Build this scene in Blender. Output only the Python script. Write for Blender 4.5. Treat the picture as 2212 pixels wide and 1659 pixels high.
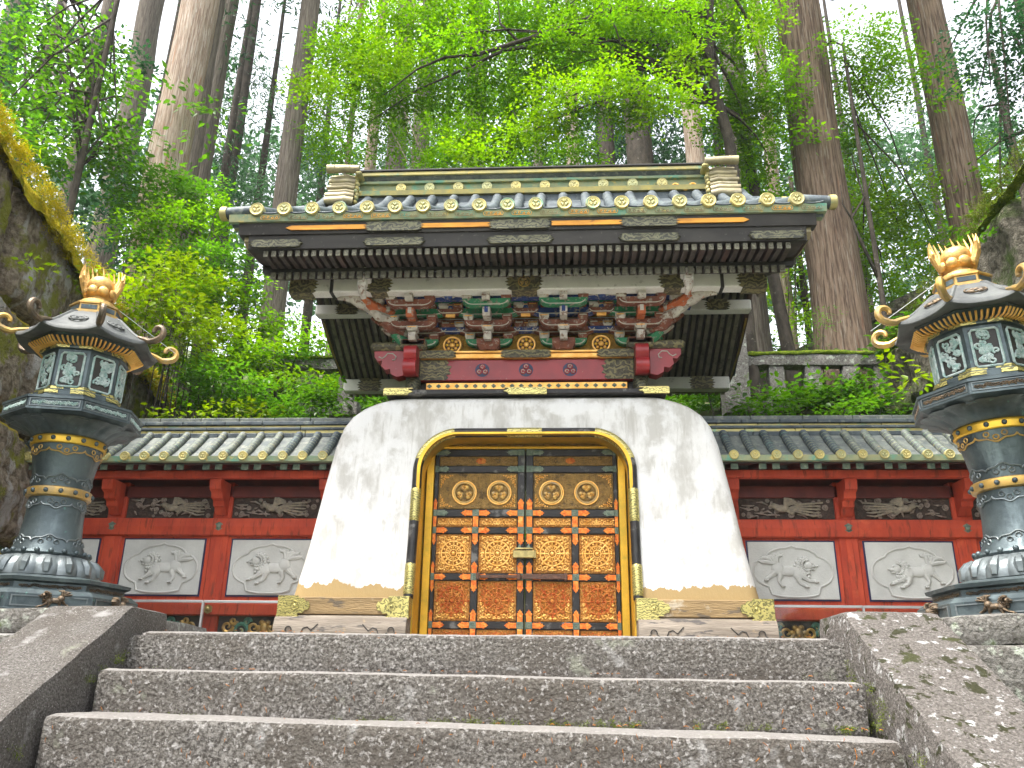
import bpy, math, random
import numpy as np
from mathutils import Vector, Matrix, noise
for o in list(bpy.data.objects):
    bpy.data.objects.remove(o)
random.seed(7)
R = math.radians
PI = math.pi
scene = bpy.context.scene
C = scene.collection

# ------------------------------------------------------------------ camera
EYE = Vector((0.3886, 0.0, -0.223))
PITCH, YAW, ROLL = R(19.909), R(3.539), R(0.794)
cam_d = bpy.data.cameras.new('camera')
cam = bpy.data.objects.new('camera', cam_d)
C.objects.link(cam)
scene.camera = cam
cam_d.sensor_width = 36.0
cam_d.lens = 36.0 * 1795.56 / 2212.0
cam_d.clip_start = 0.05
cam_d.clip_end = 2000.0
_fw = Vector((-math.sin(YAW) * math.cos(PITCH), math.cos(YAW) * math.cos(PITCH), math.sin(PITCH)))
_rt = Vector((math.cos(YAW), math.sin(YAW), 0))
_up = _rt.cross(_fw)
_r2 = _rt * math.cos(ROLL) + _up * math.sin(ROLL)
_u2 = -_rt * math.sin(ROLL) + _up * math.cos(ROLL)
cam.matrix_world = Matrix(((_r2.x, _u2.x, -_fw.x, EYE.x), (_r2.y, _u2.y, -_fw.y, EYE.y), (_r2.z, _u2.z, -_fw.z, EYE.z), (0, 0, 0, 1)))

# ------------------------------------------------------------------ sky and sun (bright overcast)
SUN_DIR = Vector((-0.30, -0.24, 0.92)).normalized()      # towards the sun
world = bpy.data.worlds.new('World')
scene.world = world
world.use_nodes = True
wn, wl = world.node_tree.nodes, world.node_tree.links
wn.clear()
w_out = wn.new('ShaderNodeOutputWorld')
w_bg = wn.new('ShaderNodeBackground')
w_sky = wn.new('ShaderNodeTexSky')
w_sky.sky_type = 'NISHITA'
w_sky.sun_disc = False
w_sky.sun_elevation = math.asin(SUN_DIR.z)
w_sky.sun_rotation = math.atan2(SUN_DIR.x, SUN_DIR.y)
w_sky.air_density = 1.0
w_sky.dust_density = 4.0
w_hsv = wn.new('ShaderNodeHueSaturation')
w_hsv.inputs['Saturation'].default_value = 0.22
w_bg.inputs['Strength'].default_value = 0.15
wl.new(w_sky.outputs[0], w_hsv.inputs['Color'])
wl.new(w_hsv.outputs[0], w_bg.inputs['Color'])
wl.new(w_bg.outputs[0], w_out.inputs['Surface'])
sun_d = bpy.data.lights.new('sun', 'SUN')
sun_d.energy = 1.4
sun_d.angle = R(11)
sun_d.color = (1.0, 0.95, 0.87)
sun = bpy.data.objects.new('sun', sun_d)
C.objects.link(sun)
sun.location = SUN_DIR * 60
sun.rotation_euler = SUN_DIR.to_track_quat('Z', 'Y').to_euler()

vs = scene.view_settings
vs.view_transform = 'Standard'
vs.look = 'None'
vs.exposure = 2.1
vs.gamma = 1.0
vs.use_curve_mapping = False
scene.render.engine = 'CYCLES'
scene.cycles.use_denoising = True
scene.cycles.max_bounces = 6
scene.cycles.diffuse_bounces = 4
scene.cycles.glossy_bounces = 3
scene.cycles.transmission_bounces = 5
scene.cycles.transparent_max_bounces = 8
scene.cycles.volume_bounces = 0
scene.cycles.caustics_reflective = False
scene.cycles.caustics_refractive = False
scene.cycles.sample_clamp_indirect = 6.0


def at(u, v, Y=None, X=None, Z=None):
    """the point on a vertical or level plane of the place that the photograph shows at pixel u, v (2212 wide)"""
    d = _fw + _r2 * ((u - 1106) / 1795.56) - _u2 * ((v - 829.5) / 1795.56)
    if Y is not None:
        t = (Y - EYE.y) / d.y
    elif X is not None:
        t = (X - EYE.x) / d.x
    else:
        t = (Z - EYE.z) / d.z
    return EYE + d * t


# ------------------------------------------------------------------ materials
MATS = {}


def mat(name, c1, c2=None, scale=6.0, lo=0.38, hi=0.62, detail=5.0, rough=0.6, metal=0.0, bump=0.0, bscale=None,
        layers=(), stretch=(1, 1, 1), spec=0.4, rvar=0.0, dist=0.0, rnd=False, coat=0.0):
    m = bpy.data.materials.new(name)
    MATS[name] = m
    m.use_nodes = True
    n, l = m.node_tree.nodes, m.node_tree.links
    b = n['Principled BSDF']
    b.inputs['Roughness'].default_value = rough
    b.inputs['Metallic'].default_value = metal
    b.inputs['Specular IOR Level'].default_value = spec
    b.inputs['Coat Weight'].default_value = coat
    b.inputs['Coat Roughness'].default_value = 0.25
    tc = n.new('ShaderNodeTexCoord')
    oi = n.new('ShaderNodeObjectInfo')
    off = n.new('ShaderNodeVectorMath'); off.operation = 'MULTIPLY_ADD'
    cmb = n.new('ShaderNodeCombineXYZ')
    for k in range(3):
        l.new(oi.outputs['Random'], cmb.inputs[k])
    l.new(cmb.outputs[0], off.inputs[0])
    off.inputs[1].default_value = (37.0, 17.0, 53.0)
    l.new(tc.outputs['Object'], off.inputs[2])
    vec = off.outputs[0]

    def tex(kind, sc, det, st, ds=0.0):
        mp = n.new('ShaderNodeMapping')
        mp.inputs['Scale'].default_value = st
        l.new(vec, mp.inputs[0])
        if kind == 'voronoi':
            t = n.new('ShaderNodeTexVoronoi'); t.inputs['Scale'].default_value = sc
            o = t.outputs['Distance']
        elif kind == 'edge':
            t = n.new('ShaderNodeTexVoronoi'); t.feature = 'DISTANCE_TO_EDGE'; t.inputs['Scale'].default_value = sc
            o = t.outputs['Distance']
        elif kind == 'wave':
            t = n.new('ShaderNodeTexWave'); t.wave_type = 'RINGS'; t.inputs['Scale'].default_value = sc
            t.inputs['Distortion'].default_value = ds or 9.0; t.inputs['Detail'].default_value = det; t.inputs['Detail Scale'].default_value = 1.6
            o = t.outputs['Fac']
        else:
            t = n.new('ShaderNodeTexNoise'); t.inputs['Scale'].default_value = sc
            t.inputs['Detail'].default_value = det; t.inputs['Distortion'].default_value = ds
            t.inputs['Roughness'].default_value = 0.62
            o = t.outputs['Fac']
        l.new(mp.outputs[0], t.inputs['Vector'])
        return o

    def rng(sock, a, z, inv=False):
        r = n.new('ShaderNodeMapRange')
        r.inputs['From Min'].default_value = a
        r.inputs['From Max'].default_value = z
        if inv:
            r.inputs['To Min'].default_value = 1.0; r.inputs['To Max'].default_value = 0.0
        l.new(sock, r.inputs['Value'])
        return r.outputs[0]
    base = tex('noise', scale, detail, stretch, dist)
    mix = n.new('ShaderNodeMix'); mix.data_type = 'RGBA'
    mix.inputs['A'].default_value = (*c1, 1)
    mix.inputs['B'].default_value = (*(c2 or c1), 1)
    l.new(rng(base, lo, hi), mix.inputs['Factor'])
    col = mix.outputs['Result']
    for ly in layers:
        kind = ly.get('kind', 'noise')
        if kind == 'low':        # a worn band low on the thing: height plus noise
            sx = n.new('ShaderNodeSeparateXYZ'); l.new(tc.outputs['Object'], sx.inputs[0])
            nz = tex('noise', ly.get('scale', 4), ly.get('detail', 8), ly.get('stretch', (1, 1, 1)))
            ma = n.new('ShaderNodeMath'); ma.operation = 'MULTIPLY_ADD'
            l.new(nz, ma.inputs[0]); ma.inputs[1].default_value = ly.get('amp', 0.3)
            l.new(sx.outputs['Z'], ma.inputs[2])
            fac = rng(ma.outputs[0], ly['lo'], ly['hi'], True)
        elif kind == 'up':       # tints faces that look up: moss, stain, and a painted highlight on the treads
            ge = n.new('ShaderNodeNewGeometry'); sx = n.new('ShaderNodeSeparateXYZ'); l.new(ge.outputs['Normal'], sx.inputs[0])
            nz = tex('noise', ly.get('scale', 4), ly.get('detail', 8), ly.get('stretch', (1, 1, 1)))
            ma = n.new('ShaderNodeMath'); ma.operation = 'MULTIPLY_ADD'
            l.new(nz, ma.inputs[0]); ma.inputs[1].default_value = ly.get('amp', 1.0)
            l.new(sx.outputs['Z'], ma.inputs[2])
            fac = rng(ma.outputs[0], ly['lo'], ly['hi'])
        elif kind == 'random':
            fac = rng(oi.outputs['Random'], ly['lo'], ly['hi'])
        else:
            fac = rng(tex(kind, ly.get('scale', 4), ly.get('detail', 6), ly.get('stretch', (1, 1, 1)), ly.get('dist', 0)), ly['lo'], ly['hi'])
        if 'fac' in ly:
            mu = n.new('ShaderNodeMath'); mu.operation = 'MULTIPLY'; l.new(fac, mu.inputs[0]); mu.inputs[1].default_value = ly['fac']
            fac = mu.outputs[0]
        mx = n.new('ShaderNodeMix'); mx.data_type = 'RGBA'
        l.new(fac, mx.inputs['Factor']); l.new(col, mx.inputs['A']); mx.inputs['B'].default_value = (*ly['col'], 1)
        col = mx.outputs['Result']
        if 'metal' in ly or 'rough' in ly:
            for key, ip in (('metal', 'Metallic'), ('rough', 'Roughness')):
                if key in ly:
                    mm = n.new('ShaderNodeMix'); l.new(fac, mm.inputs[0])
                    mm.inputs[2].default_value = b.inputs[ip].default_value; mm.inputs[3].default_value = ly[key]
                    l.new(mm.outputs[0], b.inputs[ip])
    l.new(col, b.inputs['Base Color'])
    if bump:
        bp = n.new('ShaderNodeBump')
        bp.inputs['Strength'].default_value = min(bump, 1.0)
        bp.inputs['Distance'].default_value = 0.02 * max(1.0, bump)
        l.new(tex('noise', bscale or scale * 3, 6, stretch), bp.inputs['Height'])
        l.new(bp.outputs[0], b.inputs['Normal'])
    return m


def leafmat(name, ca, cb, trans, tw=0.55, rough=0.45):
    m = bpy.data.materials.new(name); MATS[name] = m
    m.use_nodes = True
    n, l = m.node_tree.nodes, m.node_tree.links
    n.clear()
    out = n.new('ShaderNodeOutputMaterial')
    ge = n.new('ShaderNodeNewGeometry')
    mx = n.new('ShaderNodeMix'); mx.data_type = 'RGBA'
    mx.inputs['A'].default_value = (*ca, 1); mx.inputs['B'].default_value = (*cb, 1)
    l.new(ge.outputs['Random Per Island'], mx.inputs['Factor'])
    tn = n.new('ShaderNodeTexNoise'); tn.inputs['Scale'].default_value = 0.9; tn.inputs['Detail'].default_value = 3
    tg = n.new('ShaderNodeTexCoord'); l.new(tg.outputs['Object'], tn.inputs['Vector'])
    tr = n.new('ShaderNodeMapRange'); tr.inputs['From Min'].default_value = .35; tr.inputs['From Max'].default_value = .65; tr.inputs['To Min'].default_value = .55; tr.inputs['To Max'].default_value = 1.25
    l.new(tn.outputs['Fac'], tr.inputs['Value'])
    hs = n.new('ShaderNodeHueSaturation'); l.new(tr.outputs[0], hs.inputs['Value']); l.new(mx.outputs['Result'], hs.inputs['Color'])
    hs.inputs['Saturation'].default_value = 1.08
    p = n.new('ShaderNodeBsdfPrincipled'); p.inputs['Roughness'].default_value = rough; p.inputs['Specular IOR Level'].default_value = 0.3
    l.new(hs.outputs[0], p.inputs['Base Color'])
    t = n.new('ShaderNodeBsdfTranslucent')
    mt = n.new('ShaderNodeMix'); mt.data_type = 'RGBA'; mt.blend_type = 'MULTIPLY'; mt.inputs['Factor'].default_value = 1.0
    l.new(hs.outputs[0], mt.inputs['A']); mt.inputs['B'].default_value = (*trans, 1)
    l.new(mt.outputs['Result'], t.inputs['Color'])
    s = n.new('ShaderNodeMixShader'); s.inputs[0].default_value = tw
    l.new(p.outputs[0], s.inputs[1]); l.new(t.outputs[0], s.inputs[2]); l.new(s.outputs[0], out.inputs['Surface'])
    return m


GRN = dict(kind='noise')
mat('granite', (0.070, 0.062, 0.055), (0.24, 0.225, 0.205), scale=75, lo=0.40, hi=0.60, rough=0.9, bump=1.6, bscale=60, spec=0.2, layers=(
    dict(kind='noise', scale=2.2, lo=0.40, hi=0.66, col=(0.10, 0.085, 0.07), fac=0.75),
    dict(kind='noise', scale=48, lo=0.56, hi=0.62, col=(0.42, 0.40, 0.38), fac=0.7, detail=8),
    dict(kind='noise', scale=7, lo=0.60, hi=0.70, col=(0.45, 0.44, 0.425), fac=0.6, detail=10),
    dict(kind='up', scale=9, lo=0.75, hi=1.25, amp=0.8, col=(0.36, 0.34, 0.32), fac=0.6),  # treads painted lighter than the risers, a highlight put into the colour
    dict(kind='noise', scale=5, lo=0.64, hi=0.70, col=(0.30, 0.31, 0.24), fac=0.6, detail=9)))
mat('granite_kerb', (0.085, 0.076, 0.068), (0.22, 0.205, 0.19), scale=120, lo=0.38, hi=0.62, rough=0.9, bump=1.6, bscale=60, spec=0.2, layers=(
    dict(kind='noise', scale=2.2, lo=0.40, hi=0.66, col=(0.10, 0.085, 0.07), fac=0.75),
    dict(kind='noise', scale=130, lo=0.60, hi=0.66, col=(0.46, 0.44, 0.42), fac=0.9),
    dict(kind='noise', scale=7, lo=0.60, hi=0.70, col=(0.45, 0.44, 0.425), fac=0.6, detail=10),
    dict(kind='noise', scale=5, lo=0.64, hi=0.70, col=(0.30, 0.31, 0.24), fac=0.6, detail=9)))
mat('granite_lichen', (0.085, 0.075, 0.066), (0.20, 0.18, 0.165), scale=90, lo=0.35, hi=0.65, rough=0.92, bump=1.6, bscale=55, spec=0.2, layers=(
    dict(kind='noise', scale=100, lo=0.58, hi=0.65, col=(0.38, 0.36, 0.34), fac=0.6),
    dict(kind='noise', scale=20, lo=0.58, hi=0.63, col=(0.50, 0.495, 0.485), fac=0.8, detail=8),
    dict(kind='noise', scale=10, lo=0.57, hi=0.60, col=(0.035, 0.036, 0.014), fac=0.95, detail=9, dist=0.4),
    dict(kind='noise', scale=6, lo=0.61, hi=0.64, col=(0.045, 0.050, 0.014), fac=0.9, detail=9, dist=0.4)))
mat('granite_wall', (0.12, 0.11, 0.095), (0.27, 0.255, 0.235), scale=40, lo=0.35, hi=0.65, rough=0.92, bump=1.6, bscale=45, spec=0.2, layers=(
    dict(kind='noise', scale=14, lo=0.55, hi=0.63, col=(0.50, 0.54, 0.45), fac=0.7, detail=9),
    dict(kind='noise', scale=7, lo=0.62, hi=0.68, col=(0.09, 0.12, 0.03), fac=0.8, detail=9)))
mat('mossy_rock', (0.12, 0.095, 0.065), (0.31, 0.26, 0.195), scale=14, lo=0.38, hi=0.62, rough=0.95, bump=4.0, bscale=22, spec=0.15, layers=(
    dict(kind='noise', scale=3.0, lo=0.54, hi=0.60, col=(0.42, 0.41, 0.38), fac=0.85, detail=10, stretch=(1, 1, 0.45)),
    dict(kind='noise', scale=2.6, lo=0.52, hi=0.58, col=(0.19, 0.20, 0.02), fac=0.85, detail=10),
    dict(kind='noise', scale=26, lo=0.6, hi=0.7, col=(0.2, 0.19, 0.16), fac=0.5),
    dict(kind='up', scale=5, lo=0.85, hi=1.15, amp=0.8, col=(0.46, 0.36, 0.02), fac=0.95)))
mat('mossy_rock_dark', (0.075, 0.068, 0.05), (0.21, 0.19, 0.15), scale=14, lo=0.38, hi=0.62, rough=0.95, bump=4.0, bscale=22, spec=0.15, layers=(
    dict(kind='noise', scale=3.0, lo=0.60, hi=0.70, col=(0.26, 0.25, 0.23), fac=0.6, detail=9, stretch=(1, 1, 0.5)),
    dict(kind='noise', scale=1.6, lo=0.48, hi=0.60, col=(0.07, 0.12, 0.018), fac=0.8, detail=9),
    dict(kind='up', scale=5, lo=0.75, hi=1.1, amp=0.8, col=(0.16, 0.26, 0.02), fac=0.95)))
mat('moss', (0.10, 0.17, 0.015), (0.24, 0.30, 0.025), scale=30, rough=0.95, bump=1.5, bscale=60, spec=0.1)
mat('yellow_moss', (0.30, 0.28, 0.015), (0.52, 0.41, 0.02), scale=14, rough=0.95, bump=1.5, bscale=60, spec=0.1, layers=(
    dict(kind='noise', scale=4, lo=0.55, hi=0.66, col=(0.16, 0.20, 0.02), fac=0.9),))
mat('earth', (0.06, 0.05, 0.03), (0.12, 0.10, 0.06), scale=3, rough=0.95, bump=1.0, bscale=14, spec=0.1, layers=(
    dict(kind='noise', scale=1.2, lo=0.40, hi=0.58, col=(0.05, 0.10, 0.02), fac=0.9, detail=9),))
mat('paving', (0.22, 0.21, 0.20), (0.34, 0.33, 0.31), scale=40, rough=0.9, bump=0.8, bscale=60, spec=0.2)
mat('plaster', (0.72, 0.71, 0.685), (0.52, 0.505, 0.47), scale=3.4, lo=0.46, hi=0.60, detail=9, rough=0.85, bump=0.25, bscale=30, spec=0.15, stretch=(1.3, 1.3, 0.55), layers=(
    dict(kind='noise', scale=12, lo=0.54, hi=0.64, col=(0.44, 0.42, 0.38), fac=0.5, stretch=(2.2, 2.2, 0.16), detail=9),
    dict(kind='noise', scale=2.6, lo=0.50, hi=0.58, col=(0.75, 0.745, 0.73), fac=0.8, detail=10),
    dict(kind='up', scale=5, lo=0.92, hi=1.55, amp=1.0, col=(0.34, 0.315, 0.26), fac=0.85, stretch=(2.0, 1, 1)),
    dict(kind='low', scale=5.5, lo=0.885, hi=0.890, amp=0.36, detail=10, stretch=(1, 1, 0.35), col=(0.37, 0.265, 0.125))))
mat('old_wood', (0.33, 0.225, 0.105), (0.23, 0.155, 0.072), scale=5, rough=0.75, bump=0.6, bscale=24, stretch=(0.35, 1, 3), layers=(
    dict(kind='noise', scale=5, lo=0.58, hi=0.62, col=(0.09, 0.075, 0.06), fac=0.8, stretch=(0.6, 1, 2.2), detail=9),
    dict(kind='noise', scale=3, lo=0.60, hi=0.66, col=(0.52, 0.46, 0.36), fac=0.7, detail=9)))
mat('grey_wood', (0.17, 0.14, 0.11), (0.27, 0.23, 0.185), scale=5, rough=0.8, bump=0.6, bscale=24, stretch=(0.35, 1, 3), layers=(
    dict(kind='noise', scale=4, lo=0.57, hi=0.61, col=(0.06, 0.055, 0.055), fac=0.85, stretch=(0.5, 1, 2.6), detail=9),
    dict(kind='noise', scale=3, lo=0.60, hi=0.66, col=(0.48, 0.34, 0.16), fac=0.7, detail=9)))
mat('black_lacquer', (0.018, 0.017, 0.017), (0.035, 0.032, 0.03), scale=6, rough=0.42, spec=0.3, layers=(
    dict(kind='noise', scale=6, lo=0.57, hi=0.66, col=(0.22, 0.215, 0.20), fac=0.75, rough=0.7, detail=9),))
mat('black_board', (0.022, 0.019, 0.017), (0.045, 0.040, 0.035), scale=5, rough=0.5, stretch=(0.4, 1, 1), layers=(
    dict(kind='noise', scale=20, lo=0.62, hi=0.70, col=(0.16, 0.15, 0.13), fac=0.5),))
mat('rafter_wood', (0.045, 0.036, 0.030), (0.085, 0.068, 0.058), scale=9, rough=0.6, layers=(
    dict(kind='noise', scale=30, lo=0.62, hi=0.70, col=(0.20, 0.18, 0.16), fac=0.5),
    dict(kind='random', lo=0.6, hi=1.0, col=(0.095, 0.05, 0.04), fac=0.7)))
mat('rafter_cap', (0.12, 0.115, 0.085), (0.20, 0.19, 0.135), scale=30, rough=0.5, metal=0.4, layers=(
    dict(kind='noise', scale=40, lo=0.55, hi=0.62, col=(0.07, 0.065, 0.045), fac=0.8),))
mat('rafter_pale', (0.15, 0.13, 0.10), (0.24, 0.21, 0.165), scale=7, rough=0.6, layers=(
    dict(kind='noise', scale=9, lo=0.56, hi=0.66, col=(0.05, 0.045, 0.04), fac=0.7),))
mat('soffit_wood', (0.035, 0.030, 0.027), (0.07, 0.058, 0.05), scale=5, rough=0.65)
mat('gold', (0.98, 0.58, 0.17), (0.84, 0.42, 0.09), scale=9, rough=0.40, metal=0.55, bump=0.3, bscale=40)
mat('gold_old', (0.80, 0.50, 0.17), (0.55, 0.32, 0.10), scale=12, rough=0.45, metal=0.6, bump=0.3, bscale=50, layers=(
    dict(kind='noise', scale=16, lo=0.60, hi=0.68, col=(0.26, 0.15, 0.06), fac=0.7),))
mat('gold_bright', (0.80, 0.48, 0.055), (0.58, 0.36, 0.045), scale=3, rough=0.40, metal=0.72, bump=0.1, bscale=20, layers=(
    dict(kind='noise', scale=7, lo=0.55, hi=0.7, col=(0.42, 0.33, 0.05), fac=0.6),))
mat('gold_panel', (0.92, 0.47, 0.13), (0.76, 0.30, 0.06), scale=34, lo=0.42, hi=0.58, rough=0.45, metal=0.35, bump=2.0, bscale=75, layers=(
    dict(kind='voronoi', scale=60, lo=0.45, hi=0.62, col=(0.34, 0.12, 0.025), fac=0.5),
    dict(kind='noise', scale=3.5, lo=0.56, hi=0.66, col=(0.66, 0.19, 0.04), fac=0.4, detail=8)))
mat('gold_dark', (0.30, 0.195, 0.075), (0.50, 0.32, 0.11), scale=24, rough=0.45, metal=0.6, bump=1.4, bscale=60, layers=(
    dict(kind='noise', scale=12, lo=0.55, hi=0.64, col=(0.10, 0.075, 0.05), fac=0.8),))
mat('gold_lattice', (0.62, 0.36, 0.07), (0.42, 0.24, 0.05), scale=18, rough=0.45, metal=0.55, bump=1.0, bscale=90, layers=(
    dict(kind='edge', scale=26, lo=0.05, hi=0.0, col=(0.16, 0.09, 0.02), fac=0.6),))
mat('red_gilt', (0.80, 0.16, 0.03), (0.92, 0.34, 0.06), scale=26, rough=0.45, metal=0.45, bump=0.8, bscale=50, layers=(
    dict(kind='noise', scale=14, lo=0.60, hi=0.68, col=(0.95, 0.60, 0.16), fac=0.8),))
mat('red_gold', (0.66, 0.13, 0.03), (0.86, 0.36, 0.08), scale=20, rough=0.45, metal=0.35, bump=1.6, bscale=60)
mat('verdigris', (0.10, 0.15, 0.12), (0.22, 0.26, 0.19), scale=20, rough=0.6, metal=0.3, bump=0.5, bscale=40)
mat('brass_plate', (0.66, 0.57, 0.20), (0.48, 0.42, 0.15), scale=12, rough=0.36, metal=0.7, layers=(
    dict(kind='wave', scale=15, lo=0.38, hi=0.24, detail=2, dist=10, col=(0.14, 0.13, 0.05), fac=0.9, metal=0.3),))
mat('dull_plate', (0.10, 0.097, 0.062), (0.17, 0.165, 0.10), scale=12, rough=0.5, metal=0.5, layers=(
    dict(kind='wave', scale=9, lo=0.44, hi=0.28, detail=2, dist=11, col=(0.03, 0.03, 0.022), fac=0.92, metal=0.0),))
mat('brass', (0.50, 0.40, 0.16), (0.30, 0.24, 0.10), scale=14, rough=0.4, metal=0.85)
mat('iron_rust', (0.20, 0.10, 0.065), (0.11, 0.07, 0.055), scale=24, rough=0.75, metal=0.3, bump=0.4, bscale=60)
mat('crimson', (0.36, 0.022, 0.025), (0.27, 0.018, 0.022), scale=4, rough=0.36, spec=0.5, layers=(
    dict(kind='noise', scale=22, lo=0.66, hi=0.71, col=(0.42, 0.16, 0.12), fac=0.6),))
mat('vermilion', (0.55, 0.080, 0.036), (0.40, 0.052, 0.027), scale=4, rough=0.6, spec=0.25, stretch=(1, 1, 0.4), layers=(
    dict(kind='noise', scale=9, lo=0.55, hi=0.66, col=(0.14, 0.035, 0.02), fac=0.75, stretch=(2.5, 1, 0.4), detail=9),
    dict(kind='noise', scale=3, lo=0.60, hi=0.72, col=(0.68, 0.14, 0.06), fac=0.6)))
mat('maroon', (0.15, 0.030, 0.022), (0.10, 0.022, 0.018), scale=5, rough=0.55)
PAINT = (dict(kind='noise', scale=22, lo=0.54, hi=0.62, col=(0.36, 0.30, 0.25), fac=0.85, detail=8),
         dict(kind='noise', scale=8, lo=0.60, hi=0.68, col=(0.13, 0.085, 0.06), fac=0.7, detail=8))
mat('paint_green', (0.035, 0.19, 0.085), (0.05, 0.26, 0.13), scale=8, rough=0.6, layers=PAINT, spec=0.25)
mat('paint_blue', (0.022, 0.045, 0.17), (0.035, 0.07, 0.24), scale=8, rough=0.6, layers=PAINT, spec=0.25)
mat('paint_brown', (0.25, 0.085, 0.05), (0.16, 0.06, 0.04), scale=8, rough=0.65, layers=PAINT, spec=0.25)
mat('paint_white', (0.60, 0.56, 0.50), (0.42, 0.38, 0.33), scale=12, rough=0.75, spec=0.2, layers=(
    dict(kind='noise', scale=18, lo=0.54, hi=0.60, col=(0.20, 0.11, 0.075), fac=0.85, detail=8),
    dict(kind='noise', scale=10, lo=0.62, hi=0.68, col=(0.45, 0.13, 0.05), fac=0.7, detail=8)))
mat('paint_orange', (0.52, 0.14, 0.05), (0.40, 0.10, 0.04), scale=12, rough=0.7, layers=PAINT, spec=0.25)
mat('outline_white', (0.62, 0.58, 0.50), (0.48, 0.45, 0.40), scale=20, rough=0.7, spec=0.2)
mat('white_beam', (0.80, 0.78, 0.74), (0.72, 0.70, 0.66), scale=4, rough=0.8, spec=0.2, layers=(
    dict(kind='wave', scale=34, lo=0.30, hi=0.18, dist=6, detail=2, col=(0.60, 0.57, 0.52), fac=0.5),
    dict(kind='noise', scale=8, lo=0.64, hi=0.70, col=(0.36, 0.34, 0.30), fac=0.6)))
mat('brocade', (0.05, 0.045, 0.03), (0.12, 0.105, 0.065), scale=30, rough=0.6, layers=(
    dict(kind='wave', scale=7, lo=0.45, hi=0.25, dist=12, detail=2, col=(0.26, 0.22, 0.10), fac=0.8),))
mat('copper_tile', (0.050, 0.064, 0.076), (0.10, 0.122, 0.132), scale=5, rough=0.6, metal=0.1, bump=0.3, bscale=24, layers=(
    dict(kind='noise', scale=12, lo=0.56, hi=0.66, col=(0.22, 0.24, 0.21), fac=0.6, detail=8),
    dict(kind='noise', scale=4, lo=0.60, hi=0.70, col=(0.03, 0.036, 0.048), fac=0.8)))
mat('copper_tile_pale', (0.085, 0.10, 0.10), (0.165, 0.18, 0.16), scale=7, rough=0.6, metal=0.1, bump=0.4, bscale=24, layers=(
    dict(kind='noise', scale=16, lo=0.55, hi=0.64, col=(0.28, 0.28, 0.23), fac=0.7, detail=8),
    dict(kind='noise', scale=5, lo=0.58, hi=0.68, col=(0.09, 0.115, 0.12), fac=0.8)))
mat('copper_edge', (0.22, 0.30, 0.20), (0.36, 0.36, 0.20), scale=6, rough=0.55, metal=0.25, layers=(
    dict(kind='noise', scale=4, lo=0.54, hi=0.64, col=(0.13, 0.36, 0.27), fac=0.8),
    dict(kind='noise', scale=9, lo=0.60, hi=0.68, col=(0.62, 0.46, 0.12), fac=0.8)))
mat('ridge_gold', (0.56, 0.47, 0.17), (0.40, 0.36, 0.17), scale=5, rough=0.48, metal=0.35, layers=(
    dict(kind='noise', scale=3.5, lo=0.56, hi=0.66, col=(0.16, 0.36, 0.27), fac=0.8),
    dict(kind='noise', scale=12, lo=0.6, hi=0.68, col=(0.72, 0.50, 0.10), fac=0.8)))
mat('ridge_bronze', (0.42, 0.36, 0.20), (0.27, 0.23, 0.15), scale=5, rough=0.5, metal=0.4, bump=0.3, bscale=20, layers=(
    dict(kind='noise', scale=4, lo=0.58, hi=0.7, col=(0.55, 0.50, 0.36), fac=0.8, stretch=(1, 1, 3)),))
mat('crest_gold', (0.66, 0.56, 0.22), (0.46, 0.42, 0.20), scale=16, rough=0.45, metal=0.4, layers=(
    dict(kind='random', lo=0.45, hi=0.75, col=(0.34, 0.42, 0.27), fac=0.45),
    dict(kind='noise', scale=30, lo=0.6, hi=0.68, col=(0.25, 0.28, 0.16), fac=0.6)))
mat('bronze', (0.052, 0.068, 0.075), (0.105, 0.132, 0.138), scale=5, rough=0.42, metal=0.55, bump=0.15, bscale=30, layers=(
    dict(kind='noise', scale=4, lo=0.56, hi=0.70, col=(0.21, 0.26, 0.27), fac=0.75, stretch=(1.6, 1.6, 0.35), detail=9),
    dict(kind='noise', scale=22, lo=0.64, hi=0.70, col=(0.12, 0.26, 0.22), fac=0.6)))
mat('bronze_pale', (0.12, 0.14, 0.145), (0.20, 0.225, 0.23), scale=6, rough=0.42, metal=0.5, bump=0.15, bscale=30, layers=(
    dict(kind='noise', scale=9, lo=0.56, hi=0.66, col=(0.05, 0.065, 0.07), fac=0.7),))
mat('bronze_roof', (0.075, 0.08, 0.08), (0.125, 0.13, 0.125), scale=5, rough=0.62, metal=0.2, bump=0.15, bscale=30, spec=0.25, layers=(
    dict(kind='noise', scale=7, lo=0.56, hi=0.68, col=(0.15, 0.16, 0.155), fac=0.6, detail=9),))
mat('gold_strip', (0.60, 0.28, 0.04), (0.36, 0.16, 0.03), scale=4, rough=0.42, metal=0.6, stretch=(.6, 1, 3), layers=(
    dict(kind='noise', scale=6, lo=0.60, hi=0.68, col=(0.10, 0.05, 0.03), fac=0.8, detail=9),))
mat('bronze_verdigris', (0.28, 0.42, 0.39), (0.55, 0.62, 0.60), scale=26, rough=0.6, metal=0.2, bump=0.4, bscale=60)
mat('bronze_gilt', (0.62, 0.38, 0.10), (0.34, 0.24, 0.11), scale=9, rough=0.42, metal=0.6, layers=(
    dict(kind='noise', scale=14, lo=0.58, hi=0.68, col=(0.30, 0.25, 0.19), fac=0.8),))
mat('bronze_brown', (0.20, 0.14, 0.085), (0.10, 0.08, 0.06), scale=14, rough=0.45, metal=0.55, bump=0.3, bscale=50)
mat('relief_stone', (0.60, 0.60, 0.565), (0.50, 0.50, 0.47), scale=3, rough=0.85, bump=0.2, bscale=50, spec=0.15, layers=(
    dict(kind='noise', scale=50, lo=0.66, hi=0.72, col=(0.36, 0.35, 0.32), fac=0.6),))
mat('panel_edge', (0.018, 0.022, 0.065), (0.03, 0.032, 0.09), scale=6, rough=0.4)
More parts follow.
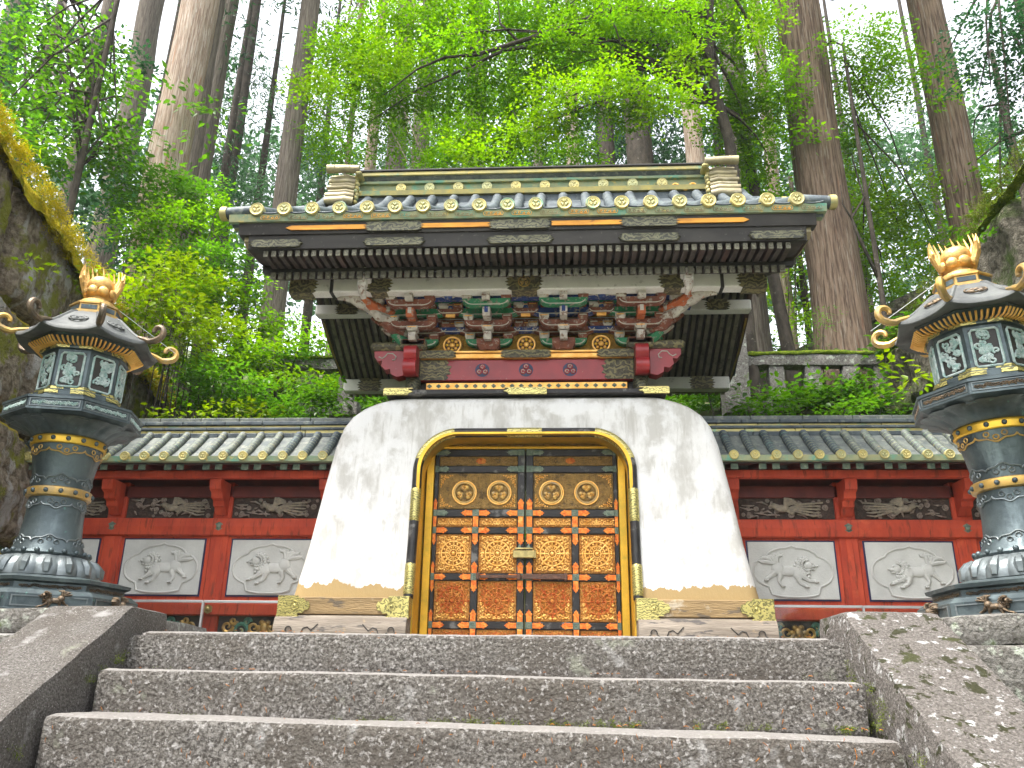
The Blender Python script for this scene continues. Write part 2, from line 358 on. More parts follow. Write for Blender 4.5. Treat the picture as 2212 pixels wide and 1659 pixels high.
mat('carving_dark', (0.050, 0.038, 0.032), (0.10, 0.07, 0.055), scale=24, rough=0.75, bump=1.0, bscale=50)
mat('carving_mid', (0.22, 0.175, 0.145), (0.36, 0.30, 0.25), scale=24, rough=0.75, bump=0.6, bscale=50, layers=(
    dict(kind='noise', scale=12, lo=0.57, hi=0.66, col=(0.10, 0.13, 0.10), fac=0.6),))
mat('carving_bird', (0.34, 0.29, 0.21), (0.22, 0.19, 0.155), scale=24, rough=0.7, bump=0.4, bscale=50)
mat('carving_green', (0.05, 0.17, 0.13), (0.10, 0.26, 0.18), scale=16, rough=0.6, layers=(
    dict(kind='noise', scale=14, lo=0.56, hi=0.64, col=(0.55, 0.42, 0.16), fac=0.8),))
mat('aluminium', (0.62, 0.63, 0.64), (0.55, 0.56, 0.57), scale=6, rough=0.35, metal=0.6)
mat('bark_pale', (0.58, 0.455, 0.36), (0.33, 0.235, 0.175), scale=7, lo=0.4, hi=0.6, rough=0.9, bump=4, bscale=11, stretch=(4.0, 4.0, 0.22), spec=0.15, layers=(
    dict(kind='noise', scale=9, lo=0.55, hi=0.62, col=(0.68, 0.61, 0.53), fac=0.8, stretch=(4.2, 4.2, 0.20)),
    dict(kind='noise', scale=5, lo=0.60, hi=0.68, col=(0.48, 0.22, 0.11), fac=0.8, stretch=(2.4, 2.4, 0.16))))
mat('bark_grey', (0.26, 0.22, 0.18), (0.14, 0.115, 0.095), scale=7, lo=0.4, hi=0.6, rough=0.9, bump=4, bscale=11, stretch=(4.0, 4.0, 0.24), spec=0.15, layers=(
    dict(kind='noise', scale=9, lo=0.56, hi=0.64, col=(0.32, 0.28, 0.235), fac=0.7, stretch=(4.2, 4.2, 0.22)),))
mat('bark_brown', (0.28, 0.20, 0.145), (0.11, 0.075, 0.055), scale=7, lo=0.4, hi=0.6, rough=0.9, bump=4, bscale=10, stretch=(4.0, 4.0, 0.20), spec=0.15, layers=(
    dict(kind='noise', scale=8, lo=0.56, hi=0.64, col=(0.33, 0.275, 0.22), fac=0.85, stretch=(4.2, 4.2, 0.20)),
    dict(kind='noise', scale=5, lo=0.62, hi=0.70, col=(0.27, 0.12, 0.07), fac=0.7, stretch=(2.4, 2.4, 0.16))))
mat('bark_dark', (0.085, 0.070, 0.056), (0.045, 0.038, 0.031), scale=9, rough=0.9, bump=1.6, bscale=14, stretch=(1, 1, 0.4), spec=0.15, layers=(
    dict(kind='noise', scale=7, lo=0.63, hi=0.68, col=(0.24, 0.22, 0.18), fac=0.8),))
leafmat('leaf_maple', (0.075, 0.165, 0.014), (0.16, 0.27, 0.020), (1.8, 2.0, 0.9), 0.58)
leafmat('leaf_moss', (0.26, 0.25, 0.015), (0.55, 0.43, 0.02), (1.2, 1.2, .8), 0.2, .8)
leafmat('leaf_moss_green', (0.07, 0.10, 0.012), (0.15, 0.19, 0.018), (1.2, 1.2, .8), 0.2, .8)
leafmat('leaf_bright', (0.11, 0.22, 0.012), (0.20, 0.32, 0.020), (1.6, 1.7, 0.8), 0.5)
leafmat('leaf_broad', (0.055, 0.135, 0.018), (0.12, 0.23, 0.025), (1.6, 1.8, 0.9), 0.5, 0.35)
leafmat('leaf_shrub', (0.050, 0.130, 0.014), (0.12, 0.235, 0.022), (1.5, 1.7, 0.9), 0.45, 0.35)
leafmat('leaf_lime', (0.14, 0.24, 0.015), (0.26, 0.34, 0.020), (1.4, 1.5, 0.8), 0.45, 0.35)
leafmat('leaf_cedar', (0.020, 0.060, 0.028), (0.050, 0.115, 0.048), (1.2, 1.5, 1.1), 0.40)
leafmat('leaf_pine', (0.040, 0.095, 0.045), (0.085, 0.165, 0.075), (1.3, 1.6, 1.1), 0.42)
leafmat('needle_litter', (0.26, 0.085, 0.02), (0.42, 0.17, 0.04), (1, 1, 1), 0.1)
mg = bpy.data.materials.new('clear_pane'); MATS['clear_pane'] = mg
mg.use_nodes = True
_n, _l = mg.node_tree.nodes, mg.node_tree.links
_n.clear()
_o = _n.new('ShaderNodeOutputMaterial'); _t = _n.new('ShaderNodeBsdfTransparent'); _g = _n.new('ShaderNodeBsdfGlossy'); _f = _n.new('ShaderNodeFresnel'); _s = _n.new('ShaderNodeMixShader')
_t.inputs[0].default_value = (0.95, 0.96, 0.96, 1); _g.inputs['Roughness'].default_value = 0.04
_l.new(_f.outputs[0], _s.inputs[0]); _l.new(_t.outputs[0], _s.inputs[1]); _l.new(_g.outputs[0], _s.inputs[2]); _l.new(_s.outputs[0], _o.inputs['Surface'])


# ------------------------------------------------------------------ mesh helpers
class MB:
    """collects shapes; mesh() makes one mesh datablock of them"""

    def __init__(self):
        self.v, self.f = [], []

    def add(self, vs_, fs_):
        k = len(self.v)
        self.v.extend(tuple(p) for p in vs_)
        self.f.extend(tuple(i + k for i in q) for q in fs_)
        return self

    def box(self, x0, x1, y0, y1, z0, z1, c=0.0):
        if x0 > x1: x0, x1 = x1, x0
        if y0 > y1: y0, y1 = y1, y0
        if z0 > z1: z0, z1 = z1, z0
        if not c:
            return self.add([(x0, y0, z0), (x1, y0, z0), (x1, y1, z0), (x0, y1, z0), (x0, y0, z1), (x1, y0, z1), (x1, y1, z1), (x0, y1, z1)],
                            [(0, 3, 2, 1), (4, 5, 6, 7), (0, 1, 5, 4), (1, 2, 6, 5), (2, 3, 7, 6), (3, 0, 4, 7)])
        c = min(c, (x1 - x0) * .45, (y1 - y0) * .45, (z1 - z0) * .45)
        v, idx = [], {}
        for sx in (0, 1):
            for sy in (0, 1):
                for sz in (0, 1):
                    X, Y, Z = (x0, x1)[sx], (y0, y1)[sy], (z0, z1)[sz]
                    dx, dy, dz = (c, -c)[sx], (c, -c)[sy], (c, -c)[sz]
                    for a, p in (('x', (X, Y + dy, Z + dz)), ('y', (X + dx, Y, Z + dz)), ('z', (X + dx, Y + dy, Z))):
                        idx[(sx, sy, sz, a)] = len(v); v.append(p)
        f = []
        I = lambda *k: idx[k]
        for s in (0, 1):
            q = [I(s, 0, 0, 'x'), I(s, 1, 0, 'x'), I(s, 1, 1, 'x'), I(s, 0, 1, 'x')]; f.append(q if s else q[::-1])
            q = [I(0, s, 0, 'y'), I(1, s, 0, 'y'), I(1, s, 1, 'y'), I(0, s, 1, 'y')]; f.append(q[::-1] if s else q)
            q = [I(0, 0, s, 'z'), I(1, 0, s, 'z'), I(1, 1, s, 'z'), I(0, 1, s, 'z')]; f.append(q if s else q[::-1])
        for a in (0, 1):
            for b_ in (0, 1):
                q = [I(a, b_, 0, 'x'), I(a, b_, 1, 'x'), I(a, b_, 1, 'y'), I(a, b_, 0, 'y')]; f.append(q if a == b_ else q[::-1])
                q = [I(a, 0, b_, 'x'), I(a, 1, b_, 'x'), I(a, 1, b_, 'z'), I(a, 0, b_, 'z')]; f.append(q[::-1] if a == b_ else q)
                q = [I(0, a, b_, 'y'), I(1, a, b_, 'y'), I(1, a, b_, 'z'), I(0, a, b_, 'z')]; f.append(q if a == b_ else q[::-1])
                for d in (0, 1):
                    q = [I(a, b_, d, 'x'), I(a, b_, d, 'y'), I(a, b_, d, 'z')]; f.append(q if (a + b_ + d) % 2 else q[::-1])
        return self.add(v, f)

    def prism(self, poly, a, b, axis='y', ch=0.0):
        """a 2-d outline pushed from a to b along an axis; ch insets the front (a) rim"""
        n = len(poly)

        def P(p, t):
            return {'y': (p[0], t, p[1]), 'x': (t, p[0], p[1]), 'z': (p[0], p[1], t)}[axis]
        v = [P(p, a) for p in poly] + [P(p, b) for p in poly]
        f = [tuple(range(n)), tuple(range(2 * n - 1, n - 1, -1))] + [(i, n + i, n + (i + 1) % n, (i + 1) % n) for i in range(n)]
        if ch:
            cx, cy = sum(p[0] for p in poly) / n, sum(p[1] for p in poly) / n
            m = max(max(abs(p[0] - cx), abs(p[1] - cy)) for p in poly)
            k = 1 - ch / m
            v2 = [P((cx + (p[0] - cx) * k, cy + (p[1] - cy) * k), a - ch * (1 if b > a else -1)) for p in poly]
            v += v2
            f[0] = tuple(range(2 * n, 3 * n))
            f += [(i, (i + 1) % n, 2 * n + (i + 1) % n, 2 * n + i) for i in range(n)]
        return self.add(v, f)

    def tube(self, path, rad, n=8, caps=True, flat=None):
        P = [Vector(p) for p in path]
        if not hasattr(rad, '__len__'):
            rad = [rad] * len(P)
        v, f = [], []
        up = None
        for i, p in enumerate(P):
            t = (P[min(i + 1, len(P) - 1)] - P[max(i - 1, 0)])
            t = t.normalized() if t.length > 1e-9 else Vector((0, 0, 1))
            if up is None:
                up = Vector((0, 0, 1)) if abs(t.z) < .9 else Vector((1, 0, 0))
            s = t.cross(up)
            s = s.normalized() if s.length > 1e-6 else t.orthogonal().normalized()
            up = s.cross(t).normalized()
            for k in range(n):
                a = 2 * PI * k / n
                v.append(p + (s * math.cos(a) + up * math.sin(a) * (flat or 1)) * rad[i])
        for i in range(len(P) - 1):
            for k in range(n):
                f.append((i * n + k, i * n + (k + 1) % n, (i + 1) * n + (k + 1) % n, (i + 1) * n + k))
        if caps:
            f.append(tuple(range(n))[::-1]); f.append(tuple(range((len(P) - 1) * n, len(P) * n)))
        return self.add(v, f)

    def lathe(self, prof, n=24, c=(0, 0, 0), ph=0.0, mod=None):
        v, f = [], []
        for r, z in prof:
            for k in range(n):
                a = ph + 2 * PI * k / n
                rr = r if mod is None else mod(r, z, a)
                v.append((c[0] + rr * math.sin(a), c[1] - rr * math.cos(a), c[2] + z))
        m = len(prof)
        for i in range(m - 1):
            for k in range(n):
                f.append((i * n + k, i * n + (k + 1) % n, (i + 1) * n + (k + 1) % n, (i + 1) * n + k))
        f.append(tuple(range(n))[::-1]); f.append(tuple(range((m - 1) * n, m * n)))
        return self.add(v, f)

    def ball(self, c, r, n=10, m=6):
        if not hasattr(r, '__len__'):
            r = (r, r, r)
        v = [(c[0], c[1], c[2] - r[2])]
        for i in range(1, m):
            p = PI * i / m
            for k in range(n):
                a = 2 * PI * k / n
                v.append((c[0] + r[0] * math.sin(p) * math.cos(a), c[1] + r[1] * math.sin(p) * math.sin(a), c[2] - r[2] * math.cos(p)))
        v.append((c[0], c[1], c[2] + r[2]))
        f = [(0, 1 + (k + 1) % n, 1 + k) for k in range(n)]
        for i in range(m - 2):
            for k in range(n):
                f.append((1 + i * n + k, 1 + i * n + (k + 1) % n, 1 + (i + 1) * n + (k + 1) % n, 1 + (i + 1) * n + k))
        e = len(v) - 1
        f += [(1 + (m - 2) * n + k, 1 + (m - 2) * n + (k + 1) % n, e) for k in range(n)]
        return self.add(v, f)

    def ring(self, c, R_, r, n=24, m=6, axis='y', flat=1.0):
        v, f = [], []
        for i in range(n):
            a = 2 * PI * i / n
            for k in range(m):
                b = 2 * PI * k / m
                d, h = R_ + r * math.cos(b), r * math.sin(b) * flat
                if axis == 'y':
                    v.append((c[0] + d * math.cos(a), c[1] + h, c[2] + d * math.sin(a)))
                elif axis == 'x':
                    v.append((c[0] + h, c[1] + d * math.cos(a), c[2] + d * math.sin(a)))
                else:
                    v.append((c[0] + d * math.cos(a), c[1] + d * math.sin(a), c[2] + h))
        for i in range(n):
            for k in range(m):
                f.append((i * m + k, i * m + (k + 1) % m, ((i + 1) % n) * m + (k + 1) % m, ((i + 1) % n) * m + k))
        return self.add(v, f)

    def merge(self, other, M_=None):
        return self.add([M_ @ Vector(p) for p in other.v] if M_ is not None else other.v, other.f)

    def mesh(self, name, m, smooth=False, sharp=None):
        me = bpy.data.meshes.new(name)
        me.from_pydata(self.v, [], self.f)
        me.validate()
        bm_fix(me)
        if m:
            me.materials.append(MATS[m])
        if smooth:
            me.polygons.foreach_set('use_smooth', [True] * len(me.polygons))
            me.set_sharp_from_angle(angle=R(sharp or 40))
        me.update()
        return me


import bmesh


def bm_fix(me):
    b = bmesh.new(); b.from_mesh(me)
    bmesh.ops.recalc_face_normals(b, faces=b.faces)
    b.to_mesh(me); b.free()


WPOS = {}


def root(name, label, cat, loc=(0, 0, 0), group=None):
    o = bpy.data.objects.new(name, None)
    o.empty_display_size = 0.2
    C.objects.link(o)
    o.location = loc
    WPOS[o.name] = Vector(loc)
    o['label'] = label; o['category'] = cat
    if group: o['group'] = group
    return o


def put(name, me, parent=None, loc=(0, 0, 0), rot=None, scl=None, m=None, smooth=False, label=None, sharp=None):
    """link a mesh (or an MB with a material) at a world place, as a part of parent"""
    if isinstance(me, MB):
        me = me.mesh(name, m, smooth, sharp)
    o = bpy.data.objects.new(name, me)
    C.objects.link(o)
    L = Vector(loc)
    if parent is not None:
        o.parent = parent
        o.location = L - WPOS[parent.name]
    else:
        o.location = L
    if rot is not None: o.rotation_euler = rot
    if scl is not None: o.scale = scl
    WPOS[o.name] = L
    if label: o['label'] = label
    return o


def tag(o, label=None, cat=None, group=None, kind=None):
    if label: o['label'] = label
    if cat: o['category'] = cat
    if group: o['group'] = group
    if kind: o['kind'] = kind
    return o


def copy_tree(o, parent=None):
    c = o.copy(); C.objects.link(c)
    if parent is not None: c.parent = parent
    for ch in [q for q in bpy.data.objects if q.parent == o]:
        copy_tree(ch, c)
    return c


def smoothstep(a, b, x):
    t = max(0.0, min(1.0, (x - a) / (b - a)))
    return t * t * (3 - 2 * t)


def spiral(c, r0, r1, turns, a0, n=14, y=0.0, ax='xz'):
    out = []
    for i in range(n + 1):
        t = i / n
        a = a0 + turns * 2 * PI * t
        r = r0 + (r1 - r0) * t
        p = (c[0] + r * math.cos(a), c[1] + r * math.sin(a))
        out.append((p[0], y, p[1]) if ax == 'xz' else (y, p[0], p[1]))
    return out
# ================================================================== SETTING
def nz(x, y=0.0, z=0.0, s=1.0):
    return noise.noise(Vector((x * s, y * s, z * s)))


def wall_left_x(y): return -5.3 - (y - 5) * 0.12
def wall_right_x(y): return 5.1 + (y - 5) * 0.08
def wall_left_top(y): return 5.18 - (y - 7.0) * 0.17
def wall_right_top(y): return 5.0 - (y - 7.7) * 0.01


def ground_h(x, y):
    sh = 2.4 * (1 - smoothstep(3.1, 3.9, abs(x)))
    z = -0.03 if y > 4.29 else -1.85
    z += 4.0 * smoothstep(10.9 + sh, 12.7 + sh, y)
    z += max(0.0, y - 13.2) * 0.40
    if y > 2.6:
        bx = abs(x) - (abs(wall_left_x(min(y, 13.5))) if x < 0 else wall_right_x(min(y, 13.5)))
        if bx > 0.15:
            top = (wall_left_top(min(y, 13)) if x < 0 else wall_right_top(min(y, 13))) - 0.25
            z = max(z, top + (bx - 0.15) * (0.62 if x < 0 else 0.42))
    if y > 13.5:
        z += 0.25 * nz(x, y, 0, 0.35)
    return min(z, 46.0)


gx = [-160, -110, -70, -45, -30, -24, -20, -17, -14, -12, -10, -9, -8, -7.2, -6.8, -6.5, -6.2, -6.0, -5.8, -5.6, -5.4, -5.2, -5.0, -4.6, -4.2, -3.8, -3.4, -3.0, -2, -1, 0]
gx = gx + [-a for a in gx[-2::-1]]
gy = [-80, -50, -20, -5, 0, 2.5, 2.7, 3.9, 4.2, 4.28, 4.30, 4.6, 5, 6, 7, 8, 9, 10, 10.6, 11, 11.4, 11.8, 12.2, 12.6, 13, 13.5, 14, 15, 16, 17, 18, 20, 22, 24, 27, 30, 35, 40, 50, 65, 90, 120, 160]
g = MB()
g.add([(x, y, ground_h(x, y)) for y in gy for x in gx],
      [(j * len(gx) + i, j * len(gx) + i + 1, (j + 1) * len(gx) + i + 1, (j + 1) * len(gx) + i) for j in range(len(gy) - 1) for i in range(len(gx) - 1)])
tag(put('ground', g, m='earth', smooth=True, sharp=50), kind='structure')
g = MB()
pav = bpy.data.objects.new('landing', None); C.objects.link(pav); pav['kind'] = 'structure'; WPOS[pav.name] = Vector((0, 0, 0))
for j in range(6):
    x = -6.0 + (0.35 if j % 2 else 0)
    while x < 6.0:
        w = random.uniform(0.8, 1.3)
        x1 = min(x + w, 6.0)
        put('paving_stone', MB().box(x + .005, x1 - .005, 4.42 + j * .95 + .005, 4.42 + (j + 1) * .95 - .005, -0.028, 0.0 + random.uniform(-.003, .003), .008), pav, m='paving')
        x = x1


def stone_block(nx, ny, nzz, dims, amp=0.012, seed=0, rnd=0.03, fn=None):
    """a worn squared stone: grid box with rounded arrises and an uneven skin; local origin at its min corner"""
    lx, ly, lz = dims
    v, f, ids = [], [], {}

    def P(i, j, k):
        key = (i, j, k)
        if key in ids: return ids[key]
        p = Vector((lx * i / nx, ly * j / ny, lz * k / nzz))
        q = Vector((min(max(p.x, rnd), lx - rnd), min(max(p.y, rnd), ly - rnd), min(max(p.z, rnd), lz - rnd)))
        d = p - q
        if d.length > 1e-9: p = q + d.normalized() * min(rnd, max(d.length, rnd) if d.length < rnd else rnd)
        w = fn(p) if fn else p
        nn = Vector((nz(w.x + seed, w.y, w.z, 3.1), nz(w.x, w.y + seed + 9, w.z, 3.1), nz(w.x, w.y, w.z + seed + 17, 3.1))) * amp
        nn += Vector((nz(w.x + seed, w.y, w.z, 14), nz(w.x, w.y + seed + 9, w.z, 14), nz(w.x, w.y, w.z + seed + 17, 14))) * amp * 0.45
        ids[key] = len(v); v.append(w + nn)
        return ids[key]
    for i in range(nx):
        for j in range(ny):
            f.append((P(i, j, 0), P(i, j + 1, 0), P(i + 1, j + 1, 0), P(i + 1, j, 0)))
            f.append((P(i, j, nzz), P(i + 1, j, nzz), P(i + 1, j + 1, nzz), P(i, j + 1, nzz)))
    for i in range(nx):
        for k in range(nzz):
            f.append((P(i, 0, k), P(i + 1, 0, k), P(i + 1, 0, k + 1), P(i, 0, k + 1)))
            f.append((P(i, ny, k), P(i, ny, k + 1), P(i + 1, ny, k + 1), P(i + 1, ny, k)))
    for j in range(ny):
        for k in range(nzz):
            f.append((P(0, j, k), P(0, j, k + 1), P(0, j + 1, k + 1), P(0, j + 1, k)))
            f.append((P(nx, j, k), P(nx, j + 1, k), P(nx, j + 1, k + 1), P(nx, j, k + 1)))
    return MB().add(v, f)


# ---- the stairway: each step one long granite block
stairs = root('stone_stairway', 'wide flight of worn dark granite steps in front of the gate', 'stairs', (0, 4.0, 0))
STEP_Z = [0.0, -0.18, -0.375]
while STEP_Z[-1] > -1.7: STEP_Z.append(STEP_Z[-1] - 0.195)
tilt = [(0.0, 0.0), (0.004, -0.012), (0.022, -0.022)]
for i, z in enumerate(STEP_Z):
    if i > 4: break
    yf = 4.05 - 0.34 * i
    h = (z - STEP_Z[i + 1]) + 0.03 if i + 1 < len(STEP_Z) else 0.2
    tl, tr = tilt[i] if i < 3 else (0, 0)
    fn = lambda p, yf=yf, z=z, h=h, tl=tl, tr=tr, i=i: Vector((-1.635 + p.x, yf + p.y, z - h + p.z + tl + (tr - tl) * p.x / 3.27))
    put('step', stone_block(110, 10, 8, (3.27, 0.40, h), 0.0055, i * 5.3, 0.028, fn), stairs, m='granite', smooth=True)
put('core', MB().box(-1.63, 1.63, 2.2, 4.2, -1.85, -0.78), stairs, m='granite_wall')
put('sill_stone', stone_block(60, 4, 3, (3.9, 0.5, 0.2), 0.006, 3, .02, lambda p: Vector((-1.95 + p.x, 3.99 + 0.43 + p.y - .42 + .02, p.z - .215))), stairs, m='granite')

# ---- sloping side blocks
SL = 0.195 / 0.34
for sx, lab in ((-1, 'sloping granite side block of the stairs, on the left, without moss'), (1, 'sloping granite side block of the stairs with moss and white lichen patches, on the right')):
    w = 0.43
    prof = lambda y: (0.122 if y > 4.02 else 0.122 - (4.02 - y) * SL) - 0.01

    def fn(p, sx=sx):
        y = 1.2 + p.y
        zt = prof(y)
        zb = zt - 0.62 if y < 4.02 else -0.55
        return Vector((sx * 1.665 + (p.x if sx > 0 else p.x - w), y, zb + (zt - zb) * p.z))
    m = stone_block(14, 110, 10, (w, 3.22, 1.0), 0.008, 11 * sx, 0.035, fn)
    tag(put('stair_side_block', m, m='granite_lichen' if sx > 0 else 'granite_kerb', smooth=True), lab, 'stone block', 'side blocks of the stairs')

# ---- terrace front walls of squared stones, either side of the stairs
for sx, lab in ((-1, 'rough stone terrace wall under the lantern on the left'), (1, 'lichen covered stone terrace wall under the lantern on the right')):
    rt_ = root('terrace_wall', lab, 'wall', (sx * 3.6, 4.2, -1.85), 'terrace walls beside the stairs')
    zz = [-1.85, -1.32, -0.80, -0.30, -0.015]
    for r_ in range(4):
        x = 2.13
        k = 0
        while x < 5.2:
            wd = random.uniform(0.55, 0.95)
            if x + wd > 4.9: wd = 5.25 - x
            dep = random.uniform(-.012, .012)
            x0 = x if sx > 0 else -x - wd
            put('stone', stone_block(12, 5, 8, (wd - .012, 0.42, zz[r_ + 1] - zz[r_] - .010), 0.014, x * 7 + r_ * 3.1 + sx, 0.03,
                lambda p, x0=x0, r_=r_, dep=dep: Vector((x0 + .006 + p.x, 4.0 + dep + p.y - (0.02 if r_ == 3 else 0), zz[r_] + .005 + p.z))), rt_, m='granite_wall', smooth=True)
            x += wd


# ---- mossy retaining walls
def retaining(side, label):
    r0 = root('retaining_wall', label, 'wall', (-5.6 if side < 0 else 5.3, 8, 0), 'mossy retaining walls')
    fx = wall_left_x if side < 0 else wall_right_x
    ft = wall_left_top if side < 0 else wall_right_top
    rows = 4
    rnd_ = random.Random(5 + side)
    for r_ in range(rows):
        y = 1.6 - rnd_.uniform(0, .8)
        while y < 13.6:
            ln = rnd_.uniform(1.3, 2.4)
            y1 = min(y + ln, 13.8)
            skew = rnd_.uniform(-.18, .18)
            v, f = [], []
            ns, nt = 30, 20
            sd = rnd_.uniform(0, 90)
            bul = rnd_.uniform(.10, .20)
            for a in range(ns + 1):
                for b in range(nt + 1):
                    s, t = a / ns, b / nt
                    yy = y + .012 + (y1 - y - .024) * s + skew * (t - .5)
                    top = ft(yy)
                    z0 = -0.1 + (top + .1) * r_ / rows + .10 * nz(yy, r_ * 3.3, 0, .7) * (0 < r_)
                    z1 = -0.1 + (top + .1) * (r_ + 1) / rows + .10 * nz(yy, (r_ + 1) * 3.3, 0, .7) * (r_ < rows - 1) - .02
                    z = z0 + (z1 - z0) * t
                    e = min(s, 1 - s) * (y1 - y) ; e2 = min(t, 1 - t) * (z1 - z0)
                    edge = min(1, min(e, e2) / .16)
                    out = -.10 + (.10 + bul) * math.sqrt(max(0, 1 - (1 - edge) ** 2)) - .10 * z / 4
                    out += .09 * nz(yy + sd, z, 0, 1.6) + .05 * nz(yy + sd, z, 3, 5) + .03 * nz(yy, z, sd, 12)
                    v.append((fx(yy) - side * out, yy, z))
            W = nt + 1
            f = [(a * W + b, a * W + b + 1, (a + 1) * W + b + 1, (a + 1) * W + b) for a in range(ns) for b in range(nt)]
            # the back, so that the stone has depth
            k = len(v)
            v += [(fx(y + .02) + side * .55, p[1], p[2]) for p in v[:k]]
            f += [tuple(q + k for q in reversed(fc)) for fc in f[:]]
            rim = [a * W for a in range(ns + 1)] + [ns * W + b for b in range(1, W)] + [a * W + nt for a in range(ns - 1, -1, -1)] + [b for b in range(nt - 1, 0, -1)]
            f += [(rim[i], rim[(i + 1) % len(rim)], rim[(i + 1) % len(rim)] + k, rim[i] + k) for i in range(len(rim))]
            put('stone', MB().add(v, f), r0, m='mossy_rock' if side < 0 else 'mossy_rock_dark', smooth=True, sharp=70)
            y = y1
    # moss that has grown over the top edge
    for q in range(9):
        ya, yb = 3.0 + q * 1.2, 3.0 + (q + 1) * 1.2 + .05
        v, f = [], []
        n1, n2 = 30, 9
        for a in range(n1 + 1):
            yy = ya + (yb - ya) * a / n1
            wdt = (.10 if side < 0 else .05) + .07 * nz(yy, side * 5, 0, 1.7) + (.02 if side < 0 else 0) + .06 * nz(yy, 1, 0, 7)
            for b in range(n2 + 1):
                t = b / n2
                ang = PI * 1.0 * t
                rr = max(.05, wdt) * (1 + .5 * nz(yy, t * 3, side, 4)) + .025 * nz(yy, t, 2, 16)
                v.append((fx(yy) - side * (-.02 + rr * math.cos(ang) * 1.3), yy, ft(yy) - .02 + rr * math.sin(ang) * .8 - (.30 + .22 * nz(yy, 4, 0, 2.3)) * max(0, math.cos(ang)) * wdt * 6 * (side < 0)))
        W = n2 + 1
        f = [(a * W + b, a * W + b + 1, (a + 1) * W + b + 1, (a + 1) * W + b) for a in range(n1) for b in range(n2)]
        put('moss_cap', MB().add(v, f), r0, m='yellow_moss' if side < 0 else 'moss', smooth=True, sharp=80)


retaining(-1, 'tall retaining wall of big stones topped with yellow moss, left behind the lantern')
retaining(1, 'tall dark retaining wall topped with green moss, right behind the lantern')


# ---- stone balustrades on the upper terrace
def balustrade(x0, x1, label, posts, y=13.0):
    r0 = root('stone_balustrade', label, 'balustrade', ((x0 + x1) / 2, y, 3.97), 'stone balustrades on the bank')
    put('top_rail', stone_block(40, 5, 4, (x1 - x0, .26, .20), .02, x0, .03, lambda p: Vector((x0 + p.x, y - .13 + p.y, 4.74 + p.z))), r0, m='granite_wall', smooth=True)
    put('moss_cap', stone_block(40, 5, 3, (x1 - x0 - .02, .30, .07), .03, x0 + 2, .03, lambda p: Vector((x0 + p.x + .01, y - .16 + p.y, 4.925 + p.z))), r0, m='moss', smooth=True)
    put('base_rail', stone_block(40, 5, 4, (x1 - x0, .34, .24), .02, x0 + 4, .03, lambda p: Vector((x0 + p.x, y - .17 + p.y, 3.92 + p.z))), r0, m='granite_wall', smooth=True)
    for px in posts:
        put('post', stone_block(5, 5, 10, (.26, .2, .60), .016, px, .03, lambda p: Vector((px - .13 + p.x, y - .10 + p.y, 4.15 + p.z))), r0, m='granite_wall', smooth=True)


balustrade(3.05, 5.72, 'lichened stone balustrade with mossy rail right behind the gate', (3.92, 4.50, 5.1, 5.6))
put_ = root('stone_pillar', 'tall grey stone pillar at the gate end of the right balustrade', 'pillar', (3.22, 12.85, 3.9))
put('shaft', stone_block(8, 8, 20, (.42, .36, 1.5), .02, 3, .04, lambda p: Vector((3.0 + p.x, 12.66 + p.y, 3.86 + p.z))), put_, m='granite_wall', smooth=True)
balustrade(-5.75, -2.95, 'moss topped stone balustrade half hidden by shrubs left of the gate', (-5.2, -4.5, -3.85, -3.2))

# ---- sloping coping of a stair behind the big right trunk
cp0, cp1 = at(1690, 772, Y=15.2), at(1990, 622, Y=15.2)
cr_ = root('stone_coping', 'mossy sloping stone coping behind the massive brown cedar', 'coping', (cp0.x, 15.2, cp0.z - .3))
put('coping_stone', stone_block(50, 4, 4, (1.0, .3, .22), .02, 5, .03, lambda p: Vector((cp0.x + (cp1.x - cp0.x) * p.x, 15.05 + p.y, cp0.z + (cp1.z - cp0.z) * p.x - .22 + p.z))), cr_, m='mossy_rock_dark', smooth=True)
put('wall_face', stone_block(50, 3, 8, (1.0, .2, 2.0), .03, 5, .03, lambda p: Vector((cp0.x + (cp1.x - cp0.x) * p.x, 15.12 + p.y, cp0.z + (cp1.z - cp0.z) * p.x - 2.21 + p.z))), cr_, m='mossy_rock_dark', smooth=True)
# ================================================================== GATE
YR = 9.95
gate = root('shrine_gate', 'white plastered shrine gate with golden doors under a tiled roof', 'gate', (0, YR, 0))


def interp(tab, x):
    for (a, p), (b, q) in zip(tab, tab[1:]):
        if x <= b:
            t = (x - a) / (b - a)
            return p + (q - p) * max(0, t)
    return tab[-1][1]


BW = [(0.57, 2.335), (0.9, 2.275), (1.15, 2.235), (1.73, 2.155), (2.2, 2.08), (2.42, 2.015), (2.55, 1.93), (2.64, 1.82), (2.70, 1.70), (2.75, 1.56), (2.785, 1.38)]
BF = [(0.57, 8.42), (1.15, 8.50), (1.73, 8.56), (2.2, 8.60), (2.42, 8.615), (2.55, 8.625), (2.64, 8.635), (2.70, 8.65), (2.75, 8.675), (2.785, 8.74)]


def arch_path(hw, zt, r, z0, n=14, e=1.0):
    """open outline of the doorway: up the left jamb, round, across, down the right"""
    p = [(-hw, z0 + (zt - r - z0) * i / 8) for i in range(8)]
    p += [(-hw + r - r * math.cos(a), zt - r + r * math.sin(a)) for a in [PI / 2 * i / n for i in range(n + 1)]]
    q = [(-x, z) for x, z in reversed(p)]
    mid = [((-1 + 2 * i / 6) * (hw - r), zt) for i in range(1, 6)]
    return p + mid + q


